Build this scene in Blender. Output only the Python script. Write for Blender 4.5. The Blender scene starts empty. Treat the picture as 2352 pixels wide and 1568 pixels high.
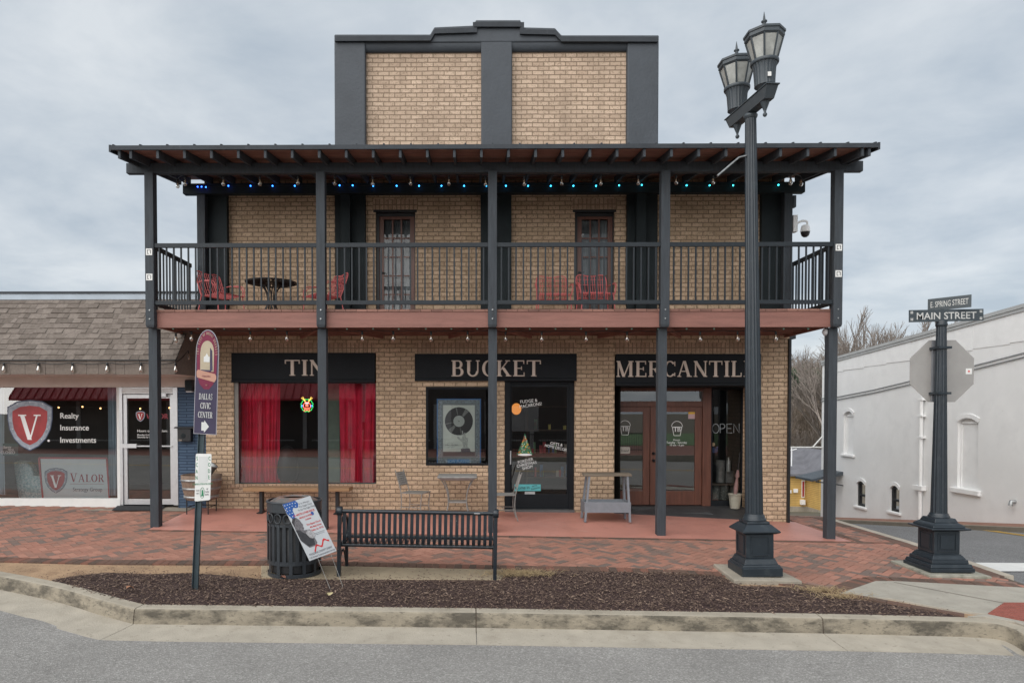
import bpy, math, random
from mathutils import Vector, Matrix
R = math.radians
random.seed(7)
SC = bpy.context.scene
COL = SC.collection
# ---------------- camera ----------------
CAMZ = 1.85
PSI, TH = R(0.5), R(1.2)          # yaw to the left, pitch down
F, PX, PY = 1568.0, 1079.0, 979.0 # focal length and principal point, on a 2352 x 1568 picture
cam_d = bpy.data.cameras.new('camera')
cam = bpy.data.objects.new('camera', cam_d); COL.objects.link(cam)
cam.location = (0, 0, CAMZ)
cam.rotation_euler = (R(90) - TH, 0, PSI)
cam_d.sensor_width = 36; cam_d.lens = F / 2352 * 36
cam_d.shift_x = (1176 - PX) / 2352; cam_d.shift_y = (PY - 784) / 2352
cam_d.clip_start = 0.05; cam_d.clip_end = 2000
SC.camera = cam
# ---------------- light ----------------
SUN_EL, SUN_AZ = R(34), R(-36)    # azimuth of the sun seen from behind the camera (0 = straight behind)
world = bpy.data.worlds.new("World"); SC.world = world; world.use_nodes = True
nt = world.node_tree; nt.nodes.clear()
def N(nt, t, **k):
    n = nt.nodes.new(t)
    for a, v in k.items():
        if a == 'inp':
            for i, x in v.items(): n.inputs[i].default_value = x
        else: setattr(n, a, v)
    return n
out = N(nt, 'ShaderNodeOutputWorld')
sky = N(nt, 'ShaderNodeTexSky', sky_type='NISHITA'); sky.sun_disc = False
sky.sun_elevation = SUN_EL; sky.sun_rotation = R(180) - SUN_AZ
bgs = N(nt, 'ShaderNodeBackground', inp={1: 0.06}); nt.links.new(sky.outputs[0], bgs.inputs[0])
tc = N(nt, 'ShaderNodeTexCoord'); sep = N(nt, 'ShaderNodeSeparateXYZ'); nt.links.new(tc.outputs['Generated'], sep.inputs[0])
zz = N(nt, 'ShaderNodeMath', operation='MAXIMUM', inp={1: 0.0}); nt.links.new(sep.outputs[2], zz.inputs[0])
za = N(nt, 'ShaderNodeMath', operation='ADD', inp={1: 0.16}); nt.links.new(zz.outputs[0], za.inputs[0])
cmb = N(nt, 'ShaderNodeCombineXYZ')
for i in (0, 1):
    dv = N(nt, 'ShaderNodeMath', operation='DIVIDE'); nt.links.new(sep.outputs[i], dv.inputs[0]); nt.links.new(za.outputs[0], dv.inputs[1]); nt.links.new(dv.outputs[0], cmb.inputs[i])
mp = N(nt, 'ShaderNodeMapping'); mp.inputs['Rotation'].default_value = (0, 0, R(25)); mp.inputs['Scale'].default_value = (0.9, 0.9, 1); nt.links.new(cmb.outputs[0], mp.inputs[0])
nz = N(nt, 'ShaderNodeTexNoise', inp={'Scale': 2.1, 'Detail': 8, 'Roughness': 0.56, 'Distortion': 0.2}); nt.links.new(mp.outputs[0], nz.inputs[0])
cr = N(nt, 'ShaderNodeValToRGB'); nt.links.new(nz.outputs[0], cr.inputs[0])
cr.color_ramp.elements[0].position = 0.34; cr.color_ramp.elements[0].color = (0.445, 0.51, 0.58, 1)
cr.color_ramp.elements[1].position = 0.67; cr.color_ramp.elements[1].color = (0.69, 0.73, 0.765, 1)
CLOUD = 0.42
bgc = N(nt, 'ShaderNodeBackground', inp={1: CLOUD}); nt.links.new(cr.outputs[0], bgc.inputs[0])
mx = N(nt, 'ShaderNodeMixShader', inp={0: 0.93}); nt.links.new(bgs.outputs[0], mx.inputs[1]); nt.links.new(bgc.outputs[0], mx.inputs[2]); nt.links.new(mx.outputs[0], out.inputs[0])
sun_d = bpy.data.lights.new('sun', 'SUN'); sun_d.energy = 1.45; sun_d.angle = R(90); sun_d.color = (1.0, 0.965, 0.92)
sun = bpy.data.objects.new('sun', sun_d); COL.objects.link(sun)
sun.rotation_euler = (R(90) - SUN_EL, 0, SUN_AZ)
SC.view_settings.view_transform = 'Standard'; SC.view_settings.look = 'None'; SC.view_settings.gamma = 1
SC.view_settings.exposure = 1.35
SC.cycles.max_bounces = 7; SC.cycles.transparent_max_bounces = 14
# ---------------- picture -> place ----------------
fw = Vector((-math.sin(PSI) * math.cos(TH), math.cos(PSI) * math.cos(TH), -math.sin(TH)))
rt = Vector((math.cos(PSI), math.sin(PSI), 0)); up = rt.cross(fw)
CAM = Vector((0, 0, CAMZ))
def ray(px, py): return fw + rt * ((px - PX) / F) - up * ((py - PY) / F)
def P(px, py, Y):
    d = ray(px, py); return CAM + d * (Y / d.y)
def PXw(px, py, X):
    d = ray(px, py); return CAM + d * (X / d.x)
def xw(px, Y, py=900): return P(px, py, Y).x
def zw(py, Y, px=1093): return P(px, py, Y).z
def C(ox, oy, s):
    return lambda x, y: ((x / s + ox) / 1.0884, (y / s + oy) / 1.0884)
def lerp(a, b, t): return a + (b - a) * t
def pw(x, pts):
    if x <= pts[0][0]: return pts[0][1]
    for (a, u), (b, v) in zip(pts, pts[1:]):
        if x <= b: return lerp(u, v, (x - a) / (b - a))
    return pts[-1][1]
WY, FY = 12.7, 11.0               # the shop wall and the front line of the balcony
def gplane(x, y): return -.085 - .0155 * x - .025 * (12.7 - y)
def wprof(x): return pw(x, [(-14, .14), (-9, .10), (-5, .04), (2.3, -.03), (5.3, -.18), (5.9, -.22), (8, -.27)])
def gz(x, y):
    if y < 10.9: return gplane(x, y)
    if y < 12.7: return lerp(gplane(x, 10.9), wprof(x), (y - 10.9) / 1.8)
    return wprof(x) - .13 * max(0, y - 13.5)
def G(px, py, dz=0):
    d = ray(px, py); lo, hi = 2.0, 80.0
    for _ in range(50):
        m = (lo + hi) / 2; p = CAM + d * (m / d.y)
        if p.z > gz(p.x, p.y) + dz: lo = m
        else: hi = m
    return CAM + d * (lo / d.y)
# ---------------- materials ----------------
MATS = {}
def srgb(r, g, b):
    f = lambda c: (c / 255 / 12.92) if c / 255 <= .04045 else ((c / 255 + .055) / 1.055) ** 2.4
    return (f(r), f(g), f(b))
def pbr(name, col, rough=.6, var=.12, scale=6, bump=.0, bscale=60, metal=0, var2=None, spec=.5, stain=None, emit=None, stretch=(1, 1, 1), isl=0):
    """principled with noise mottling in world space; stain = (colour, amount, scale, low, high)"""
    m = bpy.data.materials.new(name); m.use_nodes = True; MATS[name] = m
    t = m.node_tree; t.nodes.clear(); L = t.links.new
    o = N(t, 'ShaderNodeOutputMaterial'); b = N(t, 'ShaderNodeBsdfPrincipled'); L(b.outputs[0], o.inputs[0])
    b.inputs['Roughness'].default_value = rough; b.inputs['Metallic'].default_value = metal; b.inputs['Specular IOR Level'].default_value = spec
    g = N(t, 'ShaderNodeTexCoord'); mp = N(t, 'ShaderNodeMapping'); mp.inputs['Scale'].default_value = stretch; L(g.outputs['Object'], mp.inputs[0])
    n = N(t, 'ShaderNodeTexNoise', inp={'Scale': scale, 'Detail': 5, 'Roughness': .6}); L(mp.outputs[0], n.inputs[0])
    r = N(t, 'ShaderNodeMapRange', inp={1: .3, 2: .7, 3: 1 - var, 4: 1 + var}); L(n.outputs[0], r.inputs[0])
    mul = N(t, 'ShaderNodeVectorMath', operation='SCALE'); mul.inputs[0].default_value = col; L(r.outputs[0], mul.inputs['Scale'])
    src = mul.outputs[0]
    if isl:
        gi = N(t, 'ShaderNodeNewGeometry'); ri = N(t, 'ShaderNodeMapRange', inp={1: 0, 2: 1, 3: 1 - isl, 4: 1 + isl}); L(gi.outputs['Random Per Island'], ri.inputs[0])
        m2 = N(t, 'ShaderNodeVectorMath', operation='SCALE'); L(src, m2.inputs[0]); L(ri.outputs[0], m2.inputs['Scale']); src = m2.outputs[0]
    if stain:
        for (sc_, am, ss, lo, hi) in (stain if isinstance(stain, list) else [stain]):
            n2 = N(t, 'ShaderNodeTexNoise', inp={'Scale': ss, 'Detail': 6, 'Roughness': .65}); L(mp.outputs[0], n2.inputs[0])
            r2 = N(t, 'ShaderNodeMapRange', inp={1: lo, 2: hi, 3: 0, 4: am}); L(n2.outputs[0], r2.inputs[0])
            mix = N(t, 'ShaderNodeMix', data_type='RGBA'); L(r2.outputs[0], mix.inputs[0]); L(src, mix.inputs[6]); mix.inputs[7].default_value = (*sc_, 1); src = mix.outputs[2]
    L(src, b.inputs['Base Color'])
    if bump:
        n3 = N(t, 'ShaderNodeTexNoise', inp={'Scale': bscale, 'Detail': 4}); L(mp.outputs[0], n3.inputs[0])
        bp = N(t, 'ShaderNodeBump', inp={'Strength': bump, 'Distance': .01}); L(n3.outputs[0], bp.inputs['Height']); L(bp.outputs[0], b.inputs['Normal'])
    if emit:
        b.inputs['Emission Color'].default_value = (*emit[0], 1); b.inputs['Emission Strength'].default_value = emit[1]
    return m
def brick_mat(name, c1, c2, mortar, bw=.203, rh=.0794, ms=.0095, soldier=False, spots=True, squash=1, offx=0, offz=0, vary=.5):
    m = bpy.data.materials.new(name); m.use_nodes = True
    t = m.node_tree; t.nodes.clear(); L = t.links.new
    o = N(t, 'ShaderNodeOutputMaterial'); b = N(t, 'ShaderNodeBsdfPrincipled'); L(b.outputs[0], o.inputs[0]); b.inputs['Roughness'].default_value = .9; b.inputs['Specular IOR Level'].default_value = .25
    g = N(t, 'ShaderNodeNewGeometry'); s = N(t, 'ShaderNodeSeparateXYZ'); L(g.outputs['Position'], s.inputs[0])
    a = N(t, 'ShaderNodeMath', operation='ADD'); L(s.outputs[0], a.inputs[0]); L(s.outputs[1], a.inputs[1])
    a2 = N(t, 'ShaderNodeMath', operation='ADD', inp={1: 50 + offx}); L(a.outputs[0], a2.inputs[0])
    a3 = N(t, 'ShaderNodeMath', operation='ADD', inp={1: 50 + offz}); L(s.outputs[2], a3.inputs[0])
    # a little hand-laid wobble
    wn = N(t, 'ShaderNodeTexNoise', inp={'Scale': 2.5, 'Detail': 2}); L(g.outputs['Position'], wn.inputs[0])
    wr = N(t, 'ShaderNodeMapRange', inp={1: 0, 2: 1, 3: -.010, 4: .010}); L(wn.outputs[0], wr.inputs[0])
    a4 = N(t, 'ShaderNodeMath', operation='ADD'); L(a3.outputs[0], a4.inputs[0]); L(wr.outputs[0], a4.inputs[1])
    c = N(t, 'ShaderNodeCombineXYZ')
    if soldier: L(a4.outputs[0], c.inputs[0]); L(a2.outputs[0], c.inputs[1])
    else: L(a2.outputs[0], c.inputs[0]); L(a4.outputs[0], c.inputs[1])
    br = N(t, 'ShaderNodeTexBrick', inp={'Scale': 1, 'Mortar Size': ms, 'Mortar Smooth': .25, 'Bias': 0, 'Brick Width': bw, 'Row Height': rh})
    br.offset = 0 if soldier else .5; br.offset_frequency = 2
    br.inputs['Color1'].default_value = (0, 0, 0, 1); br.inputs['Color2'].default_value = (1, 1, 1, 1); br.inputs['Mortar'].default_value = (.5, .5, .5, 1)
    L(c.outputs[0], br.inputs[0])
    ramp = N(t, 'ShaderNodeMix', data_type='RGBA'); L(br.outputs['Color'], ramp.inputs[0]); ramp.inputs[6].default_value = (*c1, 1); ramp.inputs[7].default_value = (*c2, 1)
    src = ramp.outputs[2]
    nn = N(t, 'ShaderNodeTexNoise', inp={'Scale': 1.3, 'Detail': 5}); L(g.outputs['Position'], nn.inputs[0])
    nr = N(t, 'ShaderNodeMapRange', inp={1: .3, 2: .7, 3: .86, 4: 1.12}); L(nn.outputs[0], nr.inputs[0])
    sc = N(t, 'ShaderNodeVectorMath', operation='SCALE'); L(src, sc.inputs[0]); L(nr.outputs[0], sc.inputs['Scale']); src = sc.outputs[0]
    nf = N(t, 'ShaderNodeTexNoise', inp={'Scale': 38, 'Detail': 4, 'Roughness': .7}); L(g.outputs['Position'], nf.inputs[0])
    if spots:
        sr = N(t, 'ShaderNodeMapRange', inp={1: .54, 2: .64, 3: 0, 4: .8}); L(nf.outputs[0], sr.inputs[0])
        mix = N(t, 'ShaderNodeMix', data_type='RGBA'); L(sr.outputs[0], mix.inputs[0]); L(src, mix.inputs[6]); mix.inputs[7].default_value = (mortar[0] * .8, mortar[1] * .75, mortar[2] * .7, 1); src = mix.outputs[2]
    sm_ = N(t, 'ShaderNodeMapping'); sm_.inputs['Scale'].default_value = (3.2, 3.2, .45); L(g.outputs['Position'], sm_.inputs[0]); sn = N(t, 'ShaderNodeTexNoise', inp={'Scale': 1.1, 'Detail': 5, 'Roughness': .6}); L(sm_.outputs[0], sn.inputs[0]); sr2 = N(t, 'ShaderNodeMapRange', inp={1: .5, 2: .72, 3: 0, 4: .38 if spots else .1}); L(sn.outputs[0], sr2.inputs[0])
    mix3 = N(t, 'ShaderNodeMix', data_type='RGBA'); L(sr2.outputs[0], mix3.inputs[0]); L(src, mix3.inputs[6]); mix3.inputs[7].default_value = (c2[0] * .62, c2[1] * .62, c2[2] * .62, 1); src = mix3.outputs[2]
    mm = N(t, 'ShaderNodeMix', data_type='RGBA'); L(br.outputs['Fac'], mm.inputs[0]); L(src, mm.inputs[6]); mm.inputs[7].default_value = (*mortar, 1)
    L(mm.outputs[2], b.inputs['Base Color'])
    hs = N(t, 'ShaderNodeMath', operation='MULTIPLY_ADD', inp={1: -1.0, 2: 1.0}); L(br.outputs['Fac'], hs.inputs[0])
    ha = N(t, 'ShaderNodeMath', operation='MULTIPLY_ADD', inp={1: .35}); L(nf.outputs[0], ha.inputs[0]); L(hs.outputs[0], ha.inputs[2])
    bp = N(t, 'ShaderNodeBump', inp={'Strength': .8, 'Distance': .008}); L(ha.outputs[0], bp.inputs['Height']); L(bp.outputs[0], b.inputs['Normal'])
    return m
def glass_mat(name, tint=(.93, .95, .95), refl=.16, rcol=(1, 1, 1), rough=0.0):
    m = bpy.data.materials.new(name); m.use_nodes = True; t = m.node_tree; t.nodes.clear(); L = t.links.new
    o = N(t, 'ShaderNodeOutputMaterial'); tr = N(t, 'ShaderNodeBsdfTransparent'); tr.inputs[0].default_value = (*tint, 1)
    gl = N(t, 'ShaderNodeBsdfGlossy'); gl.inputs['Roughness'].default_value = rough; gl.inputs[0].default_value = (*rcol, 1)
    fr = N(t, 'ShaderNodeFresnel', inp={0: 1.5}); ad = N(t, 'ShaderNodeMath', operation='ADD', inp={1: refl}); ad.use_clamp = True; L(fr.outputs[0], ad.inputs[0])
    mx = N(t, 'ShaderNodeMixShader'); L(ad.outputs[0], mx.inputs[0]); L(tr.outputs[0], mx.inputs[1]); L(gl.outputs[0], mx.inputs[2]); L(mx.outputs[0], o.inputs[0])
    return m
def island_mat(name, cols, rough=.85, zone=None, bump=.3, bscale=90, noise=.12):
    """each loose piece of the mesh takes its own colour from the ramp (cols = [(pos, rgb)])"""
    m = bpy.data.materials.new(name); m.use_nodes = True; t = m.node_tree; t.nodes.clear(); L = t.links.new
    o = N(t, 'ShaderNodeOutputMaterial'); b = N(t, 'ShaderNodeBsdfPrincipled'); L(b.outputs[0], o.inputs[0]); b.inputs['Roughness'].default_value = rough; b.inputs['Specular IOR Level'].default_value = .3
    g = N(t, 'ShaderNodeNewGeometry'); r = N(t, 'ShaderNodeValToRGB'); r.color_ramp.interpolation = 'LINEAR'
    e = r.color_ramp.elements
    while len(e) < len(cols): e.new(.5)
    for i, (p, c) in enumerate(cols): e[i].position = p; e[i].color = (*c, 1)
    fac = g.outputs['Random Per Island']
    if zone:
        n = N(t, 'ShaderNodeTexNoise', inp={'Scale': zone[0], 'Detail': 2}); L(g.outputs['Position'], n.inputs[0])
        mr = N(t, 'ShaderNodeMapRange', inp={1: .3, 2: .7, 3: -zone[1], 4: zone[1]}); L(n.outputs[0], mr.inputs[0])
        ad = N(t, 'ShaderNodeMath', operation='ADD'); ad.use_clamp = True; L(fac, ad.inputs[0]); L(mr.outputs[0], ad.inputs[1]); fac = ad.outputs[0]
    L(fac, r.inputs[0]); src = r.outputs[0]
    n2 = N(t, 'ShaderNodeTexNoise', inp={'Scale': 25, 'Detail': 5, 'Roughness': .7}); L(g.outputs['Position'], n2.inputs[0])
    nr = N(t, 'ShaderNodeMapRange', inp={1: .25, 2: .75, 3: 1 - noise, 4: 1 + noise}); L(n2.outputs[0], nr.inputs[0])
    s = N(t, 'ShaderNodeVectorMath', operation='SCALE'); L(src, s.inputs[0]); L(nr.outputs[0], s.inputs['Scale']); L(s.outputs[0], b.inputs['Base Color'])
    if bump:
        n3 = N(t, 'ShaderNodeTexNoise', inp={'Scale': bscale, 'Detail': 3}); L(g.outputs['Position'], n3.inputs[0])
        bp = N(t, 'ShaderNodeBump', inp={'Strength': bump, 'Distance': .006}); L(n3.outputs[0], bp.inputs['Height']); L(bp.outputs[0], b.inputs['Normal'])
    return m
def emit_mat(name, col, s):
    m = bpy.data.materials.new(name); m.use_nodes = True; t = m.node_tree; t.nodes.clear()
    o = N(t, 'ShaderNodeOutputMaterial'); e = N(t, 'ShaderNodeEmission'); e.inputs[0].default_value = (*col, 1); e.inputs[1].default_value = s; t.links.new(e.outputs[0], o.inputs[0]); return m

# albedos
BR1, BR2, MOR = (.64, .475, .33), (.50, .365, .245), (.25, .18, .122)
M_brick = brick_mat('tan brick', BR1, BR2, MOR)
M_brick_pale = brick_mat('tan brick parapet', (.61, .465, .35), (.47, .35, .26), (.25, .185, .13))
M_soldier = brick_mat('tan soldier brick', (.56, .40, .285), (.42, .29, .205), MOR, bw=.24, rh=.078, soldier=True)
M_bluebrick = brick_mat('blue painted brick', (.088, .135, .205), (.075, .115, .178), (.035, .055, .09), bw=.30, rh=.055, ms=.008, spots=False)
M_dark = pbr('charcoal paint', (.042, .048, .056), .65, .16, 3, .25, 30, spec=.25, stain=((.10, .11, .12), .35, 9, .58, .75))
M_darkstucco = pbr('charcoal stucco', (.050, .059, .071), .62, .12, 2.2, .5, 18)
M_blackgreen = pbr('black green paint', (.016, .023, .026), .65, .2, 3, .3, 30, spec=.25)
M_post = pbr('charcoal timber', (.052, .060, .069), .7, .18, 4, .35, 40, spec=.25, stretch=(6, 6, .7), stain=[((.035, .022, .02), .4, 3, .55, .75), ((.20, .20, .19), .85, 26, .715, .735)])
M_rail = pbr('charcoal metal', (.020, .026, .032), .5, .15, 20, 0, spec=.3)
M_redwood = pbr('red brown stain', (.25, .112, .088), .6, .16, 2.5, .35, 30, stretch=(.6, 6, 6), stain=((.14, .05, .035), .5, 7, .58, .74))
M_redplank = pbr('red brown planks', (.25, .125, .095), .7, .3, 3, .3, 30, stretch=(.8, 5, 5), isl=.22)
M_joist = pbr('brown joist', (.24, .10, .07), .7, .25, 4, .3, 30)
M_door = pbr('stained door wood', (.125, .046, .028), .38, .25, 5, .2, 40, stretch=(5, 5, .5), stain=((.06, .02, .012), .5, 6, .5, .75))
M_glass = glass_mat('shop glass', refl=.15)
M_glass_up = glass_mat('door glass', refl=.0)
M_black = pbr('black', (.012, .013, .015), .5, .1)
M_signb = pbr('black sign board', (.010, .012, .015), .6, .15, 5, spec=.2)
M_letter = pbr('gold beige lettering', (.62, .52, .44), .45, .08, 8)
M_lettershade = pbr('lettering edge', (.16, .11, .08), .6, .08)
M_white = pbr('white paint', (.74, .74, .72), .5, .04)
M_offw = pbr('cream paint', (.68, .58, .52), .55, .08, 3, .1, stain=((.30, .26, .21), .3, 6, .55, .75))
M_grey = pbr('grey paint', (.20, .215, .24), .55, .1, 9, .15, stain=((.2, .19, .18), .5, 14, .58, .72))
M_alu = pbr('aluminium', (.62, .63, .64), .35, .06, 12, metal=.6)
M_galv = pbr('galvanised steel', (.36, .37, .37), .42, .25, 22, .1, metal=.75)
M_wirem = pbr('pale wire metal', (.27, .265, .25), .5, .2, 20, metal=.3)
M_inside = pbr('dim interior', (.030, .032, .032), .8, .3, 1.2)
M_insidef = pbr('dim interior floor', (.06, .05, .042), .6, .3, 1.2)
M_curtain = pbr('crimson curtain', (.70, .018, .07), .75, .2, 4, .2, 30)
M_bluecurt = pbr('pale blue curtain', (.36, .44, .50), .8, .1, 4)
M_redmetal = pbr('pink red painted metal', (.66, .155, .155), .45, .12, 15)
M_iron = pbr('black cast iron', (.02, .02, .021), .45, .2, 12)
M_lamp = pbr('lamp post paint', (.018, .026, .034), .40, .14, 6, .12, 30, stain=((.06, .07, .075), .5, 11, .55, .75))
M_lampm = pbr('lamp fitting paint', (.045, .057, .067), .45, .14, 6, .12, 30)
M_bench = pbr('bench paint', (.017, .023, .030), .32, .15, 20, stain=((.30, .30, .24), .9, 46, .665, .70))
M_bin = pbr('bin paint', (.032, .038, .045), .42, .18, 10, .1, stain=((.10, .10, .10), .5, 14, .60, .75))
M_post2 = pbr('green grey post', (.055, .080, .092), .45, .15, 10, metal=.3)
M_bulb = glass_mat('bulb glass', tint=(.85, .82, .76), refl=.16, rough=.05)
M_fil = pbr('bulb core', (.75, .62, .48), .4, .05)
M_wire = pbr('dark wire', (.02, .022, .024), .6, .1)
def conc(name, col, st, **k):
    return pbr(name, col, .85, .13, 4, .5, 70, stain=[(st, .55, 2.2, .52, .72), (tuple(c * .55 for c in st), .5, 16, .58, .70)], **k)
M_conc = conc('concrete', (.33, .295, .24), (.20, .175, .14))
M_kerb = conc('kerb concrete', (.36, .32, .255), (.19, .165, .125))
M_kerbface = pbr('weathered kerb face', (.30, .262, .20), .9, .16, 5, .6, 60, stretch=(1, 1, 2.2), stain=[((.075, .066, .052), .85, 2.6, .46, .62), ((.05, .045, .036), .6, 19, .55, .66)])
M_gutter = conc('gutter concrete', (.40, .36, .295), (.26, .225, .175))
M_ramp = conc('ramp concrete', (.36, .335, .285), (.28, .255, .21))
M_slab = pbr('red painted slab', (.50, .225, .175), .5, .10, 1.2, .2, 60, stain=[((.30, .13, .105), .5, 2.2, .5, .72), ((.17, .09, .075), .6, 17, .64, .70), ((.50, .36, .31), .4, 6, .62, .72)])
M_dirt = pbr('sandy dirt', (.36, .24, .145), .95, .2, 3, .8, 40, stain=[((.20, .12, .07), .6, 5, .5, .68), ((.05, .03, .028), .8, 34, .60, .66)])
M_asph = None
def asphalt(name, base, speck):
    m = bpy.data.materials.new(name); m.use_nodes = True; t = m.node_tree; t.nodes.clear(); L = t.links.new
    o = N(t, 'ShaderNodeOutputMaterial'); b = N(t, 'ShaderNodeBsdfPrincipled'); L(b.outputs[0], o.inputs[0]); b.inputs['Roughness'].default_value = .9; b.inputs['Specular IOR Level'].default_value = .2
    g = N(t, 'ShaderNodeNewGeometry')
    v = N(t, 'ShaderNodeTexVoronoi', inp={'Scale': 85}); L(g.outputs['Position'], v.inputs['Vector'])
    sp = N(t, 'ShaderNodeSeparateColor'); L(v.outputs['Color'], sp.inputs[0])
    cr = N(t, 'ShaderNodeValToRGB'); L(sp.outputs[0], cr.inputs[0]); e = cr.color_ramp.elements
    e[0].position = 0; e[0].color = (*[c * .74 for c in base], 1); e[1].position = 1; e[1].color = (*speck, 1); k = e.new(.7); k.color = (*base, 1)
    n = N(t, 'ShaderNodeTexNoise', inp={'Scale': .8, 'Detail': 6, 'Roughness': .6}); L(g.outputs['Position'], n.inputs[0])
    mr = N(t, 'ShaderNodeMapRange', inp={1: .3, 2: .7, 3: .88, 4: 1.1}); L(n.outputs[0], mr.inputs[0])
    s = N(t, 'ShaderNodeVectorMath', operation='SCALE'); L(cr.outputs[0], s.inputs[0]); L(mr.outputs[0], s.inputs['Scale'])
    # dark spots, tyre-worn bands and hairline cracks
    n4 = N(t, 'ShaderNodeTexNoise', inp={'Scale': 5, 'Detail': 4, 'Roughness': .7}); L(g.outputs['Position'], n4.inputs[0]); r4 = N(t, 'ShaderNodeMapRange', inp={1: .63, 2: .72, 3: 0, 4: .35}); L(n4.outputs[0], r4.inputs[0])
    x4 = N(t, 'ShaderNodeMix', data_type='RGBA'); L(r4.outputs[0], x4.inputs[0]); L(s.outputs[0], x4.inputs[6]); x4.inputs[7].default_value = (*[c * .5 for c in base], 1)
    nd = N(t, 'ShaderNodeTexNoise', inp={'Scale': 1.6, 'Detail': 5}); L(g.outputs['Position'], nd.inputs[0]); va_ = N(t, 'ShaderNodeVectorMath', operation='MULTIPLY_ADD'); L(nd.outputs['Color'], va_.inputs[0]); va_.inputs[1].default_value = (.9, .9, .9); L(g.outputs['Position'], va_.inputs[2])
    vc = N(t, 'ShaderNodeTexVoronoi', inp={'Scale': .42}); vc.feature = 'DISTANCE_TO_EDGE'; L(va_.outputs[0], vc.inputs['Vector']); rc_ = N(t, 'ShaderNodeMapRange', inp={1: .0008, 2: .003, 3: .22, 4: 0}); L(vc.outputs['Distance'], rc_.inputs[0])
    x5 = N(t, 'ShaderNodeMix', data_type='RGBA'); L(rc_.outputs[0], x5.inputs[0]); L(x4.outputs[2], x5.inputs[6]); x5.inputs[7].default_value = (*[c * .3 for c in base], 1); L(x5.outputs[2], b.inputs['Base Color'])
    bp = N(t, 'ShaderNodeBump', inp={'Strength': .7, 'Distance': .006}); L(v.outputs['Distance'], bp.inputs['Height']); L(bp.outputs[0], b.inputs['Normal'])
    return m
M_asph = asphalt('worn asphalt', (.29, .28, .265), (.40, .39, .37))
M_asph2 = asphalt('side street asphalt', (.19, .19, .192), (.28, .28, .28))
M_paver = island_mat('clay pavers', [(0, (.17, .13, .112)), (.22, (.235, .15, .12)), (.40, (.315, .165, .122)), (.8, (.36, .175, .128)), (1, (.41, .21, .155))], zone=(.7, .13))
M_border = island_mat('border pavers', [(0, (.10, .072, .058)), (.7, (.15, .088, .066)), (1, (.22, .10, .072))])
M_joint = pbr('joint sand', (.10, .075, .058), .95, .3, 20)
M_shingle = island_mat('asphalt shingles', [(0, (.135, .112, .096)), (.5, (.175, .147, .127)), (1, (.215, .182, .158))], rough=.95, bump=.7, bscale=160, noise=.34)
M_shingle2 = island_mat('asphalt shingles weathered', [(0, (.17, .14, .12)), (1, (.21, .175, .15))], rough=.95, bump=.6, bscale=160, noise=.2)
M_mulch = island_mat('red brown mulch', [(0, (.050, .033, .028)), (.6, (.130, .088, .068)), (.92, (.185, .13, .10)), (1, (.34, .25, .19))], rough=.9, bump=0)
M_whitewall = pbr('white painted masonry', (.80, .80, .795), .8, .06, 1.6, .75, 3.5, stain=[((.86, .86, .85), .5, 1.3, .5, .7), ((.60, .60, .59), .45, .8, .5, .75), ((.42, .41, .39), .55, 7, .66, .76)])
M_whitetrim = pbr('white wall trim', (.82, .82, .815), .7, .05, 3)
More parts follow.
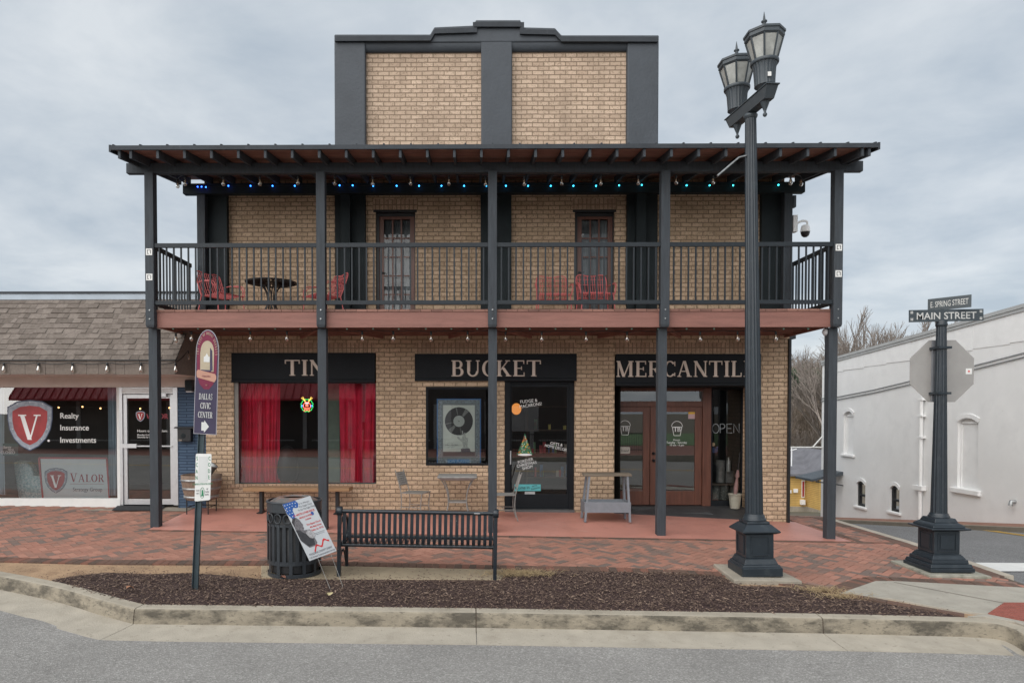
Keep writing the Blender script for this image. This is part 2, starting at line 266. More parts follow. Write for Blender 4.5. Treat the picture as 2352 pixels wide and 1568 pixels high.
# ---------------- mesh helpers ----------------
class MB:
    def __init__(s): s.v = []; s.f = []; s.sm = []
    def add(s, vs, fs, smooth=False):
        o = len(s.v); s.v += [tuple(v) for v in vs]; s.f += [tuple(i + o for i in f) for f in fs]; s.sm += [smooth] * len(fs); return s
    def quad(s, a, b, c, d): return s.add([a, b, c, d], [(0, 1, 2, 3)])
    def poly(s, pts): return s.add(pts, [tuple(range(len(pts)))])
    def box(s, x0, x1, y0, y1, z0, z1, skip=''):
        v = [(x0, y0, z0), (x1, y0, z0), (x1, y1, z0), (x0, y1, z0), (x0, y0, z1), (x1, y0, z1), (x1, y1, z1), (x0, y1, z1)]
        f = {'d': (0, 3, 2, 1), 'u': (4, 5, 6, 7), 'f': (0, 1, 5, 4), 'b': (2, 3, 7, 6), 'l': (3, 0, 4, 7), 'r': (1, 2, 6, 5)}
        return s.add(v, [q for k, q in f.items() if k not in skip])
    def bar(s, p, q, w, h=None, ref=(0, 0, 1)):
        """square bar from p to q"""
        p, q = Vector(p), Vector(q); h = h or w; d = (q - p).normalized(); r = Vector(ref)
        if abs(d.dot(r)) > .95: r = Vector((1, 0, 0))
        a = d.cross(r).normalized() * (w / 2); b = a.cross(d).normalized() * (h / 2)
        v = [p - a - b, p + a - b, p + a + b, p - a + b, q - a - b, q + a - b, q + a + b, q - a + b]
        return s.add(v, [(0, 1, 2, 3), (7, 6, 5, 4), (0, 4, 5, 1), (1, 5, 6, 2), (2, 6, 7, 3), (3, 7, 4, 0)])
    def tube(s, pts, r, n=8, cap=True):
        pts = [Vector(p) for p in pts]; rs = r if isinstance(r, (list, tuple)) else [r] * len(pts)
        base = len(s.v); vs = []; prev = None
        for i, p in enumerate(pts):
            d = (pts[min(i + 1, len(pts) - 1)] - pts[max(i - 1, 0)])
            d = d.normalized() if d.length > 1e-9 else Vector((0, 0, 1))
            if prev is None:
                a = d.cross(Vector((0, 0, 1)));
                if a.length < .05: a = d.cross(Vector((1, 0, 0)))
            else: a = prev - d * prev.dot(d)
            a.normalize(); prev = a; b = d.cross(a)
            for k in range(n):
                t = 2 * math.pi * k / n; vs.append(p + (a * math.cos(t) + b * math.sin(t)) * rs[i])
        fs = [(i * n + k, i * n + (k + 1) % n, (i + 1) * n + (k + 1) % n, (i + 1) * n + k) for i in range(len(pts) - 1) for k in range(n)]
        s.add(vs, fs, True)
        if cap and n > 2: s.add(vs[:n], [tuple(range(n - 1, -1, -1))]); s.add(vs[-n:], [tuple(range(n))])
        return s
    def lathe(s, prof, c=(0, 0, 0), n=24, flute=0, nf=16, smooth=True, rot=0, cap=True):
        vs = []
        for (r, z) in prof:
            for k in range(n):
                t = 2 * math.pi * k / n + rot; rr = r
                if flute: rr = r * (1 - flute * (0.5 + 0.5 * math.cos(t * nf)) ** .6)
                vs.append((c[0] + rr * math.cos(t), c[1] + rr * math.sin(t), c[2] + z))
        fs = [(i * n + k, i * n + (k + 1) % n, (i + 1) * n + (k + 1) % n, (i + 1) * n + k) for i in range(len(prof) - 1) for k in range(n)]
        s.add(vs, fs, smooth)
        if cap: s.add(vs[-n:], [tuple(range(n))]); s.add(vs[:n], [tuple(range(n - 1, -1, -1))])
        return s
    def prism(s, pts, off):
        """pts: loop of 3-D points, extruded by off"""
        n = len(pts); off = Vector(off); a = [Vector(p) for p in pts]; b = [p + off for p in a]
        return s.add(a + b, [tuple(range(n)), tuple(range(2 * n - 1, n - 1, -1))] + [(i, i + n, (i + 1) % n + n, (i + 1) % n) for i in range(n)])
    def frust(s, c, h0, h1, z0, z1):
        (a, b), (e, g) = h0, h1; x, y = c
        v = [(x - a, y - b, z0), (x + a, y - b, z0), (x + a, y + b, z0), (x - a, y + b, z0), (x - e, y - g, z1), (x + e, y - g, z1), (x + e, y + g, z1), (x - e, y + g, z1)]
        return s.add(v, [(0, 3, 2, 1), (4, 5, 6, 7), (0, 1, 5, 4), (2, 3, 7, 6), (3, 0, 4, 7), (1, 2, 6, 5)])
    def ball(s, c, r, n=10, m=6, sz=1):
        pr = [(max(1e-4, r * math.sin(math.pi * i / m)), -r * sz * math.cos(math.pi * i / m)) for i in range(m + 1)]
        return s.lathe(pr, c, n, cap=False)
    def xf(s, M): s.v = [tuple(M @ Vector(v)) for v in s.v]; return s
    def build(s, name, mat, parent=None, bevel=0, label=None, seg=2):
        off = Vector((0, 0, 0)); q = parent
        while q is not None: off += q.location; q = q.parent
        me = bpy.data.meshes.new(name); me.from_pydata([tuple(Vector(v) - off) for v in s.v] if parent else s.v, [], s.f); me.update()
        me.polygons.foreach_set('use_smooth', s.sm)
        me.materials.append(mat)
        o = bpy.data.objects.new(name, me); COL.objects.link(o)
        if parent: o.parent = parent
        if bevel:
            b = o.modifiers.new('bevel', 'BEVEL'); b.width = bevel; b.segments = seg; b.limit_method = 'ANGLE'; b.angle_limit = R(40)
        if label: o['label'] = label
        return o
def offs(q):
    o = Vector((0, 0, 0))
    while q is not None: o += q.location; q = q.parent
    return o
def thing(name, label, cat, loc=(0, 0, 0), group=None):
    o = bpy.data.objects.new(name, None); COL.objects.link(o); o.location = loc; o.empty_display_size = .1
    o['label'] = label; o['category'] = cat
    if group: o['group'] = group
    return o
def tag(o, label=None, cat=None, group=None, kind=None):
    if label: o['label'] = label
    if cat: o['category'] = cat
    if group: o['group'] = group
    if kind: o['kind'] = kind
    return o
def kids(o): return [c for c in bpy.data.objects if c.parent == o]
def copy_tree(o, parent=None):
    c = o.copy(); COL.objects.link(c)
    if parent: c.parent = parent
    for ch in kids(o): copy_tree(ch, c)
    return c
def arc(cx, cy, rx, ry, a0, a1, n=12):
    return [(cx + rx * math.cos(R(lerp(a0, a1, i / n))), cy + ry * math.sin(R(lerp(a0, a1, i / n)))) for i in range(n + 1)]
# ---------------- lettering ----------------
def frame_map(o, u, v):
    o, u, v = Vector(o), Vector(u).normalized(), Vector(v).normalized(); n = u.cross(v)   # n points to the reader
    return lambda x, y, z=0: o + u * x + v * y + n * z
def text(string, o, u, v, h, mat, parent, name='lettering', depth=.002, align='CENTER', xs=1.0, bold=0.0, shear=0.0, sp=1.0):
    cu = bpy.data.curves.new('t', 'FONT'); cu.body = string; cu.size = h / .73; cu.align_x = align; cu.extrude = depth / 2; cu.offset = bold * h; cu.shear = shear; cu.space_character = sp; cu.resolution_u = 3
    ob = bpy.data.objects.new('t', cu); COL.objects.link(ob); bpy.context.view_layer.update()
    me = bpy.data.meshes.new_from_object(ob.evaluated_get(bpy.context.evaluated_depsgraph_get()))
    fm = frame_map(o, u, v); mb = MB(); mb.add([fm(q.co.x * xs, q.co.y, q.co.z) for q in me.vertices], [tuple(p.vertices) for p in me.polygons])
    bpy.data.objects.remove(ob); bpy.data.curves.remove(cu); bpy.data.meshes.remove(me)
    return mb.build(name, mat, parent)
TK, TN, SF, SL = .17, .065, .05, .075
def glyph(c):
    """pieces (convex loops) of a serif capital, cap height 1, and its width"""
    Q = []
    def rect(x0, x1, y0, y1): Q.append([(x0, y0), (x1, y0), (x1, y1), (x0, y1)])
    def stem(x, w=TK, t=True, b=True):
        rect(x, x + w, 0, 1)
        for y, on in ((0, b), (1 - SF, t)):
            if on: rect(x - SL, x + w + SL, y, y + SF)
    def diag(x0, y0, x1, y1, w): Q.append([(x0 - w / 2, y0), (x0 + w / 2, y0), (x1 + w / 2, y1), (x1 - w / 2, y1)])
    def ring(cx, cy, rx, ry, a0, a1, tk=TK, tn=TN, n=14):
        for i in range(n):
            q = []
            for a in (lerp(a0, a1, i / n), lerp(a0, a1, (i + 1) / n)):
                a = R(a); q.append(((cx + rx * math.cos(a), cy + ry * math.sin(a)), (cx + (rx - tk) * math.cos(a), cy + (ry - tn) * math.sin(a))))
            Q.append([q[0][0], q[1][0], q[1][1], q[0][1]])
    def tick(x, y0, y1): Q.append([(x, y0), (x + .045, y0), (x + .045, y1), (x, y1)])
    if c == 'I': stem(SL); w = TK + 2 * SL
    elif c == 'T': stem(.33, t=False); rect(0, .83, .94, 1); tick(0, .76, .94); tick(.785, .76, .94); w = .83
    elif c == 'N': stem(SL, TN); stem(.70, TN); diag(.10, .98, .72, .0, TK * 1.1); w = .84
    elif c == 'B': stem(SL); rect(.2, .42, .94, 1); rect(.2, .45, .50, .55); rect(.2, .45, 0, .06); ring(.42, .75, .24, .25, -90, 90, .15); ring(.44, .275, .28, .275, -90, 90, .16); w = .74
    elif c == 'U':
        rect(.08, .25, .3, 1); rect(0, .33, .95, 1); rect(.68, .745, .3, 1); rect(.6, .83, .95, 1); ring(.413, .32, .333, .34, 180, 360, .13, .08); w = .83
    elif c == 'C': ring(.42, .5, .40, .51, 42, 318); tick(.70, .68, .97); tick(.70, .05, .26); w = .76
    elif c == 'K': stem(SL); diag(.25, .40, .66, .97, TN); diag(.38, .55, .72, .03, TK * 1.1); rect(.52, .80, .95, 1); rect(.56, .88, 0, .05); w = .86
    elif c == 'E': stem(SL); rect(.2, .64, .94, 1); rect(.2, .64, 0, .06); rect(.2, .50, .48, .53); tick(.62, .78, 1); tick(.64, 0, .24); tick(.48, .40, .62); w = .70
    elif c == 'F': stem(SL); rect(.2, .62, .94, 1); rect(.2, .50, .48, .53); tick(.60, .78, 1); tick(.48, .40, .62); w = .66
    elif c == 'L': stem(SL); rect(.2, .62, 0, .06); tick(.60, 0, .26); w = .66
    elif c == 'M': stem(SL, TN); stem(.82, TK); diag(.13, .98, .46, .0, TK); diag(.46, .0, .86, .98, TN); w = 1.07
    elif c == 'R': stem(SL); rect(.2, .42, .94, 1); rect(.2, .42, .47, .52); ring(.42, .735, .25, .265, -90, 90, .15); diag(.42, .48, .70, .03, TK); rect(.58, .86, 0, .05); w = .82
    elif c == 'P': stem(SL); rect(.2, .42, .94, 1); rect(.2, .42, .44, .49); ring(.42, .72, .26, .28, -90, 90, .15); w = .70
    elif c == 'A': diag(.10, .0, .40, 1, TN); diag(.44, 1, .74, 0, TK); rect(.2, .6, .32, .37); rect(0, .24, 0, .05); rect(.6, .92, 0, .05); w = .92
    elif c == 'V': diag(.15, 1, .45, .0, TK); diag(.46, 0, .76, 1, TN); rect(0, .32, .95, 1); rect(.62, .90, .95, 1); w = .90
    elif c == 'Y': diag(.15, 1, .40, .45, TK); diag(.42, .45, .70, 1, TN); rect(.33, .49, 0, .5); rect(0, .32, .95, 1); rect(.55, .84, .95, 1); rect(.24, .58, 0, .05); w = .84
    elif c == 'D': stem(SL); rect(.2, .40, .94, 1); rect(.2, .40, 0, .06); ring(.38, .5, .42, .5, -90, 90); w = .84
    elif c == 'O': ring(.42, .5, .42, .51, 0, 360, n=24); w = .84
    elif c == 'G': ring(.42, .5, .40, .51, 42, 318); tick(.70, .68, .97); rect(.62, .76, .05, .45); rect(.54, .84, .42, .47); w = .82
    elif c == 'H': stem(SL); stem(.62); rect(.2, .66, .47, .53); w = .88
    elif c == 'S': ring(.33, .74, .26, .265, 20, 270, .11, .07); ring(.33, .27, .28, .28, -160, 90, .11, .07); tick(.55, .70, .95); tick(.05, .05, .28); w = .66
    else: w = .4
    return Q, w
def serif(string, o, u, v, h, mat, parent, name='lettering', width=None, depth=.004, center=True, gap=.10, xs=1, cap=1.0):
    fm = frame_map(o, u, v); mb = MB(); x = 0; items = []
    for i, c in enumerate(string):
        Q, w = glyph(c.upper()); k = 1.0 if (i == 0 or c == ' ') else cap; items.append((Q, x, k)); x += (w + gap) * k
    x -= gap; s = h * xs if not width else width / x
    ox = -x * s / 2 if center else 0
    for Q, x0, k in items:
        for j, q in enumerate(Q):
            d = depth + j * .00025
            pts = [fm(ox + (x0 + a * k) * s, b * h * k, 0) for a, b in q]
            ar = sum(q[i][0] * q[(i + 1) % len(q)][1] - q[(i + 1) % len(q)][0] * q[i][1] for i in range(len(q)))
            if ar < 0: pts.reverse()
            mb.prism(pts[::-1], fm(0, 0, d) - fm(0, 0, 0))
    return mb.build(name, mat, parent)
EX, EZ = (1, 0, 0), (0, 0, 1)
# ================= the setting =================
def sweep(path, prof, zf, closed=False):
    """path: list of (x, y); prof: list of (offset to the road side, dz)"""
    n = len(path); mb = MB(); vs = []
    for i, p in enumerate(path):
        a = Vector(path[max(i - 1, 0)][:2]); b = Vector(path[min(i + 1, n - 1)][:2]); d = (b - a).normalized(); nrm = Vector((d.y, -d.x))
        for o, dz in prof:
            q = Vector(p[:2]) + nrm * o; vs.append((q.x, q.y, zf(p[0], p[1]) + dz))
    m = len(prof)
    return mb.add(vs, [(i * m + j, i * m + j + 1, (i + 1) * m + j + 1, (i + 1) * m + j) for i in range(n - 1) for j in range(m - 1)] + [tuple(range(m - 1, -1, -1)), tuple(range((n - 1) * m, n * m))])
def resample(path, step):
    out = []
    for (a, b) in zip(path, path[1:]):
        a, b = Vector(a[:2]), Vector(b[:2]); k = max(1, int((b - a).length / step))
        out += [tuple(a.lerp(b, i / k)) for i in range(k)]
    return out + [tuple(path[-1][:2])]
def smooth(path, it=2):
    for _ in range(it):
        q = [path[0]]
        for a, b in zip(path, path[1:]): q += [tuple(Vector(a[:2]).lerp(Vector(b[:2]), .25)), tuple(Vector(a[:2]).lerp(Vector(b[:2]), .75))]
        path = q + [path[-1]]
    return path
def inpoly(x, y, pl):
    c = False; n = len(pl); j = n - 1
    for i in range(n):
        a, b = pl[i], pl[j]
        if (a[1] > y) != (b[1] > y) and x < (b[0] - a[0]) * (y - a[1]) / (b[1] - a[1]) + a[0]: c = not c
        j = i
    return c
def Gs(pts): return [tuple(G(x, y)[:2]) for x, y in pts]
def zroad(x, y):
    if y > 6.6: return gplane(x, y) - .163
    return gplane(x, 6.6) - .163 + .018 * min(6.6 - y, 6.1) - .018 * max(0, min(.5 - y, 6))
# kerb line (top back edge)
kerb_left = smooth(Gs([(-620, 1225), (-300, 1262), (0, 1311), (169, 1343), (262, 1370)]), 2) + Gs([(332, 1388)])
kerb_main = [tuple(G(332, 1388)[:2]), tuple(G(1873, 1409)[:2])]
kerb_right = smooth(Gs([(1873, 1409), (2100, 1414), (2262, 1419), (2330, 1431), (2380, 1450), (2440, 1490)]), 2)
k1 = G(1093, 1396.5)
XS = 6.85                                       # edge between the pavement and the side street
# far terrain -----------------------------------------------------------
def terr(x, y):
    if y < 13.5: z = -.75 - (.10 * max(0, min(x - 9, 6)) if y > 2 else 0)
    elif y < 56: z = -.75 - .13 * (y - 13.5)
    elif y < 85: z = -6.27
    else: z = -6.27 + 17 * (1 - math.exp(-(y - 85) / 60.0))
    return z
mb = MB()
xs = [-900, -400, -200, -120, -80, -60, -40, -30, -24, -18, -14, -10, -6, 0, 6, 9, 12, 15, 18, 24, 30, 40, 60, 80, 100, 130, 160, 200, 400, 900]
ys = [-900, -300, -120, -60, -40, -20, -14, -6, 0, 6, 10, 13.5, 20, 30, 40, 50, 56, 70, 85, 92, 100, 110, 120, 135, 150, 170, 200, 260, 400, 900]
mb.add([(x, y, terr(x, y)) for y in ys for x in xs], [(j * len(xs) + i, j * len(xs) + i + 1, (j + 1) * len(xs) + i + 1, (j + 1) * len(xs) + i) for j in range(len(ys) - 1) for i in range(len(xs) - 1)], True)
M_ground = pbr('winter ground', (.11, .088, .06), .95, .3, .3, .5, 3, stain=((.07, .085, .04), .6, .15, .5, .65))
tag(mb.build('ground', M_ground), kind='structure')
# main road ---------------------------------------------------------------
mb = MB(); xs = [-60, -30, -15, -8, -4, 0, 4, 8, 15, 30, 60]; ys = [-6.2, -4, -2, .5, 2, 4, 6, 6.6, 10.5]
def zr2(x, y): return zroad(x, y)
mb.add([(x, y, zr2(x, y)) for y in ys for x in xs], [(j * len(xs) + i, j * len(xs) + i + 1, (j + 1) * len(xs) + i + 1, (j + 1) * len(xs) + i) for j in range(len(ys) - 1) for i in range(len(xs) - 1)])
mb.box(-60, 60, -6.2, 8.4, -2.6, -1.9)
tag(mb.build('main_road', M_asph), kind='structure')
yl = MB()
for o in (.42, .62): yl.box(-60, 60, o - .05, o + .05, zroad(0, .5) - 0, zroad(0, .5) + .002)
yl = MB()
for o in (.38, .60):
    yl.quad((-60, o - .05, zroad(-60, o) + .005), (60, o - .05, zroad(60, o) + .005), (60, o + .05, zroad(60, o) + .005), (-60, o + .05, zroad(-60, o) + .005))
M_yellow = pbr('yellow road paint', (.60, .36, .04), .7, .15, 6)
M_whitep = pbr('white road paint', (.66, .66, .64), .7, .08, 6)
tag(yl.build('centre_line', M_yellow), kind='structure')
# gutter ---------------------------------------------------------------------
def zk(x, y): return gplane(x, y)
gl = resample(kerb_left, .35)
km = resample([kerb_main[0], tuple(k1[:2])], .5); km2 = resample([tuple(k1[:2]), kerb_main[1]], .5); kr = resample(kerb_right, .2)
FULL = gl + km[1:] + km2[1:] + kr[1:]; NF = []
for i in range(len(FULL)):
    a, b = Vector(FULL[max(i - 1, 0)]), Vector(FULL[min(i + 1, len(FULL) - 1)]); d = (b - a).normalized(); NF.append(Vector((d.y, -d.x)))
cuts = [0, len(gl) - 1, len(gl) + len(km) - 2, len(gl) + len(km) + len(km2) - 3, len(FULL) - 1]
def sweepn(i0, i1, prof, gap=.0, caps=True):
    mb = MB(); vs = []; m = len(prof)
    for i in range(i0, i1 + 1):
        p = Vector(FULL[i]); t = Vector((-NF[i].y, NF[i].x))
        if i == i0: p = p + t * gap
        if i == i1: p = p - t * gap
        for o, dz in prof: q = p + NF[i] * o; vs.append((q.x, q.y, gplane(FULL[i][0], FULL[i][1]) + dz))
    n = i1 - i0 + 1
    mb.add(vs, [(i * m + j, i * m + j + 1, (i + 1) * m + j + 1, (i + 1) * m + j) for i in range(n - 1) for j in range(m - 1)] + ([tuple(range(m - 1, -1, -1)), tuple(range((n - 1) * m, n * m))] if caps else []))
    return mb
GP = [(.14, -.30), (.14, -.150), (.33, -.163), (.62, -.172), (.62, -.30)]
KP = [(0, -.30), (0, .0), (.012, .008), (.120, .002), (.140, -.004), (.150, -.016), (.156, -.045), (.170, -.165), (.172, -.30)]
gm, km_, kf_, gj = MB(), MB(), MB(), MB()
for i0, i1 in zip(cuts, cuts[1:]):
    m_ = sweepn(i0, i1, GP, .004); gm.add(m_.v, m_.f)
    m_ = sweepn(i0, i1, KP[:5], .005, False); km_.add(m_.v, m_.f)
    m_ = sweepn(i0, i1, KP[4:], .005, False); kf_.add(m_.v, m_.f)
    m_ = sweepn(i0, i1, KP, .005); kf_.add(m_.v, m_.f[-2:])
m_ = sweepn(cuts[0], cuts[-1], [(.004, -.30), (.004, -.01), (.135, -.014), (.150, -.04), (.163, -.164), (.60, -.186), (.60, -.3)], .01); gj.add(m_.v, m_.f)
tag(gm.build('gutter', M_gutter), kind='structure'); tag(km_.build('kerb', M_kerb), kind='structure'); tag(kf_.build('kerb_face', M_kerbface), kind='structure'); tag(gj.build('kerb_joint', M_joint), kind='structure')
# dirt / base behind the kerb -------------------------------------------
def flat(pts, dz, zf=gz): return [(x, y, zf(x, y) + dz) for x, y in pts]
base_poly = kerb_left + kerb_main[1:] + kerb_right[1:]
bp = base_poly + [(XS, 8.6), (XS, 10.88), (-16, 10.88), (-16, kerb_left[0][1])]
mb = MB(); mb.poly(flat(bp, -.004)); 
tag(mb.build('bare_ground', M_dirt), kind='structure')
# ---- clay pavers
def border_strip(path, w, L, mb, dz, side=1, jitter=.0):
    """soldier course of pavers along a path"""
    path = [Vector(p) for p in path]
    for a, b in zip(path, path[1:]):
        d = b - a; n = max(1, round(d.length / L)); u = d.normalized(); v = Vector((u.y, -u.x)) * side
        for i in range(n):
            p = a + d * (i / n) + u * .003; q = a + d * ((i + 1) / n) - u * .003
            h = dz + random.uniform(-.0015, .0015)
            pts = [p, q, q + v * w, p + v * w]
            mb.add([(t.x, t.y, gz(t.x, t.y) + h) for t in pts] + [(t.x, t.y, gz(t.x, t.y) - .01) for t in pts], [(0, 1, 2, 3), (0, 4, 5, 1), (1, 5, 6, 2), (2, 6, 7, 3), (3, 7, 4, 0)])
bf = Gs([(-640, 1268), (-300, 1280), (-60, 1289), (220, 1296), (660, 1298.5), (765, 1300), (1165, 1309)])
bf2 = Gs([(1165, 1309), (1400, 1313), (1660, 1324), (1821, 1347), (1928, 1365)])
bf3 = Gs([(1928, 1365), (2010, 1337), (2056, 1336.5), (2352, 1351.8)])
brick_poly = bf + bf2[1:] + bf3[1:] + [(XS, G(2352, 1351).y), (XS, 10.885), (-16, 10.885)]
S0 = -5.25                                                    # left edge of the red slab
SLABR = 5.98
pv = MB(); w = .1; ca, sa = math.cos(R(45)), math.sin(R(45)); cnt = 0
def paver(x0, y0, x1, y1, rot=True, regs=None):
    g = .003; c = [(x0 + g, y0 + g), (x1 - g, y0 + g), (x1 - g, y1 - g), (x0 + g, y1 - g)]
    if rot: c = [(a * ca - b * sa, a * sa + b * ca) for a, b in c]
    c = [(a, b + 8) for a, b in c]
    mx_, my_ = sum(p[0] for p in c) / 4, sum(p[1] for p in c) / 4
    if not any(inpoly(mx_, my_, r) for r in regs): return
    if my_ < 10.6 and not all(inpoly(a, b, regs[0]) for a, b in c): return
    h = .012 + random.uniform(-.0016, .0016); tx, ty = random.uniform(-.012, .012), random.uniform(-.012, .012)
    if max(p[0] for p in c) > XS - .01: return
    v = [(a, b, gz(a, b) + h + (a - mx_) * tx + (b - my_) * ty) for a, b in c] + [(a, b, gz(a, b) - .004) for a, b in c]
    pv.add(v, [(0, 1, 2, 3), (0, 4, 5, 1), (1, 5, 6, 2), (2, 6, 7, 3), (3, 7, 4, 0)])
back_l = [(-16, 10.87), (S0, 10.87), (S0, 12.70), (-16, 12.70)]
back_r = [(SLABR, 10.87), (XS, 10.87), (XS, 19), (SLABR, 19)]
regs = [brick_poly, back_l, back_r]
for i in range(-150, 190):
    for j in range(-150, 190):
        if (i - j) % 4 == 0:
            x, y = i * w, j * w; X_, Y_ = (x * ca - y * sa), (x * sa + y * ca) + 8
            if -11.5 < X_ < 7.2 and 7 < Y_ < 19: paver(x, y, x + 2 * w, y + w, regs=regs); paver(x, y + w, x + w, y + 3 * w, regs=regs)
tag(pv.build('brick_pavement', M_paver), kind='structure')
bd = MB()
border_strip(bf, .2, .1, bd, .016, side=-1); border_strip(bf3, .2, .1, bd, .016, side=-1)
border_strip(bf2, .2, .1, bd, .016, side=-1)
border_strip([(S0 - .0, 10.88), (SLABR + .9, 10.88)], .1, .2, bd, .0165, side=1)
border_strip([(XS - .005, 8.85), (XS - .005, 19)], .2, .1, bd, .017, side=-1)
border_strip([(SLABR + .1, 10.8), (SLABR + .1, 12.5)], .1, .2, bd, .0165, side=1)
border_strip(Gs([(1930, 1366), (2092, 1396), (2215, 1417)]), .1, .2, bd, .017, side=-1)
tag(bd.build('paver_border', M_border), kind='structure')
jb = MB()
for pl in (brick_poly, back_l):
    jb.poly(flat(pl, .001) if pl is brick_poly else flat(pl, .001))
jb.add([(x, y, gz(x, y) + .001) for y in (10.885, 12.7, 13.5, 19) for x in (SLABR, XS)], [(0, 1, 3, 2), (2, 3, 5, 4), (4, 5, 7, 6)])
tag(jb.build('joint_sand', M_joint), kind='structure')
# red painted slab under the balcony ------------------------------------
mb = MB(); n = 44; xs = [lerp(S0, SLABR, i / n) for i in range(n + 1)]
ys = [10.88, 11.5, 12.1, 12.8]
def zs(x, y): return gz(x, min(y, 12.7)) + .02
tag(mb.add([(x, y, zs(x, y)) for y in ys for x in xs], [(j * (n + 1) + i, j * (n + 1) + i + 1, (j + 1) * (n + 1) + i + 1, (j + 1) * (n + 1) + i) for j in range(3) for i in range(n)]).add(
    [(x, 10.88, z) for x in xs for z in (zs(x, 10.88), gz(x, 10.88) - .05)], [(2 * i, 2 * i + 1, 2 * i + 3, 2 * i + 2) for i in range(n)]).add(
    [(S0, y, z) for y in ys for z in (zs(S0, y), gz(S0, y) - .05)] + [(SLABR, y, z) for y in ys for z in (zs(SLABR, y), gz(SLABR, y) - .05)], [(0, 1, 3, 2), (2, 3, 5, 4), (4, 5, 7, 6), (8, 9, 11, 10), (10, 11, 13, 12), (12, 13, 15, 14)]).build('painted_slab', M_slab), kind='structure')
# threshold pad in front of the left shop
c1 = C(0, 700, 2.614)
mb = MB(); mb.add([(-16, 12.35, gz(-16, 12.35) + .022), (S0 - .02, 12.35, gz(S0, 12.35) + .022), (S0 - .02, 12.9, gz(S0, 12.7) + .022), (-16, 12.9, gz(-16, 12.7) + .022)], [(0, 1, 2, 3)])
tag(mb.build('shop_threshold', M_conc), kind='structure')
# bench slab, lamp pad, ramp ------------------------------------------------
def slabp(pts, dz, th, name, mat, bevel=0):
    mb = MB(); p = flat(pts, dz); ar = sum(p[i][0] * p[(i + 1) % len(p)][1] - p[(i + 1) % len(p)][0] * p[i][1] for i in range(len(p)))
    if ar < 0: p.reverse()
    mb.prism([(x, y, z - th) for x, y, z in p][::-1], (0, 0, th)); mb.f[0], mb.f[1] = mb.f[0], mb.f[1]
    return tag(mb.build(name, mat, bevel=bevel), kind='structure')
slabp(Gs([(600, 1300), (765, 1300.5), (1165, 1309.5), (1150, 1332), (735, 1330), (600, 1326)]), .012, .1, 'bench_slab', conc('bench slab concrete', (.33, .27, .185), (.24, .18, .12)), .006)
c8 = C(1780, 1200, 3.015)
ramp = [c8(960, 862), c8(1230, 768), c8(1380, 768), c8(1900, 795), c8(2352, 818), (2420, 1358), (2440, 1489), (2380, 1449), (2330, 1430), (2262, 1418.5), (2222, 1417.6), c8(2080, 1018), c8(1880, 998), c8(1340, 900)]
rp = Gs(ramp)
slabp(rp, .019, .1, 'kerb_ramp', M_ramp, .004)
jn = MB(); a, b = G(*c8(1370, 780)), G(*c8(2210, 940)); d = (b - a).normalized(); nn_ = Vector((-d.y, d.x, 0)) * .006
jn.quad(*[(q.x, q.y, gz(q.x, q.y) + .0235) for q in (a - nn_, b - nn_, b + nn_, a + nn_)]); tag(jn.build('ramp_joint', M_joint), kind='structure')
M_tact = pbr('red tactile paving', (.25, .075, .055), .8, .2, 10, .3, 60)
t0 = Gs([c8(2080, 1020), c8(2205, 938), (2400, 1388 + 0), (2400, 1440)])
tp = MB(); P0, P1, P2, P3 = [Vector(p) for p in t0]
tp.prism([(q.x, q.y, gz(q.x, q.y) + .016) for q in (P0, P3, P2, P1)], (0, 0, .012))
for i in range(16):
    for j in range(9):
        q = (P0.lerp(P3, (i + .5) / 16)).lerp(P1.lerp(P2, (i + .5) / 16), (j + .5) / 9)
        tp.lathe([(.016, 0), (.014, .004), (.009, .006)], (q.x, q.y, gz(q.x, q.y) + .028), 8)
tag(tp.build('tactile_paving', M_tact), kind='structure')
# mulch bed -------------------------------------------------------------------
mul_px = [(117, 1332), (180, 1322), (246, 1315), (340, 1319), (436, 1316), (520, 1322), (598, 1330), (735, 1331), (1150, 1333), (1168, 1316), (1200, 1311), (1400, 1312), (1560, 1314), (1657, 1324), (1700, 1345), (1821, 1349), (1910, 1367), (2092, 1396), (2212, 1417), (1873, 1410), (1093, 1398), (345, 1390), (225, 1365)]
mp_ = Gs(mul_px)
mb = MB(); mb.poly(flat(mp_, .006)); tag(mb.build('mulch_bed', pbr('mulch base', (.05, .028, .025), .95, .3, 20, .6, 40)), kind='structure')
def edge_dist(x, y, pl):
    m = 9
    for i in range(len(pl)):
        a, b = Vector(pl[i]), Vector(pl[(i + 1) % len(pl)]); d = b - a; t = max(0, min(1, (Vector((x, y)) - a).dot(d) / d.length_squared)); m = min(m, (a + d * t - Vector((x, y))).length)
    return m
ml = MB(); rnd = random.Random(3); x0, x1 = min(p[0] for p in mp_), max(p[0] for p in mp_); y0, y1 = min(p[1] for p in mp_), max(p[1] for p in mp_)
k = 0
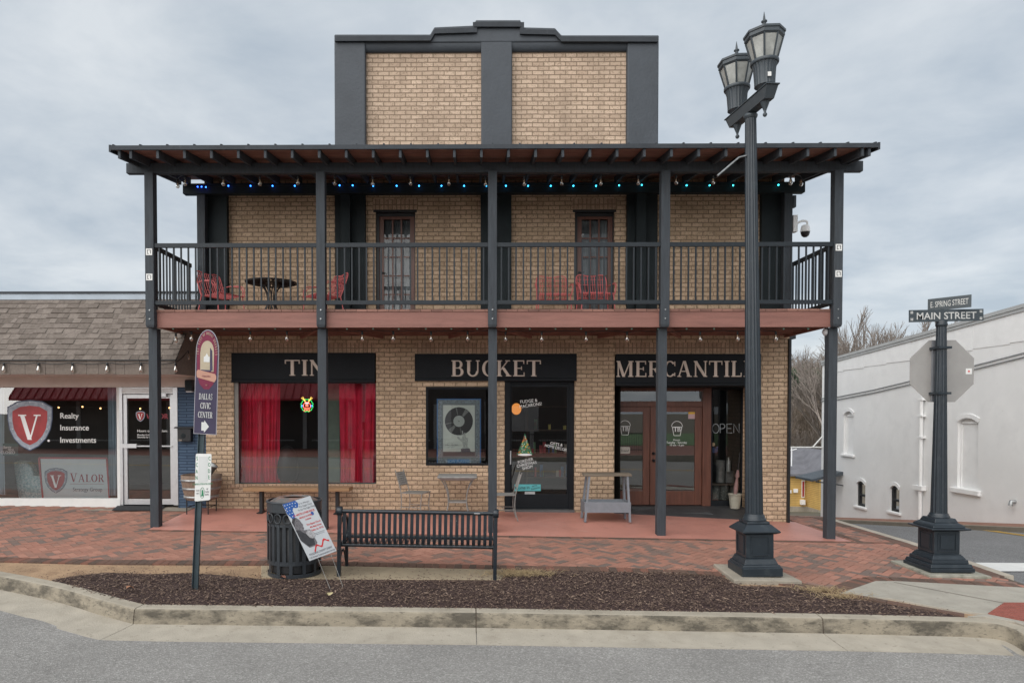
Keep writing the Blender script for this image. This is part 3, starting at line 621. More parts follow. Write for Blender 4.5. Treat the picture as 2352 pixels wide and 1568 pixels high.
while k < 23000:
    x, y = rnd.uniform(x0, x1), rnd.uniform(y0, y1)
    if not inpoly(x, y, mp_): continue
    k += 1; e = edge_dist(x, y, mp_); x += rnd.gauss(0, .012); y += rnd.gauss(0, .012)
    h = min(.035, e * .2) * (0.75 + .25 * math.sin(x * 3.1) * math.cos(y * 5)); z = gz(x, y) + .008 + h * rnd.uniform(.4, 1.15)
    l, wd, t = (rnd.uniform(.008, .020), rnd.uniform(.0035, .009), rnd.uniform(.002, .005)) if rnd.random() < .94 else (rnd.uniform(.02, .045), rnd.uniform(.006, .012), .006); a = rnd.uniform(0, 6.28); u = Vector((math.cos(a), math.sin(a), rnd.uniform(-.45, .45))) * l; v = Vector((-math.sin(a), math.cos(a), rnd.uniform(-.5, .5))) * wd; n = Vector((0, 0, t)); c = Vector((x, y, z))
    ml.add([c - u, c + v, c + u, c - v, c + n], [(0, 1, 4), (1, 2, 4), (2, 3, 4), (3, 0, 4)])
k = 0
while k < 900:                                       # strays on the dirt and the kerb
    x, y = rnd.uniform(x0 - .8, x1), rnd.uniform(y0, y1 + .2); 
    if inpoly(x, y, mp_) or not inpoly(x, y, bp): k += .02; continue
    e = edge_dist(x, y, mp_)
    if rnd.random() > math.exp(-e / .16): k += .02; continue
    k += 1; a = rnd.uniform(0, 6.28); l = rnd.uniform(.008, .02); c = Vector((x, y, gz(x, y) + .014)); u = Vector((math.cos(a), math.sin(a), 0)) * l; v = Vector((-math.sin(a), math.cos(a), 0)) * l * .4
    ml.add([c - u, c + v, c + u, c - v, c + Vector((0, 0, .006))], [(0, 1, 4), (1, 2, 4), (2, 3, 4), (3, 0, 4)])
tag(ml.build('mulch', M_mulch), label='red brown bark mulch filling the bed behind the kerb', kind='stuff')
# side street -----------------------------------------------------------------
def zside(x, y):
    a = (gz(XS, y) - .10) if y > 9 else gz(XS, 9) - .10
    b = -.89 - .135 * (y - 15.6) if y > 15.6 else -.89 + .06 * (15.6 - y)
    b = min(b, -.45) if y > 3 else b
    t = max(0, min(1, (x - XS) / 5.65)); t = t ** 1.0
    return lerp(a, b, t)
mb = MB(); xs = [XS + .14, 7.6, 8.5, 9.5, 10.5, 11.5, 12.5]; ys = [6.9, 7.5, 8.2, 9, 10, 11, 12, 12.7, 13.5, 14.5, 15.6, 17, 20, 25, 30, 40, 56]
def zs2(x, y):
    z = zside(x, y)
    if y < 9.0: z = lerp(zroad(x, 6.9) + .004, z, max(0, (y - 6.9) / 2.1))
    return z
mb.add([(x, y, zs2(x, y)) for y in ys for x in xs], [(j * 7 + i, j * 7 + i + 1, (j + 1) * 7 + i + 1, (j + 1) * 7 + i) for j in range(len(ys) - 1) for i in range(6)])
mb.add([(6.99, y, terr(6, y) + .13) if 0 else (-30 if x < 1 else x, y, -.13 * (y - 13.5) - .29 + (.0)) for y in (19.2, 30, 46, 56) for x in (0, XS + .14)], [(0, 1, 3, 2), (2, 3, 5, 4), (4, 5, 7, 6)])
tag(mb.build('side_street', M_asph2), kind='structure')
mb = MB()
ky = [8.9, 10, 10.9, 12, 12.7, 13.5, 15, 17, 19]
mb.add([p for y in ky for p in ((XS, y, gz(XS, y) - .03), (XS, y, gz(XS, y) + .016), (XS + .15, y, gz(XS, y) + .012), (XS + .155, y, gz(XS, y) - .16))], [(4 * i + j, 4 * i + j + 1, 4 * i + j + 5, 4 * i + j + 4) for i in range(len(ky) - 1) for j in range(3)] + [(0, 1, 2, 3)])
tag(mb.build('side_kerb', conc('pale kerb concrete', (.44, .39, .32), (.34, .30, .24))), kind='structure')
# far kerb and pavement of the side street
mb = MB(); fy = [4, 8, 12, 15.6, 20, 26, 34]
zf_ = lambda y: zside(12.5, y)
mb.add([p for y in fy for p in ((12.5, y, zf_(y) - .1), (12.5, y, zf_(y) + .11), (12.62, y, zf_(y) + .12), (12.66, y, zf_(y) + .12))], [(4 * i + j, 4 * i + j + 1, 4 * i + j + 5, 4 * i + j + 4) for i in range(len(fy) - 1) for j in range(3)])
tag(mb.build('far_kerb', conc('far kerb concrete', (.22, .19, .15), (.14, .12, .09))), kind='structure')
mb = MB(); mb.add([p for y in fy for p in ((12.66, y, zf_(y) + .12), (13.6, y, zf_(y) + .17))], [(2 * i, 2 * i + 1, 2 * i + 3, 2 * i + 2) for i in range(len(fy) - 1)])
tag(mb.build('far_pavement', pbr('far brick pavement', (.25, .13, .09), .9, .25, 3)), kind='structure')
# painted marks on the side street
def GS(px, py):
    d = ray(px, py); lo, hi = 5.0, 60.0
    for _ in range(50):
        m = (lo + hi) / 2; p = CAM + d * (m / d.y)
        if p.z > zs2(min(max(p.x, XS), 12.5), p.y): lo = m
        else: hi = m
    return CAM + d * (lo / d.y)
mb = MB(); q = [GS(2240, 1293), GS(2400, 1294), GS(2440, 1313), GS(2283, 1313)]
mb.poly([(p.x, p.y, p.z + .012) for p in q]); tag(mb.build('stop_line', M_whitep), kind='structure')
mb = MB(); ly = [8, 11, 14, 15.6, 17, 20, 26]
mb.add([p for y in ly for p in ((11.55, y, zs2(11.55, y) + .01), (11.66, y, zs2(11.66, y) + .01), (11.74, y, zs2(11.74, y) + .01), (11.85, y, zs2(11.85, y) + .01))], [(4 * i + j, 4 * i + j + 1, 4 * i + j + 5, 4 * i + j + 4) for i in range(len(ly) - 1) for j in (0, 2)])
tag(mb.build('street_line', M_yellow), kind='structure')
# ================= the two-storey brick building =================
SHOP = thing('brick_building', 'two-storey tan brick shop building with charcoal stepped parapet and full-width timber balcony', 'building', (0, WY, 0))
XL, XR = xw(473, WY, 1000), xw(1811, WY, 1000)
XL2, XR2 = xw(470, WY, 500), xw(1801, WY, 500)
def wallgrid(mb, x0, x1, z0, z1, holes, y, th=.22):
    """front face at y with holes (x0,x1,z0,z1) and their reveals"""
    xs = sorted({x0, x1, *[h[0] for h in holes], *[h[1] for h in holes]}); zs_ = sorted({z0, z1, *[h[2] for h in holes], *[h[3] for h in holes]})
    for a, b in zip(xs, xs[1:]):
        for c, d in zip(zs_, zs_[1:]):
            if any(h[0] <= a and b <= h[1] and h[2] <= c and d <= h[3] for h in holes): continue
            mb.quad((a, y, c), (b, y, c), (b, y, d), (a, y, d))
    for h in holes:
        a, b, c, d = h[:4]; t = h[4] if len(h) > 4 else th
        mb.quad((a, y, c), (a, y, d), (a, y + t, d), (a, y + t, c)); mb.quad((b, y, c), (b, y + t, c), (b, y + t, d), (b, y, d))
        mb.quad((a, y, c), (a, y + t, c), (b, y + t, c), (b, y, c)); mb.quad((a, y, d), (b, y, d), (b, y + t, d), (a, y + t, d))
    return mb
c2, c3, c4 = C(560, 800, 3.136), C(1000, 840, 3.136), C(1400, 840, 2.8)
ZB = -4.0
def W(px0, px1, py0, py1, Y=WY): return (xw(px0, Y, (py0 + py1) / 2), xw(px1, Y, (py0 + py1) / 2), zw(py1, Y, (px0 + px1) / 2), zw(py0, Y, (px0 + px1) / 2))
sign1 = W(532, 862, 810, 878); win1 = W(537, 864, 878, 1111)
sign2 = W(952.5, 1324.5, 812, 875); win2 = W(978, 1135, 888, 1068.5); door2 = W(1159, 1320, 875, 1180)
sign3 = W(1413.5, 1747, 812.5, 886); ent3 = W(1411, 1747, 813, 1200)
ZW1 = 3.26
holes = [(win1[0], win1[1], win1[2], sign1[3], .12), (win2[0], win2[1], win2[2], win2[3], .08), (door2[0], door2[1], -.25, sign2[3] - .01, .14), (ent3[0], ent3[1], -.3, sign3[3], .80)]
mb = wallgrid(MB(), XL, XR, ZB, ZW1, holes, WY)
mb.quad((XR, WY, ZB), (XR, 25, ZB), (XR, 25, ZW1), (XR, WY, ZW1)); mb.quad((XL, WY, ZB), (XL, WY, ZW1), (XL, 25, ZW1), (XL, 25, ZB)); mb.quad((XL, 25, ZB), (XL, 25, ZW1), (XR, 25, ZW1), (XR, 25, ZB))
mb.build('wall', M_brick, SHOP)
# soldier courses
sd = MB()
for a, b in ((532, 862), (953, 1325), (1413, 1747)):
    x0, x1 = xw(a, WY, 800), xw(b, WY, 800); MB().box(x0, x1, WY - .004, WY + .05, zw(811, WY), zw(787, WY), 'b').build('soldier_course', M_soldier, SHOP)
sd.box(win1[0] - .07, win1[1] + .02, WY - .018, WY + .1, win1[2] - .06, win1[2] - .003, 'b')
sd.build('brick_sill', M_soldier, SHOP)
# upper wall: brick panels between charcoal pilasters
pil = [(473, 526), (772, 841), (1104, 1174), (1438, 1507), (1744, 1801)]
D1 = W(863, 954, 482, 712); D2 = W(1320, 1411, 482, 712)
up_top = zw(343, 10.4) + .145 * 2.3 + .07
dholes = [(d[0], d[1], 3.30, d[3], .20) for d in (D1, D2)]
mb = wallgrid(MB(), XL2, XR2, ZW1, up_top, dholes, WY)
mb.quad((XR2, WY, ZW1), (XR2, 25, ZW1), (XR2, 25, up_top), (XR2, WY, up_top)); mb.quad((XL2, WY, ZW1), (XL2, WY, up_top), (XL2, 25, up_top), (XL2, 25, ZW1)); mb.quad((XL2, 25, ZW1), (XL2, 25, up_top), (XR2, 25, up_top), (XR2, 25, ZW1))
mb.quad((XL2, WY, up_top), (XR2, WY, up_top), (XR2, 25, up_top - .4), (XL2, 25, up_top - .4))
mb.build('upper_wall', M_brick, SHOP)
for d, (a, b) in ((D1, (857, 960)), (D2, (1315, 1417))): MB().box(xw(a, WY, 470), xw(b, WY, 470), WY - .006, WY + .05, zw(481, WY), zw(457, WY), 'b').build('soldier_course', M_soldier, SHOP)
PP = .10
for a, b in pil:
    MB().box(xw(a, WY, 560), xw(b, WY, 560), WY - PP, WY + .02, 3.45, zw(425, WY), 'b').build('pilaster', M_blackgreen, SHOP)
# parapet
p2 = C(820, 20, 2.6727)
prof = [p2(50, 905), p2(50, 200), p2(685, 200), p2(712, 152), p2(985, 140), p2(985, 105), p2(1285, 105), p2(1285, 152), p2(1512, 157), p2(1555, 205), p2(2200, 205), p2(2195, 905)]
pz = [(P(x, y, WY).x, P(x, y, WY).z) for x, y in prof]
zp0 = up_top + .003
pz[0] = (pz[1][0], zp0); pz[-1] = (pz[-2][0], zp0)
brl, brr = (841.7, 1105, 122), (1175.5, 1437.5, 121.5)
zt = zw(122, WY); bx = [xw(v, WY, 250) for v in (841.7, 1105, 1175.5, 1437.5)]
zl = zw(105, WY)
# stucco face as pieces round the two brick panels, proud of the brick
Y0 = WY - .12
st = MB()
top = pz[1:-1]
st.prism([(x, Y0, z) for x, z in top] + [(pz[-1][0], Y0, zl), (pz[0][0], Y0, zl)][0:2], (0, .40, 0))
xa, xb = pz[0][0], pz[-1][0]
for a, b in ((xa, bx[0]), (bx[1], bx[2]), (bx[3], xb)): st.box(a, b, Y0 + .0, Y0 + .4, zp0, zl, 'u')
st.build('parapet', M_darkstucco, SHOP, bevel=.02)
ln = MB()
for a, b in ((bx[0], bx[1]), (bx[2], bx[3])):   # rounded, recessed lintel roll
    r = (zl - zt) / 2; n = 10
    vs = []
    for i in range(n + 1):
        t = math.pi / 2 * i / n; vs += [(a, Y0 + .09 - .085 * math.sin(t) * 0 + .09 * (1 - math.cos(t)) - .07, zl + .02 - 2 * (r + .01) * math.sin(t)), (b, Y0 + .02 + .09 * (1 - math.cos(t)), zl + .02 - 2 * (r + .01) * math.sin(t))]
    ln.add(vs, [(2 * i, 2 * i + 1, 2 * i + 3, 2 * i + 2) for i in range(n)], True)
ln.build('lintel', M_darkstucco, SHOP)
pb = MB()
for a, b in ((bx[0], bx[1]), (bx[2], bx[3])): pb.box(a - .01, b + .01, WY, WY + .2, zp0, zt + .05, 'b')
pb.build('brick_panel', M_brick_pale, SHOP)
# metal coping
cop = [p2(47, 190), p2(685, 187), p2(712, 140), p2(975, 132), p2(977, 94), p2(1290, 94), p2(1292, 142), p2(1518, 147), p2(1560, 192), p2(2205, 194)]
cpt = [(P(x, y, WY - .16).x, P(x, y, WY - .16).z) for x, y in cop]
hgt = .085
cm = MB()
for (xa_, za_), (xb_, zb_) in zip(cpt, cpt[1:]):
    if abs(xb_ - xa_) < .05:
        cm.box(min(xa_, xb_) - .02, max(xa_, xb_) + .05, WY - .158, WY + .30, min(za_, zb_) - hgt, max(za_, zb_) - .003); continue
    cm.prism([(xa_, WY - .16, za_ - hgt), (xb_, WY - .16, zb_ - hgt), (xb_, WY - .16, zb_), (xa_, WY - .16, za_)], (0, .47, 0))
    cm.prism([(xa_, WY - .172, za_ - hgt - .006), (xb_, WY - .172, zb_ - hgt - .006), (xb_, WY - .172, zb_ - hgt + .008), (xa_, WY - .172, za_ - hgt + .008)], (0, .015, 0))
cm.build('coping', M_dark, SHOP)
# ---- balcony roof --------------------------------------------------------
YE = 10.4
ZE = zw(343, YE)                       # underside of the sheathing at the front edge
SLP = .145
RX0, RX1 = xw(259, YE, 340), xw(2012, YE, 336)
def zroofu(y): return ZE + SLP * (y - YE)
rf = MB()
for i in range(16):                     # sheathing planks, one per loose piece
    a, b = YE + .01 + i * .143, YE + .01 + i * .143 + .138
    rf.add([(RX0 + .05, a, zroofu(a)), (RX1 - .05, a, zroofu(a)), (RX1 - .05, b, zroofu(b)), (RX0 + .05, b, zroofu(b)), (RX0 + .05, a, zroofu(a) + .02), (RX1 - .05, a, zroofu(a) + .02), (RX1 - .05, b, zroofu(b) + .02), (RX0 + .05, b, zroofu(b) + .02)], [(0, 3, 2, 1), (4, 5, 6, 7), (0, 1, 5, 4), (2, 3, 7, 6), (3, 0, 4, 7), (1, 2, 6, 5)])
rf.build('roof_planks', M_redplank, SHOP)
mr = MB()
zt0, zt1 = zroofu(YE - .03) + .022, zroofu(WY) + .022
mr.prism([(RX0, YE - .03, zt0), (RX0, WY - .005, zt1), (RX0, WY - .005, zt1 + .03), (RX0, YE - .03, zt0 + .03)], (RX1 - RX0, 0, 0))
mr.box(RX0, RX1, YE - .06, YE - .032, zt0 - .030, zt0 + .035)
n = 28
for i in range(n + 1):
    x = lerp(RX0 + .02, RX1 - .02, i / n)
    mr.prism([(x - .012, YE - .04, zt0 + .031), (x - .012, WY - .01, zt1 + .031), (x - .012, WY - .01, zt1 + .06), (x - .012, YE - .04, zt0 + .06)], (.024, 0, 0))
for x in (RX0 - .03, RX1 + .001): mr.prism([(x, YE - .06, zt0 - .06), (x, WY - .01, zt1 - .06), (x, WY - .01, zt1 + .045), (x, YE - .06, zt0 + .045)], (.03, 0, 0))
mr.build('metal_roof', M_dark, SHOP)
ra_px = [288.5] + [c_ for c_ in []]
xr0 = xw(355, YE, 350); nr = 29
rx = [RX0 + .10]
crp = C(260, 340, 3.016)
r_first = xw(crp(207, 130)[0], YE, 350); r_pitch = .4085
rx = [RX0 + .11] + [r_first + .4085 * i for i in range(0, 28)]
rx = [x for x in rx if x < RX1 - .2] + [RX1 - .11]
for i, x in enumerate(rx):
    h = .125
    MB().prism([(x - .019, YE - .027, zroofu(YE - .027) - .003), (x - .019, YE - .027, zroofu(YE - .027) - h), (x - .019, WY - .17, zroofu(WY - .17) - h), (x - .019, WY - .17, zroofu(WY - .17) - .003)], (.038, 0, 0)).build('rafter', M_post, SHOP)
BZ1 = zw(372, FY - .05); BZ0 = zw(395.5, FY - .05)
mb = MB(); bx0, bx1 = xw(293, FY, 380), xw(1979, FY, 376)
mb.prism([(bx0, FY - .05, BZ0), (bx1, FY - .05, BZ0), (bx1, FY - .05, BZ1), (bx0, FY - .05, BZ1)], (0, .1, 0))
mb.build('roof_beam', M_post, SHOP, bevel=.006)
mb = MB(); mb.box(xw(421, 12.45, 430), xw(1848, 12.45, 425), 12.42, 12.56, zw(443, 12.42), zroofu(12.5) - .13); mb.build('ledger_beam', M_blackgreen, SHOP, bevel=.004)
# posts
PW = .140
posts = [(346.5, 353.5, 1213), (738, 740.5, 1228), (1131, 1131.5, 1234), (1526.5, 1520.5, 1235), (1922, 1911, 1241)]
upx = []
for i, (u_, l_, by) in enumerate(posts):
    x = xw(u_, FY - .06, 560) ; upx.append(x)
    y0 = FY - .12
    mb = MB().box(x - PW / 2, x + PW / 2, y0, y0 + PW, zw(746, y0), BZ0 - .002)
    q = zw(746, y0); mb.frust((x, y0 + PW / 2), (PW / 2 - .012, PW / 2 - .012), (PW / 2, PW / 2), q - .035, q)
    o = mb.build('post', M_post, SHOP, bevel=.005)
    bl = MB()
    for dz in (.13, .30):
        bl.xf(Matrix()); bl.lathe([(.014, 0), (.014, .010), (.008, .014)], (0, 0, 0), 10); 
    bl = MB()
    for dz in (.10, .24):
        pts = [(x + .012 * math.cos(t * math.pi / 4), y0 - .001, q + dz + .012 * math.sin(t * math.pi / 4)) for t in range(8)]; bl.prism(pts, (0, -.010, 0))
    bl.build('bolt', M_galv, o)
    xl = xw(l_, FY + .05, 980)
    MB().box(xl - PW / 2, xl + PW / 2, FY + .035, FY + .035 + PW, gz(xl, FY + .1) - .05, 3.205).build('lower_post', M_post, SHOP, bevel=.005)
for j in (0, 4):                                            # small square plates on the end posts
    for py in (577, 635) if j == 0 else (570, 630):
        x = upx[j] + (-.0 if j == 0 else .0); z = zw(py, FY - .12)
        o = MB().box(x - .05, x + .05, FY - .126, FY - .121, z - .052, z + .052).build('plate', M_white, SHOP)
        k = MB()
        for a, b, c_, d_ in ((-.03, -.022, -.03, .03), (-.03, -.005, .025, .032), (-.03, -.005, -.032, -.025), (.02, .028, -.03, .03), (.0, .02, .025, .032)): k.box(x + a, x + b, FY - .129, FY - .1265, z + c_, z + d_)
        k.build('symbol', M_black, o)
# deck
DX0, DX1 = upx[0] + PW / 2, upx[4] - PW / 2
DZ1, DZ0 = zw(716, FY), zw(752, FY)
MB().box(upx[0] - .02, upx[4] + .02, FY - .02, FY + .03, DZ0, DZ1).build('fascia_board', M_redwood, SHOP, bevel=.003)
for x in (DX0 - .09, DX1 + .04): MB().box(x, x + .045, FY + .032, WY - .005, DZ0 + .02, DZ1).build('deck_joist', M_joist, SHOP)
for y in (11.3, 11.62, 11.94, 12.26, 12.6): MB().box(DX0, DX1, y, y + .045, DZ0 + .05, DZ1 - .003).build('deck_joist', M_joist, SHOP)
dk = MB(); x = upx[0] + .02
while x < upx[4] - .1:
    wd = .172; dz = random.uniform(-.002, .003); dk.box(x, x + wd - .006, FY - .035, WY - .01, DZ1 + .001, DZ1 + .036 + dz); x += wd
dk.build('deck_planks', M_redplank, SHOP)
for i in range(1, 4):
    for s in (-1, 1): MB().bar((upx[i] + s * .05, FY + .1, DZ0 + .03), (upx[i] + s * .75, 12.6, DZ0 + .03), .045, .07).build('brace', M_joist, SHOP)
# railings
RT, RB = zw(565.5, FY), zw(696, FY)
for i in range(4):
    a, b = upx[i] + PW / 2, upx[i + 1] - PW / 2
    o = MB().box(a, b, FY - .10, FY - .055, RT - .035, RT + .035).box(a, b, FY - .095, FY - .06, RB - .035, RB + .03).build('railing', M_rail, SHOP, bevel=.004)
    n = round((b - a) / .1165)
    for k in range(n):
        x = a + (b - a) * (k + .62) / (n + .24); MB().box(x - .0115, x + .0115, FY - .088, FY - .066, RB + .03, RT - .035).build('baluster', M_rail, o)
for x in (DX0 - .05, DX1 + .05):
    o = MB().box(x - .022, x + .022, FY + .02, 12.42, RT - .035, RT + .035).build('railing', M_rail, SHOP, bevel=.004)
    MB().box(x - .018, x + .018, FY + .02, 12.42, RB - .035, RB + .03).build('bottom_rail', M_rail, o, bevel=.004)
    bb = MB()
    for k in range(12): y = FY + .1 + k * .1165; bb.box(x - .011, x + .011, y - .011, y + .011, RB + .03, RT - .035)
    tag(bb.build('balusters', M_rail, o), kind='stuff')
# posts against the wall
for a, b in ((452.5, 471), (782, 804), (1462, 1484), (1801, 1820)):
    x0, x1 = xw(a, 12.45, 560), xw(b, 12.45, 560); MB().box(x0, x1, 12.45, 12.59, DZ1 + .04, zw(443, 12.42) - .002).build('wall_post', M_post if a in (452.5, 1801) else M_blackgreen, SHOP, bevel=.004)
MB().box(xw(1811.5, WY - .05), xw(1816, WY - .05) + .005, WY - .06, WY + .02, -.4, 3.2).build('downpipe', M_black, SHOP)
MB().box(XR + .002, XR + .40, 13.3, 15.5, 3.27, 3.44).build('side_awning', M_dark, SHOP)
# ---- upper doors
def french_door(D, label=None):
    x0, x1, z0, z1 = D; z0 = DZ1 + .04
    fr = MB(); y = WY + .05
    fr.box(x0 - .04, x1 + .03, WY - .012, WY + .12, z1 - .045, z1 - .001)                       # steel lintel
    fr.build('door_lintel', M_black, SHOP)
    o = MB(); Lx0, Lx1 = x0 + .055, x1 - .02; Lz1 = z1 - .10
    MB().box(x0 + .001, Lx0, y, y + .12, z0, z1 - .046).box(x1 - .02, x1 - .001, y, y + .12, z0, z1 - .046).box(Lx0, Lx1, y + .02, y + .12, Lz1, z1 - .046).build('door_frame', M_black, SHOP)
    st_ = .085; y0, y1 = y + .04, y + .08
    o.box(Lx0, Lx0 + st_, y0, y1, z0, Lz1).box(Lx1 - st_, Lx1, y0, y1, z0, Lz1).box(Lx0 + st_, Lx1 - st_, y0, y1, Lz1 - .05, Lz1).box(Lx0 + st_, Lx1 - st_, y0, y1, z0, z0 + .20)
    gx0, gx1, gz0, gz1 = Lx0 + st_, Lx1 - st_, z0 + .2, Lz1 - .05
    for i in (1, 2): x = lerp(gx0, gx1, i / 3); o.box(x - .014, x + .014, y0 + .008, y1 - .008, gz0, gz1)
    for i in range(1, 5):
        z = lerp(gz0, gz1, i / 5)
        for k in range(3): a, b = lerp(gx0, gx1, k / 3) + (.014 if k else 0), lerp(gx0, gx1, (k + 1) / 3) - (.014 if k < 2 else 0); o.box(a, b, y0 + .010, y1 - .010, z - .012, z + .012)
    d = o.build('balcony_door', M_door, SHOP)
    MB().quad((gx0, y0 + .02, gz0), (gx1, y0 + .02, gz0), (gx1, y0 + .02, gz1), (gx0, y0 + .02, gz1)).build('pane', M_glass_up, d)
    MB().box(Lx0 + .02, Lx0 + .065, y0 - .03, y0 - .001, z0 + .93, z0 + .96).tube([(Lx0 + .05, y0 - .03, z0 + .945), (Lx0 + .13, y0 - .035, z0 + .945)], .008).build('handle', M_black, d)
    cv = MB(); n = 26
    cv.add([(lerp(gx0 + .0, gx1, i / n), y1 + .05 + .012 * math.sin(i * 1.9) , z) for i in range(n + 1) for z in (gz0 - .1, gz1)], [(2 * i, 2 * i + 2, 2 * i + 3, 2 * i + 1) for i in range(n)], True)
    cv.build('door_curtain', M_netcurt, d)
    MB().box(x0 + .0, x1 + .0, WY - .03, WY + .2, DZ1 + .037, z0 + .012).build('door_sill', M_offw, SHOP)
M_netcurt = pbr('grey net curtain', (.20, .215, .225), .9, .3, 2.2, stain=((.04, .045, .05), .75, 1.7, .46, .62))
french_door(D1); french_door(D2)
# ---- sign boards
for s, txt_, hh, ctr, wd in ((sign1, 'TIN', 0, None, None), (sign2, 'BUCKET', 0, None, None), (sign3, 'MERCANTILE', 0, None, None)):
    x0, x1, z0, z1 = s
    z0 += .05
    o = MB().box(x0 + .003, x1 - .003, WY - .03, WY + .03, z0, z1 - .003).box(x0 + .003, x1 - .003, WY - .045, WY + .04, z0 - .05, z0 - .001).build('sign_board', M_signb, SHOP, bevel=.006)
    if txt_ == 'TIN': a, b, t_, bt = c2(478, 310)[0], c2(790, 310)[0], c2(478, 312)[1], c2(478, 434)[1]
    elif txt_ == 'BUCKET': a, b, t_, bt = c3(403, 0)[0], c3(1102, 0)[0], c3(0, 190)[1], c3(0, 314)[1]
    else: a, b, t_, bt = c4(395, 0)[0], c4(1362, 0)[0], c4(0, 174)[1], c4(0, 284)[1]
    xa_, xb_ = xw(a, WY - .03, 840), xw(b, WY - .03, 840); zb_, zt_ = zw(bt, WY - .03, a), zw(t_, WY - .03, a)
    serif(txt_, ((xa_ + xb_) / 2, WY - .031, zb_), EX, EZ, zt_ - zb_, M_letter, o, width=xb_ - xa_, depth=.012, gap=.13)
    serif(txt_, ((xa_ + xb_) / 2 + .010, WY - .0305, zb_ - .006), EX, EZ, zt_ - zb_, M_lettershade, o, name='letter_shadow_edge', width=xb_ - xa_, depth=.004, gap=.13)
# ---- ground-floor window 1
def window(D, y, fw_, mat, name='shop_window', inset=.0, sill=None, gmat=None):
    x0, x1, z0, z1 = D
    o = MB().box(x0, x0 + fw_, y, y + .05, z0, z1).box(x1 - fw_, x1, y, y + .05, z0, z1).box(x0 + fw_, x1 - fw_, y, y + .05, z0, z0 + fw_).box(x0 + fw_, x1 - fw_, y, y + .05, z1 - fw_, z1).build(name, mat, SHOP)
    MB().quad((x0 + fw_, y + .02, z0 + fw_), (x1 - fw_, y + .02, z0 + fw_), (x1 - fw_, y + .02, z1 - fw_), (x0 + fw_, y + .02, z1 - fw_)).build('pane', gmat or M_glass, o)
    return o
w1 = (win1[0] + .002, win1[1] - .002, win1[2] + .002, sign1[2] + .0)
window(w1, WY + .07, .016, M_dark)
MB().box(w1[0] + .001, w1[0] + .075, WY + .03, WY + .068, w1[2], w1[3]).build('window_mullion', pbr('putty grey', (.23, .22, .20), .5), SHOP)
w2 = (win2[0] + .002, win2[1] - .002, win2[2] + .002, win2[3] - .002)
window(w2, WY - .012, .042, M_signb)
# door 2 (black frame, recessed)
x0, x1 = door2[0] + .002, door2[1] - .002; z0 = wprof(1.2) + .03; z1 = sign2[2] + .0
yd = WY + .10
MB().box(x0, x0 + .10, WY + .02, yd + .05, z0, z1).box(x1 - .09, x1, yd - .02, yd + .05, z0, z1).box(x0 + .1, x1 - .09, yd - .02, yd + .05, z1 - .05, z1).build('door_frame', M_signb, SHOP)
MB().box(x0 + .001, x1 - .001, WY - .03, yd + .3, z0 - .2, z0 + .02).build('door_step', pbr('grey step', (.11, .11, .11), .8, .2, 6), SHOP)
dl = MB(); a, b = x0 + .103, x1 - .093
z1_ = z1 - .053; dl.box(a, a + .035, yd, yd + .04, z0 + .03, z1_).box(b - .035, b, yd, yd + .04, z0 + .03, z1_).box(a + .035, b - .035, yd, yd + .04, z0 + .03, z0 + .30).box(a + .035, b - .035, yd, yd + .04, z1_ - .05, z1_)
dr2 = dl.build('shop_door', M_signb, SHOP)
MB().quad((a + .035, yd + .02, z0 + .3), (b - .035, yd + .02, z0 + .3), (b - .035, yd + .02, z1_ - .05), (a + .035, yd + .02, z1_ - .05)).build('pane', M_glass, dr2)
hx, hz0, hz1 = xw(c3(861, 0)[0], yd), zw(c3(0, 1003)[1], yd), zw(c3(0, 897)[1], yd)
MB().box(hx - .012, hx + .022, yd - .06, yd - .03, hz0, hz1).box(hx, hx + .01, yd - .03, yd + .001, hz0 + .03, hz0 + .05).box(hx, hx + .01, yd - .03, yd + .001, hz1 - .05, hz1 - .03).build('handle', M_alu, dr2)
def slant(string, p0, p1, hh, parent, y, mat=M_white, bold=.0, shear=0, xs=.9, name='lettering', fn=None):
    """lettering on a plane of constant y from picture point p0 (left, baseline) to p1"""
    A, B = P(*p0, y), P(*p1, y); A.y = B.y = y; u = (B - A).normalized(); v = Vector((-u.z, 0, u.x)); h = hh * y / F
    o = text(string, A, u, v, h, mat, parent, name, align='LEFT', depth=.001)
    co = [Vector(q.co) for q in o.data.vertices]; off = Vector(A) - offs(parent)
    L_ = max((c - off).dot(u) for c in co); k = (B - A).length / L_
    for q, c in zip(o.data.vertices, co):
        d = c - off; s_ = d.dot(u); q.co = off + u * (s_ * k) + (d - u * s_)
    return o
ydl = yd + .012
for s_, p, q, h_ in (('FUDGE &', c3(942, 527), c3(1078, 513), 7.6), ('MACARONS!', c3(938, 565), c3(1112, 540), 7.6), ('GIFTS &', c3(1175, 848), c3(1273, 864), 6.8), ('HOME DECOR!', c3(1132, 864), c3(1310, 903), 6.8), ('FOREVER', c3(925, 1000), c3(1046, 972), 7), ('CHRISTMAS', c3(917, 1030), c3(1072, 997), 7), ('SHOP!', c3(960, 1048), c3(1042, 1030), 6.5)):
    slant(s_, p, q, h_, dr2, ydl)
def panel(D, y, mat, parent, name, th=.004): return MB().box(D[0], D[1], y, y + th, D[2], D[3]).build(name, mat, parent)
M_teal = pbr('teal sticker', (.10, .42, .44), .5, .05)
D = W(*[c3(897, 0)[0], c3(1103, 0)[0], c3(0, 1160)[1], c3(0, 1212)[1]], ydl)
st_ = panel(D, ydl - .002, M_teal, dr2, 'sticker')
slant('Come in', c3(905, 1204), c3(1015, 1196), 9, st_, ydl - .006, M_black); slant("we're", c3(1035, 1184), c3(1075, 1174), 5, st_, ydl - .006, M_black); slant('Awesome', c3(1028, 1206), c3(1096, 1190), 5, st_, ydl - .006, M_black)
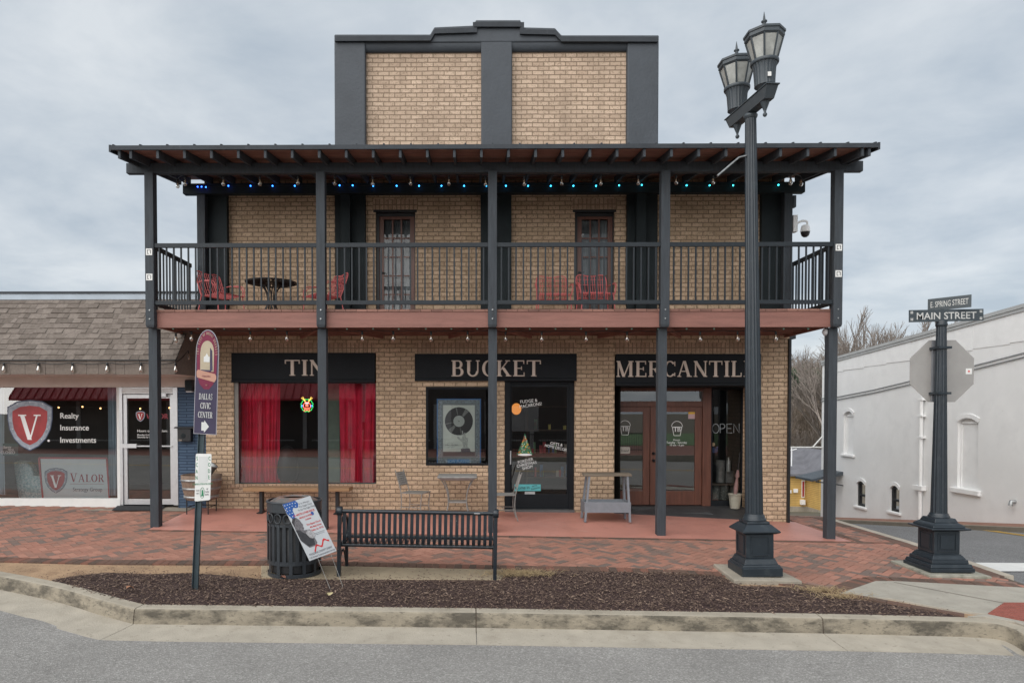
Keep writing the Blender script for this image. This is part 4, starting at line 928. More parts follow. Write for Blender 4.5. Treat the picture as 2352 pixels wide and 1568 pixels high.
D = W(*[c3(978, 0)[0], c3(1058, 0)[0], c3(0, 1218)[1], c3(0, 1277)[1]], ydl); panel(D, ydl - .002, pbr('grey notice', (.40, .41, .41), .6), dr2, 'notice')
# the ceramic tree picture on the glass
tr_ = MB(); tb = []
cx_, ty, by_ = 979, 762, 935
M_treeg = pbr('green tree decal', (.03, .16, .07), .4, .5, 60, stain=[((.55, .08, .03), .9, 70, .60, .66), ((.6, .42, .06), .9, 55, .63, .68)])
A = [(cx_, ty)]
for k in range(1, 7):
    yy = lerp(ty + 8, by_ - 10, k / 6); ww = 66 * k / 6; A.append((cx_ + ww, yy)); A.append((cx_ + ww * .82, yy + 3)) if k < 6 else None
Lft = [(2 * cx_ - x, y) for x, y in A[1:]][::-1]
tr_.prism([P(*c3(x, y), ydl - .001) for x, y in A + Lft], (0, -.002, 0)); tro = tr_.build('tree_decal', M_treeg, dr2)
for nm, cl in (('red', (.7, .06, .04)), ('yellow', (.75, .5, .05)), ('pale', (.4, .6, .5))):
    mo = MB()
    for k in range(16):
        t = random.uniform(.08, .98); q = P(*c3(cx_ + random.uniform(-.9, .9) * 62 * t, lerp(ty + 10, by_ - 12, t)), ydl - .001); mo.prism([(q.x + .011 * math.cos(a * 1.047), ydl - .004, q.z + .011 * math.sin(a * 1.047)) for a in range(6)], (0, -.001, 0))
    mo.build('ornaments', pbr(nm + ' ornament', cl, .5), tro)
MB().prism([P(*c3(x, y), ydl - .001) for x, y in arc(979, 928, 56, 9, 0, 360, 16)[:-1]], (0, -.004, 0)).build('tree_base', M_whitetrim, dr2)
# ---- recessed entrance 3
YR = WY + .80
c4p = lambda x, y: P(*c4(x, y), YR)
ex0, ex1 = ent3[0], ent3[1]
zf0 = wprof(3) + .0
def X4(x): return c4p(x, 700).x
def Z4(y): return c4p(700, y).z
ZFL = Z4(1186)                                    # floor of the recess at the doors
fl = MB(); fl.add([(ex0, WY - .01, wprof(ex0) + .022), (ex1, WY - .01, wprof(ex1) + .022), (ex1, YR + .1, ZFL), (ex0, YR + .1, ZFL)], [(0, 1, 2, 3)])
fl.add([(ex0 + .002, WY - .011, wprof(ex0) + .024), (ex1 - .002, WY - .011, wprof(ex1) + .024), (ex1, WY - .011, -.4), (ex0, WY - .011, -.4)], [(0, 1, 2, 3)])
fl.build('entrance_floor', pbr('dark entrance floor', (.045, .045, .047), .6, .3, 4, .2, 30), SHOP)
MB().quad((ex0, WY + .01, sign3[2]), (ex1, WY + .01, sign3[2]), (ex1, YR + .1, sign3[2]), (ex0, YR + .1, sign3[2])).build('entrance_ceiling', M_blackgreen, SHOP)
zc = sign3[2] - .003
Zt = Z4(368)
jx0, jx1, jx2 = X4(998), X4(1057), X4(1280)
LL0 = X4(268)                                       # left end of the left leaf
fr = MB().box(ex0 + .002, jx0, YR, YR + .1, Z4(385), min(Z4(362), zc)).box(LL0 - .1, jx0, YR + .01, YR + .09, Z4(492), Z4(455)).box(jx0, jx1, YR - .01, YR + .1, ZFL - .02, min(Z4(362), zc)).box(ex0 + .002, LL0 - .002, YR, YR + .1, ZFL - .02, Z4(387))
fr.build('entrance_frame', M_door, SHOP, bevel=.004)
MB().quad((LL0, YR + .05, Z4(455)), (jx0, YR + .05, Z4(455)), (jx0, YR + .05, Z4(385)), (LL0, YR + .05, Z4(385))).build('transom_pane', M_glass, SHOP)
def leaf(a, b, g0, g1, hinge):
    z0_, z1_ = ZFL + .012, Z4(494); gt, gb = Z4(530), Z4(1083)
    o = MB().box(a, g0, YR + .03, YR + .075, z0_, z1_).box(g1, b, YR + .03, YR + .075, z0_, z1_).box(g0, g1, YR + .03, YR + .075, z0_, gb).box(g0, g1, YR + .03, YR + .075, gt, z1_).build('entrance_door', M_door, SHOP, bevel=.004)
    MB().quad((g0, YR + .05, gb), (g1, YR + .05, gb), (g1, YR + .05, gt), (g0, YR + .05, gt)).build('pane', M_glass, o)
    return o
lf = leaf(LL0, X4(631), LL0 + (X4(631) - X4(584)), X4(584), 0)
rl = leaf(X4(635), X4(997), X4(682), X4(948), 1)
kb = MB()
for y_ in (821, 870): q = c4p(657, y_); kb.lathe([(.026, 0), (.026, .012), (.014, .02), (.02, .045), (.008, .055)], (0, 0, 0), 12); 
kb = MB()
for y_ in (821, 870):
    q = c4p(657, y_); m_ = MB().lathe([(.030, 0), (.030, .012), (.014, .02), (.024, .045), (.008, .055)], (0, 0, 0), 12).xf(Matrix.Translation((q.x, YR + .03, q.z)) @ Matrix.Rotation(R(90), 4, 'X')); kb.add(m_.v, m_.f, True)
kb.build('knob', M_black, rl)
# bucket emblem on each leaf
def line(mb, pts, w_, y, closed=False):
    pts = pts + [pts[0]] if closed else pts
    for a, b in zip(pts, pts[1:]): A, B = P(*a, y), P(*b, y); A.y = B.y = y; mb.bar(A, B, w_, .001, ref=(0, 1, 0))
for o, cx_, cy_ in ((lf, 455, 640), (rl, 819, 645)):
    e = MB(); y = YR + .046
    pp = [c4(cx_ - 33, cy_ - 10), c4(cx_ + 34, cy_ - 10), c4(cx_ + 22, cy_ + 50), c4(cx_ - 22, cy_ + 50)]
    line(e, pp, .010, y, True); line(e, [c4(a, b) for a, b in arc(cx_, cy_ - 12, 38, 38, 180, 360, 12)], .009, y)
    o2 = e.build('emblem', M_whitetrim, o)
    q = P(*c4(cx_, cy_ + 22), y); serif('TB', (q.x, y - .002, q.z), EX, EZ, .085, M_whitetrim, o, depth=.001, gap=.04)
for s_, p, q, h_ in (('Hours', c4(792, 732), c4(840, 732), 5), ('Tuesday - Saturday', c4(744, 750), c4(888, 750), 5), ('10 am - 6 pm', c4(766, 768), c4(868, 768), 5)): slant(s_, p, q, h_, rl, YR + .045, M_whitetrim)
D = W(c4(903, 0)[0], c4(952, 0)[0], c4(0, 531)[1], c4(0, 578)[1], YR); st2 = panel(D, YR + .044, pbr('pink sticker', (.5, .33, .34), .6), rl, 'sticker')
panel((D[0], D[1], lerp(D[2], D[3], .70), D[3]), YR + .041, pbr('yellow sticker', (.6, .35, .03), .6), rl, 'sticker')
# closed plaque hanging inside the left leaf
cp = thing('closed_sign', 'small cream plaque reading Closed on the left wooden door', 'sign', (X4(447), YR + .04, Z4(800)))
q0, q1 = c4p(398, 822), c4p(493, 775)
MB().prism([(x, YR + .044, z) for x, z in [(q0.x + .015, q0.z), (q1.x - .015, q0.z), (q1.x, q0.z + .015), (q1.x, q1.z - .015), (q1.x - .015, q1.z), (q0.x + .015, q1.z), (q0.x, q1.z - .015), (q0.x, q0.z + .015)]], (0, -.008, 0)).build('plaque', pbr('cream plaque', (.50, .47, .41), .6), cp)
text('Closed', ((q0.x + q1.x) / 2, YR + .035, q0.z + .035), EX, EZ, .055, M_black, cp, shear=.3, xs=.95)
# display window to the right of the doors
dw = MB().box(jx1 + .001, jx1 + .03, YR + .0, YR + .06, ZFL, zc).box(jx2 - .03, jx2, YR + .0, YR + .06, ZFL, zc).box(jx1 + .03, jx2 - .03, YR, YR + .06, ZFL, Z4(1150)).box(jx1 + .03, jx2 - .03, YR, YR + .06, zc - .04, zc).build('display_window', M_signb, SHOP)
MB().quad((jx1 + .03, YR + .03, Z4(1150)), (jx2 - .03, YR + .03, Z4(1150)), (jx2 - .03, YR + .03, zc - .04), (jx1 + .03, YR + .03, zc - .04)).build('pane', glass_mat('dark display glass', refl=.02), dw)
MB().quad((jx2 + .001, YR, ZFL - .1), (ex1, YR, ZFL - .1), (ex1, YR, zc), (jx2 + .001, YR, zc)).build('back_wall', M_brick, SHOP)
# ---- interiors
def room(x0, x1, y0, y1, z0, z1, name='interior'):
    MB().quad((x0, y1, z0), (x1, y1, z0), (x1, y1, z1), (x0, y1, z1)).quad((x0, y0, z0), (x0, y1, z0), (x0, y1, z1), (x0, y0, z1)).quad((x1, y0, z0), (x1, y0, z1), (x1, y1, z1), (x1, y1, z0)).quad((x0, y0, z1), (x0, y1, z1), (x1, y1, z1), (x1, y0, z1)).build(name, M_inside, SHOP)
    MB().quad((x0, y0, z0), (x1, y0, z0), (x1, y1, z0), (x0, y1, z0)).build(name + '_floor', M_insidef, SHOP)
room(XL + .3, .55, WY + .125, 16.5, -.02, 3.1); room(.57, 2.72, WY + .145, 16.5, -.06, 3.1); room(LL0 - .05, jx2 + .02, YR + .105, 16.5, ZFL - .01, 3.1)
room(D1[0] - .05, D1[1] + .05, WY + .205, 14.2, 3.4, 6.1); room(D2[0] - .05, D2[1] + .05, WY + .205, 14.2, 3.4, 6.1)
MB().box(xw(c2(735, 0)[0], 13.6), xw(c2(905, 0)[0], 13.6), 13.6, 13.7, .0, 2.6).build('inner_partition', pbr('green grey wall', (.16, .22, .18), .8), SHOP)
# ================= the low shop on the left =================
LS = thing('low_shop', 'single-storey shop with brown shingled mansard and glass front left of the brick building', 'building', (-8, WY, 0))
lx0 = -17.0; YM, YT = 11.65, 12.65
bx_ = XL - .003
# header, soffit, walls
ze, zt_ = zw(828, YM, 300), zw(687, YT, 300)
zb_ = zw(859, YM, 300)
EXR = xw(404, YM, 830)
MB().box(lx0, bx_, WY, WY + .15, zw(889, WY, 100), zb_ + .03).build('header', M_offw, LS, bevel=.006)
MB().quad((lx0, YM, zb_), (lx0, WY, zb_), (bx_, WY, zb_), (EXR, YM, zb_)).build('soffit', M_offw, LS)
# shingles: overlapping tabs, each a loose piece
sh = MB(); rows = 12; rnd = random.Random(5)
def mans(t): return (lerp(YM, YT, t), lerp(ze, zt_, t))
nrm = Vector((0, -(zt_ - ze), (YT - YM))).normalized()
sl = math.hypot(YT - YM, zt_ - ze)
for r in range(rows):
    t0_, t1_ = r / rows, min(1, (r + 1.25) / rows); x = lx0 + rnd.uniform(-.3, 0); xr_ = -5.12 if r > 3 else lerp(EXR, -5.12, r / 3)
    while x < xr_:
        w_ = rnd.choice([.09, .12, .15, .18, .21]); x2 = min(x + w_ - .004, xr_); lift = .010 + rnd.uniform(0, .008); drop = rnd.choice([0, 0, .012])
        y0_, z0_ = mans(t0_); y1_, z1_ = mans(t1_); z0_ -= drop
        a = Vector((x, y0_, z0_)) + nrm * (lift + .008); b = Vector((x2, y0_, z0_)) + nrm * (lift + .008); c_ = Vector((x2, y1_, z1_)) + nrm * (.001 + lift * .3); d_ = Vector((x, y1_, z1_)) + nrm * (.001 + lift * .3)
        if x2 > x: sh.add([a, b, c_, d_, a - nrm * (lift + .008), b - nrm * (lift + .008)], [(0, 1, 2, 3), (4, 5, 1, 0)])
        x += w_
sh.build('shingle_roof', M_shingle, LS)
MB().add([(lx0, YM, ze), (EXR, YM, ze), (-5.12, YT, zt_), (lx0, YT, zt_)], [(0, 1, 2, 3)]).build('roof_deck', M_black, LS)
sb = MB(); x = lx0
while x < EXR:
    w_ = rnd.choice([.15, .2, .26, .3]); z_ = (zb_ + ze) / 2
    for (a, b, o_) in ((zb_, z_ - .001, .0), (z_, ze - .002, .004)): sb.box(x, min(x + w_ - .005, EXR), YM - .012 - o_ - rnd.uniform(0, .004), YM + .01, a - rnd.choice([0, .006]), b, 'b')
    x += w_
sb.build('shingle_band', M_shingle2, LS)
MB().box(lx0, EXR + .01, YM - .05, YM + .0, ze - .0, ze + .016).build('drip_edge', M_black, LS)
MB().poly([(EXR + .004, YM, zb_), (bx_, WY, zb_), (bx_, WY, zt_), (-5.115, YT, zt_), (EXR + .004, YM, ze)]).build('roof_cheek', M_shingle2, LS)
MB().box(lx0, -5.14, YT - .03, YT + .3, zt_ - .01, zw(674, YT, 200)).build('parapet_flashing', pbr('pale blue metal', (.36, .42, .48), .4, .1, 3), LS)
MB().box(lx0, -5.14, YT - .05, YT + .34, zw(675, YT, 200) + .001, zw(670, YT, 200)).build('parapet_cap', M_dark, LS)
MB().box(lx0, XL - .02, YT + .31, 24, -2.5, zt_ - .02, 'f').build('wall', M_bluebrick, LS)
# front: frames and glass
l1 = C(0, 700, 2.614)
def LX(x): return xw(l1(x, 0)[0], WY, 1000)
def LZ(y, x=400): return zw(l1(0, y)[1], WY, l1(x, 0)[0])
zs0 = gz(-8, WY) + .025
hz = LZ(700)
sf = MB()
zsill0, zsill1 = LZ(1478), LZ(1426)
sf.box(lx0, LX(783), WY - .02, WY + .10, zsill0 - .2, zsill1)                       # sill
sf.box(lx0, LX(783), WY, WY + .1, hz - .001, zw(889, WY, 100) - .002)
sf.box(LX(765), LX(783), WY - .01, WY + .1, zsill1, hz)
for x in (-140, -1500 + 400): sf.box(LX(x), LX(x + 20), WY - .005, WY + .1, zsill1, hz)
sf.build('window_frame', M_white, LS, bevel=.004)
wn = MB().quad((lx0, WY + .06, zsill1), (LX(765), WY + .06, zsill1), (LX(765), WY + .06, hz), (lx0, WY + .06, hz)).build('pane', M_glass, LS)
df = MB()
a0, a1, b0, b1 = LX(783), LX(803), LX(1133), LX(1163)
df.box(a0, a1, WY - .015, WY + .1, zs0, hz).box(b0, b1, WY - .015, WY + .1, zs0, hz).box(a1, b0, WY - .01, WY + .1, LZ(743), hz)
df.build('door_frame', M_alu, LS, bevel=.003)
sv = MB()
for y in (707, 718, 729): sv.box(a1 + .01, b0 - .01, WY - .016, WY - .009, LZ(y + 8), LZ(y))
sv.build('louvre', M_white, LS)
g0, g1 = LX(829), LX(1110)
dd = MB().box(a1 + .004, g0, WY + .01, WY + .055, zs0 + .01, LZ(747)).box(g1, b0 - .004, WY + .01, WY + .055, zs0 + .01, LZ(747)).box(g0, g1, WY + .01, WY + .055, zs0 + .01, LZ(1430)).box(g0, g1, WY + .01, WY + .055, LZ(772), LZ(747)).build('door', M_alu, LS, bevel=.003)
MB().quad((g0, WY + .035, LZ(1430)), (g1, WY + .035, LZ(1430)), (g1, WY + .035, LZ(772)), (g0, WY + .035, LZ(772))).build('pane', M_glass, dd)
MB().box(a1 + .01, b0 - .01, WY - .03, WY - .012, LZ(1087), LZ(1079)).box(LX(808), LX(898), WY - .045, WY - .031, LZ(1095), LZ(1068)).build('push_bar', M_alu, dd)
MB().box(LX(1050), LX(1095), WY - .06, WY - .016, LZ(762), LZ(740)).bar((LX(1045), WY - .03, LZ(741)), (LX(1060), WY - .03, LZ(765)), .015).build('door_closer', M_alu, dd)
MB().box(b1 + .001, bx_ - .0, WY - .005, WY + .2, gz(-5.3, WY) - .3, zw(889, WY, 430) - .002).build('brick_pier', M_bluebrick, LS)
# shop interior
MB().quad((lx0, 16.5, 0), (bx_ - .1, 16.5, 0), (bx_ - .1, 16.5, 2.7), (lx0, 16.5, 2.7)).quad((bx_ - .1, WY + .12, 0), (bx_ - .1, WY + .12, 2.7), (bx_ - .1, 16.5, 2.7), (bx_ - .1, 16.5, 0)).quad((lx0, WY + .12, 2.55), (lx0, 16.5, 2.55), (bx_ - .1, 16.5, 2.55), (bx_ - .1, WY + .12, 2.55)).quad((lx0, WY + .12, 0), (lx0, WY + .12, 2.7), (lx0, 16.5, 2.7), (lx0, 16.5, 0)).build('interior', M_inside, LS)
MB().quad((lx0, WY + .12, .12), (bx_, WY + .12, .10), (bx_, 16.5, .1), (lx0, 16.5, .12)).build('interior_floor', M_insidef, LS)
# lettering on the glass
yg = WY + .052
def shield(cx, cy, w_, h_, mats, parent, y, cv=l1, V=True):
    def sp(k, n=9):
        q = [(0, -.5), (.28, -.47), (.5, -.36), (.5, -.12), (.46, .08), (.36, .26), (.20, .41), (0, .5)]
        q = q + [(-a, b) for a, b in q[1:-1]][::-1]; return [(cx + a * w_ * k, cy - .01 * h_ + b * h_ * k) for a, b in q]
    o = None
    for k, m_, dy in ((1.0, mats[0], 0), (.955, mats[1], -.002), (.77, mats[2], -.004)):
        pts = [P(*cv(a, b), y) for a, b in sp(k)]; pts = [Vector((p.x, y + dy, p.z)) for p in pts]
        x_ = MB().prism(pts, (0, -.0015, 0)).build('shield' if o is None else 'shield_field', m_, parent if o is None else o)
        o = o or x_
    q0_ = P(*cv(cx, cy + h_ * .27), y); sz = (P(*cv(cx, cy - h_ * .22), y) - q0_).length
    serif('V', (q0_.x, y - .007, q0_.z), EX, EZ, sz, M_whitetrim, o, depth=.001, xs=1.0)
    if w_ > 100:
        rv = MB()
        for a, b in ((0, -.46), (-.28, -.43), (.28, -.43), (-.44, -.16), (.44, -.16), (-.38, .06), (.38, .06), (-.26, .26), (.26, .26), (0, .44)):
            q = P(*cv(cx + a * w_, cy + b * h_), y); rv.prism([(q.x + .009 * math.cos(t), y - .004, q.z + .009 * math.sin(t)) for t in [i * .785 for i in range(8)]], (0, -.002, 0))
        rv.build('rivets', M_alu, o)
    return o
M_shN = pbr('navy edge', (.035, .05, .10), .5); M_shG = pbr('silver grey', (.27, .30, .35), .5, .3, 14); M_shR = pbr('shield red', (.33, .025, .028), .5, .3, 4)
shield(196, 952, 296, 335, (M_shN, M_shG, M_shR), wn, yg)
for s_, yb in (('Realty', 903), ('Insurance', 980), ('Investments', 1061)):
    q = P(*l1(391, yb), yg); text(s_, (q.x, yg, q.z), EX, EZ, .108 if 1 else 0, M_white, wn, align='LEFT', bold=.012, xs=.96)
shield(918, 890, 62, 72, (M_shN, M_shG, M_shR), dd, WY + .03)
q = P(*l1(950, 905), WY); serif('VALOR', (q.x, WY + .028, q.z), EX, EZ, .09, pbr('decal red', (.35, .04, .06), .5), dd, center=False, depth=.001, gap=.12)
for s_, yb, h_ in (('Hours of Operation:', 992, .05), ('Monday-Friday 9am-5pm', 1016, .033), ('Saturday by appointment', 1030, .033)):
    q = P(*l1(891, yb), WY); text(s_, (q.x, WY + .028, q.z), EX, EZ, h_, M_white, dd, align='LEFT', bold=.006)
q = P(*l1(815, 1040), WY); text('PULL', (q.x, WY + .004, q.z), EZ, (-1, 0, 0), .035, M_white, dd, align='LEFT', bold=.008)
q = P(*l1(318, 1048), yg); MB().prism([(q.x + .022 * math.cos(t * .52), yg, q.z + .022 * math.sin(t * .52)) for t in range(12)], (0, -.002, 0)).build('dot', M_whitetrim, wn)
# things behind the glass
YI = WY + .55
def fabric_sheet(name, label, cat, x0, x1, z0, z1, y, mat, waves=5, amp=.05, slump=0, group=None, bottom=0, gather=None):
    n = 90; m_ = 14; mb = MB(); rr = random.Random(hash(name) % 99 + int(x0 * 100) % 97); ph = [rr.uniform(0, 6) for _ in range(4)]
    for j in range(m_ + 1):
        t = j / m_; z = lerp(z1, z0, t)
        for i in range(n + 1):
            u = i / n; x = lerp(x0, x1, u)
            uu = u + .07 * math.sin(u * 9 + ph[1]) + .03 * math.sin(u * 21 + ph[3]); d = amp * (.6 + .6 * math.sin(u * 5 + ph[2]) ** 2) * (math.sin(uu * waves * 6.283 + ph[0] + .7 * math.sin(t * 3 + ph[1])) + .45 * math.sin(u * waves * 2.3 * 6.283 + ph[2])) * (.5 + .6 * t)
            if slump: x += slump * math.sin(t * 3.0) * math.sin(u * 3.14 + t * 2) * .5; d -= slump * (t ** 3) * .9 * abs(math.sin(u * 6 + ph[3]))
            mb.v.append((x, y + d, z + (bottom * abs(math.sin(u * 7 + ph[3])) if j == m_ else 0)))
    mb.f = [(j * (n + 1) + i, j * (n + 1) + i + 1, (j + 1) * (n + 1) + i + 1, (j + 1) * (n + 1) + i) for j in range(m_) for i in range(n)]; mb.sm = [True] * len(mb.f)
    return tag(mb.build(name, mat), label, cat, group)
cg = 'pale blue curtains of the low shop'
def lxp(x, Y): return xw(l1(x, 0)[0], Y, 1000)
def lzp(y, Y): return zw(l1(0, y)[1], Y, 100)
fabric_sheet('curtain', 'pale blue curtain hanging beside the glass door of the low shop', 'curtain', lxp(705, YI - .3), lxp(766, YI - .3), lzp(1405, YI - .3), lzp(700, YI - .3), YI - .3, M_bluecurt, 4, .035, group=cg)
fabric_sheet('curtain', 'pale blue curtain at the far left edge of the photo', 'curtain', lxp(-70, YI - .3), lxp(30, YI - .3), lzp(1400, YI - .3), lzp(700, YI - .3), YI - .3, M_bluecurt, 4, .035, group=cg)
# shop sign board leaning inside the window
BB = thing('window_board', 'white board with red shield lettered Valor Strategy Group leaning inside the left window', 'sign', (lxp(480, WY + .25), WY + .25, .15))
yb_ = WY + .22
def LP(x, y, Y=yb_): return P(*l1(x, y), Y)
pts = [LP(284, 1422), LP(712, 1422), LP(690, 1168), LP(264, 1164)]
o = MB().prism(pts, (0, .02, 0)).build('board', pbr('pale board', (.52, .58, .60), .5, .04), BB)
o2 = MB(); e_ = [LP(281, 1422), LP(255, 1161), LP(698, 1163), LP(716, 1422)]
for a, b in zip(e_, e_[1:]): o2.bar(a, b, .022, .03)
o2.build('board_edge', pbr('dull red', (.36, .05, .06), .5), BB)
shield(366, 1310, 148, 165, (M_shN, M_shG, M_shR), BB, yb_ - .003)
M_dred = pbr('wine red', (.28, .03, .045), .5)
q = LP(458, 1317); w2_ = LP(680, 1317).x - q.x; serif('VALOR', (q.x, yb_ - .003, q.z), EX, EZ, LP(460, 1260).z - q.z, M_dred, BB, center=False, depth=.001, width=w2_, gap=.12, cap=.86)
MB().box(q.x, q.x + w2_, yb_ - .004, yb_ - .001, LP(460, 1331).z, LP(460, 1329).z).build('rule', M_dred, BB)
q = LP(476, 1378); text('Strategy Group', (q.x, yb_ - .003, q.z), EX, EZ, .077, pbr('slate', (.10, .12, .15), .6), BB, align='LEFT', xs=.86)
# armchair
AC = thing('armchair', 'pale teal patterned armchair behind the left shop window', 'armchair', (lxp(170, 13.5), 13.5, .12))
M_arm = pbr('teal lattice fabric', (.28, .40, .42), .85, .35, 26, stain=((.55, .60, .60), .8, 34, .5, .56))
def AP(x, y, Y): return P(*l1(x, y), Y)
bk = [AP(85, 1190, 13.3), AP(105, 1183, 13.3), AP(170, 1190, 13.3), AP(205, 1225, 13.3), AP(225, 1300, 13.3), AP(225, 1424, 13.3), AP(118, 1424, 13.3), AP(100, 1300, 13.3)]
MB().prism(bk, (0, .16, .02)).build('backrest', M_arm, AC, bevel=.03, seg=3)
MB().box(AP(205, 0, 13.3).x, AP(300, 0, 13.3).x, 13.16, 13.8, .13, AP(0, 1275, 13.3).z).build('arm', M_arm, AC, bevel=.04, seg=3)
MB().box(AP(118, 0, 13.3).x, AP(290, 0, 13.3).x, 13.28, 14.0, .13, .6).build('seat', M_arm, AC, bevel=.03)
# sorry we're closed
CS = thing('closed_sign', 'small dark teal hanging sign Sorry We Are Closed at the far left window', 'sign', (lxp(55, WY + .15), WY + .15, 1.2))
yc = WY + .14
o = MB().box(LP(3, 0, yc).x, LP(103, 0, yc).x, yc, yc + .01, LP(0, 1146, yc).z, LP(0, 1066, yc).z).build('panel', pbr('dark teal', (.02, .06, .06), .5), CS)
for s_, x, yb, h_ in (('Sorry', 45, 1098, .05), ("WE'RE", 72, 1112, .03), ('CLOSED', 52, 1134, .055)): q = LP(x, yb, yc); text(s_, (q.x, yc - .003, q.z), EX, EZ, h_, M_whitetrim, CS, shear=.3 if s_ == 'Sorry' else 0, bold=.004)
# fluorescent ceiling light seen through the window
FL = MB().box(-9.0, -7.6, 14.6, 14.9, 2.50, 2.53).build('ceiling_light', emit_mat('warm tube light', (1, .62, .25), 1.2)); tag(FL, 'warm lit ceiling light inside the low shop window', 'ceiling light')
# speaker and letter box on the blue pier
sp = thing('wall_speaker', 'black outdoor speaker mounted high on the blue brick pier', 'speaker', (LX(1252), WY - .02, LZ(730, 1250)))
MB().box(LX(1227), LX(1279), WY - .13, WY - .01, LZ(725, 1250), LZ(652, 1250)).build('cabinet', M_black, sp, bevel=.02, seg=3)
MB().box(LX(1233), LX(1273), WY - .134, WY - .131, LZ(715, 1250), LZ(660, 1250)).build('grille', M_blackgreen, sp)
MB().box(LX(1232), LX(1272), WY - .10, WY - .02, LZ(732, 1250), LZ(727, 1250)).build('bracket', M_whitetrim, sp)
mbx = thing('letter_box', 'black metal letter box on the blue brick pier', 'letter box', (LX(1220), WY - .02, LZ(1055, 1220)))
MB().box(LX(1177), LX(1264), WY - .12, WY - .006, LZ(1052, 1220), LZ(968, 1220)).build('body', M_black, mbx, bevel=.008)
MB().frust(((LX(1177) + LX(1264)) / 2, WY - .07), (.185, .07), (.17, .055), LZ(967, 1220), LZ(957, 1220)).build('lid', M_black, mbx)
MB().lathe([(.045, 0), (.045, .003), (.035, .004)], (0, 0, 0), 16).xf(Matrix.Translation((LX(1215), WY - .12, LZ(1015, 1220))) @ Matrix.Rotation(R(90), 4, 'X')).build('badge', M_blackgreen, mbx)
q = P(*l1(1185, 1048), WY); text('220', (q.x, WY - .123, q.z), EX, EZ, .03, M_letter, mbx, align='LEFT')
# door mats
def mat_(pts, label):
    w_ = [G(*p) for p in pts]; tag(MB().prism([(q.x, q.y, gz(q.x, q.y) + .028) for q in w_][::-1], (0, 0, .012)).build('door_mat', pbr('dark mat', (.03, .032, .035), .95, .3, 40, .4, 120), bevel=.003), label, 'mat')
mat_([l1(730, 1515), l1(1050, 1515), l1(1085, 1484), l1(770, 1484)], 'dark mat in front of the glass door of the low shop')
q = [c4(490, 1188), c4(1005, 1188), c4(1070, 1222), c4(520, 1220)]
def zfe(x, y): return lerp(wprof(x) + .022, ZFL, (y - WY + .01) / (YR + .11 - WY))
mz = [(P(a, b, WY + (.62 if i < 2 else .2))) for i, (a, b) in enumerate(q)]
tag(MB().prism([(p.x, p.y, zfe(p.x, p.y) + .004) for p in mz], (0, 0, .012)).build('door_mat', pbr('grey mat', (.075, .078, .08), .95, .3, 40, .4, 120)), 'wide grey mat in front of the wooden double door', 'mat')
# ================= white building across the side street =================
XW_ = 13.5
def WX(px, py): return PXw(px, py, XW_)
WB = thing('white_building', 'tall white painted masonry building across the side street with small arched windows', 'building', (XW_, 20, -1.5))
roof = lambda y: lerp(WX(1927.6, 821.4).z, WX(2352, 703.8).z, (y - WX(1927.6, 821.4).y) / (WX(2352, 703.8).y - WX(1927.6, 821.4).y))
ye0, ye1 = 7.0, WX(1887, 1000).y
c5 = C(1950, 700, 1.961)
def W5(x, y): return WX(*c5(x, y))
low = lambda y: zside(12.5, y) - .6
def arch_hole(xa, xb, yt_, ys_, yb, n=8):
    """opening in the wall from crop pixels: left/right x, crown y, spring y, sill y -> list of (y, z) outline, far side first"""
    A, B = W5(xa, (yt_ + yb) / 2), W5(xb, (yt_ + yb) / 2); y0_, y1_ = A.y, B.y
    zc_, zs_, zb2 = W5((xa + xb) / 2, yt_).z, W5((xa + xb) / 2, ys_).z, W5((xa + xb) / 2, yb).z
    return y0_, y1_, zc_, zs_, zb2
H = [arch_hole(312, 360, 642, 662, 853), arch_hole(870, 970, 675, 695, 1022), arch_hole(376, 418, 984, 1000, 1108), arch_hole(540, 585, 1006, 1024, 1134)]
mb = MB()
ysort = sorted({ye0, ye1, *[h[0] for h in H], *[h[1] for h in H]})
def wall_col(a, b):
    hs = sorted([h for h in H if h[1] <= a + 1e-6 and b <= h[0] + 1e-6], key=lambda h: h[4])
    if not hs: mb.quad((XW_, b, low(b)), (XW_, a, low(a)), (XW_, a, roof(a)), (XW_, b, roof(b))); return
    h = hs[0]; y1_, y0_, zc_, zs_, zb2 = h[1], h[0], h[2], h[3], h[4]; n = 8
    mb.quad((XW_, b, low(b)), (XW_, a, low(a)), (XW_, a, zb2), (XW_, b, zb2))
    tops = []
    for i in range(n + 1):
        y = lerp(y1_, y0_, i / n); u = 2 * i / n - 1; tops.append((y, zs_ + (zc_ - zs_) * (1 - u * u)))
    for (p, z), (q, w_) in zip(tops, tops[1:]):
        mb.quad((XW_, q, w_), (XW_, p, z), (XW_, p, roof(p)), (XW_, q, roof(q))); mb.quad((XW_, q, w_), (XW_ + .22, q, w_), (XW_ + .22, p, z), (XW_, p, z))
    for y, z in (tops[0], tops[-1]): mb.quad((XW_, y, zb2), (XW_ + .22, y, zb2), (XW_ + .22, y, z), (XW_, y, z))
    mb.quad((XW_, y1_, zb2), (XW_ + .22, y1_, zb2), (XW_ + .22, y0_, zb2), (XW_, y0_, zb2))
for a, b in zip(ysort, ysort[1:]): wall_col(a, b)
mb.quad((XW_, ye1, low(ye1) - 1), (XW_, ye1, roof(ye1)), (XW_ + 14, ye1, roof(ye1)), (XW_ + 14, ye1, low(ye1) - 1)); mb.quad((XW_, ye0, low(ye0) - 1), (XW_ + 14, ye0, low(ye0) - 1), (XW_ + 14, ye0, roof(ye0)), (XW_, ye0, roof(ye0)))
mb.build('wall', M_whitewall, WB)
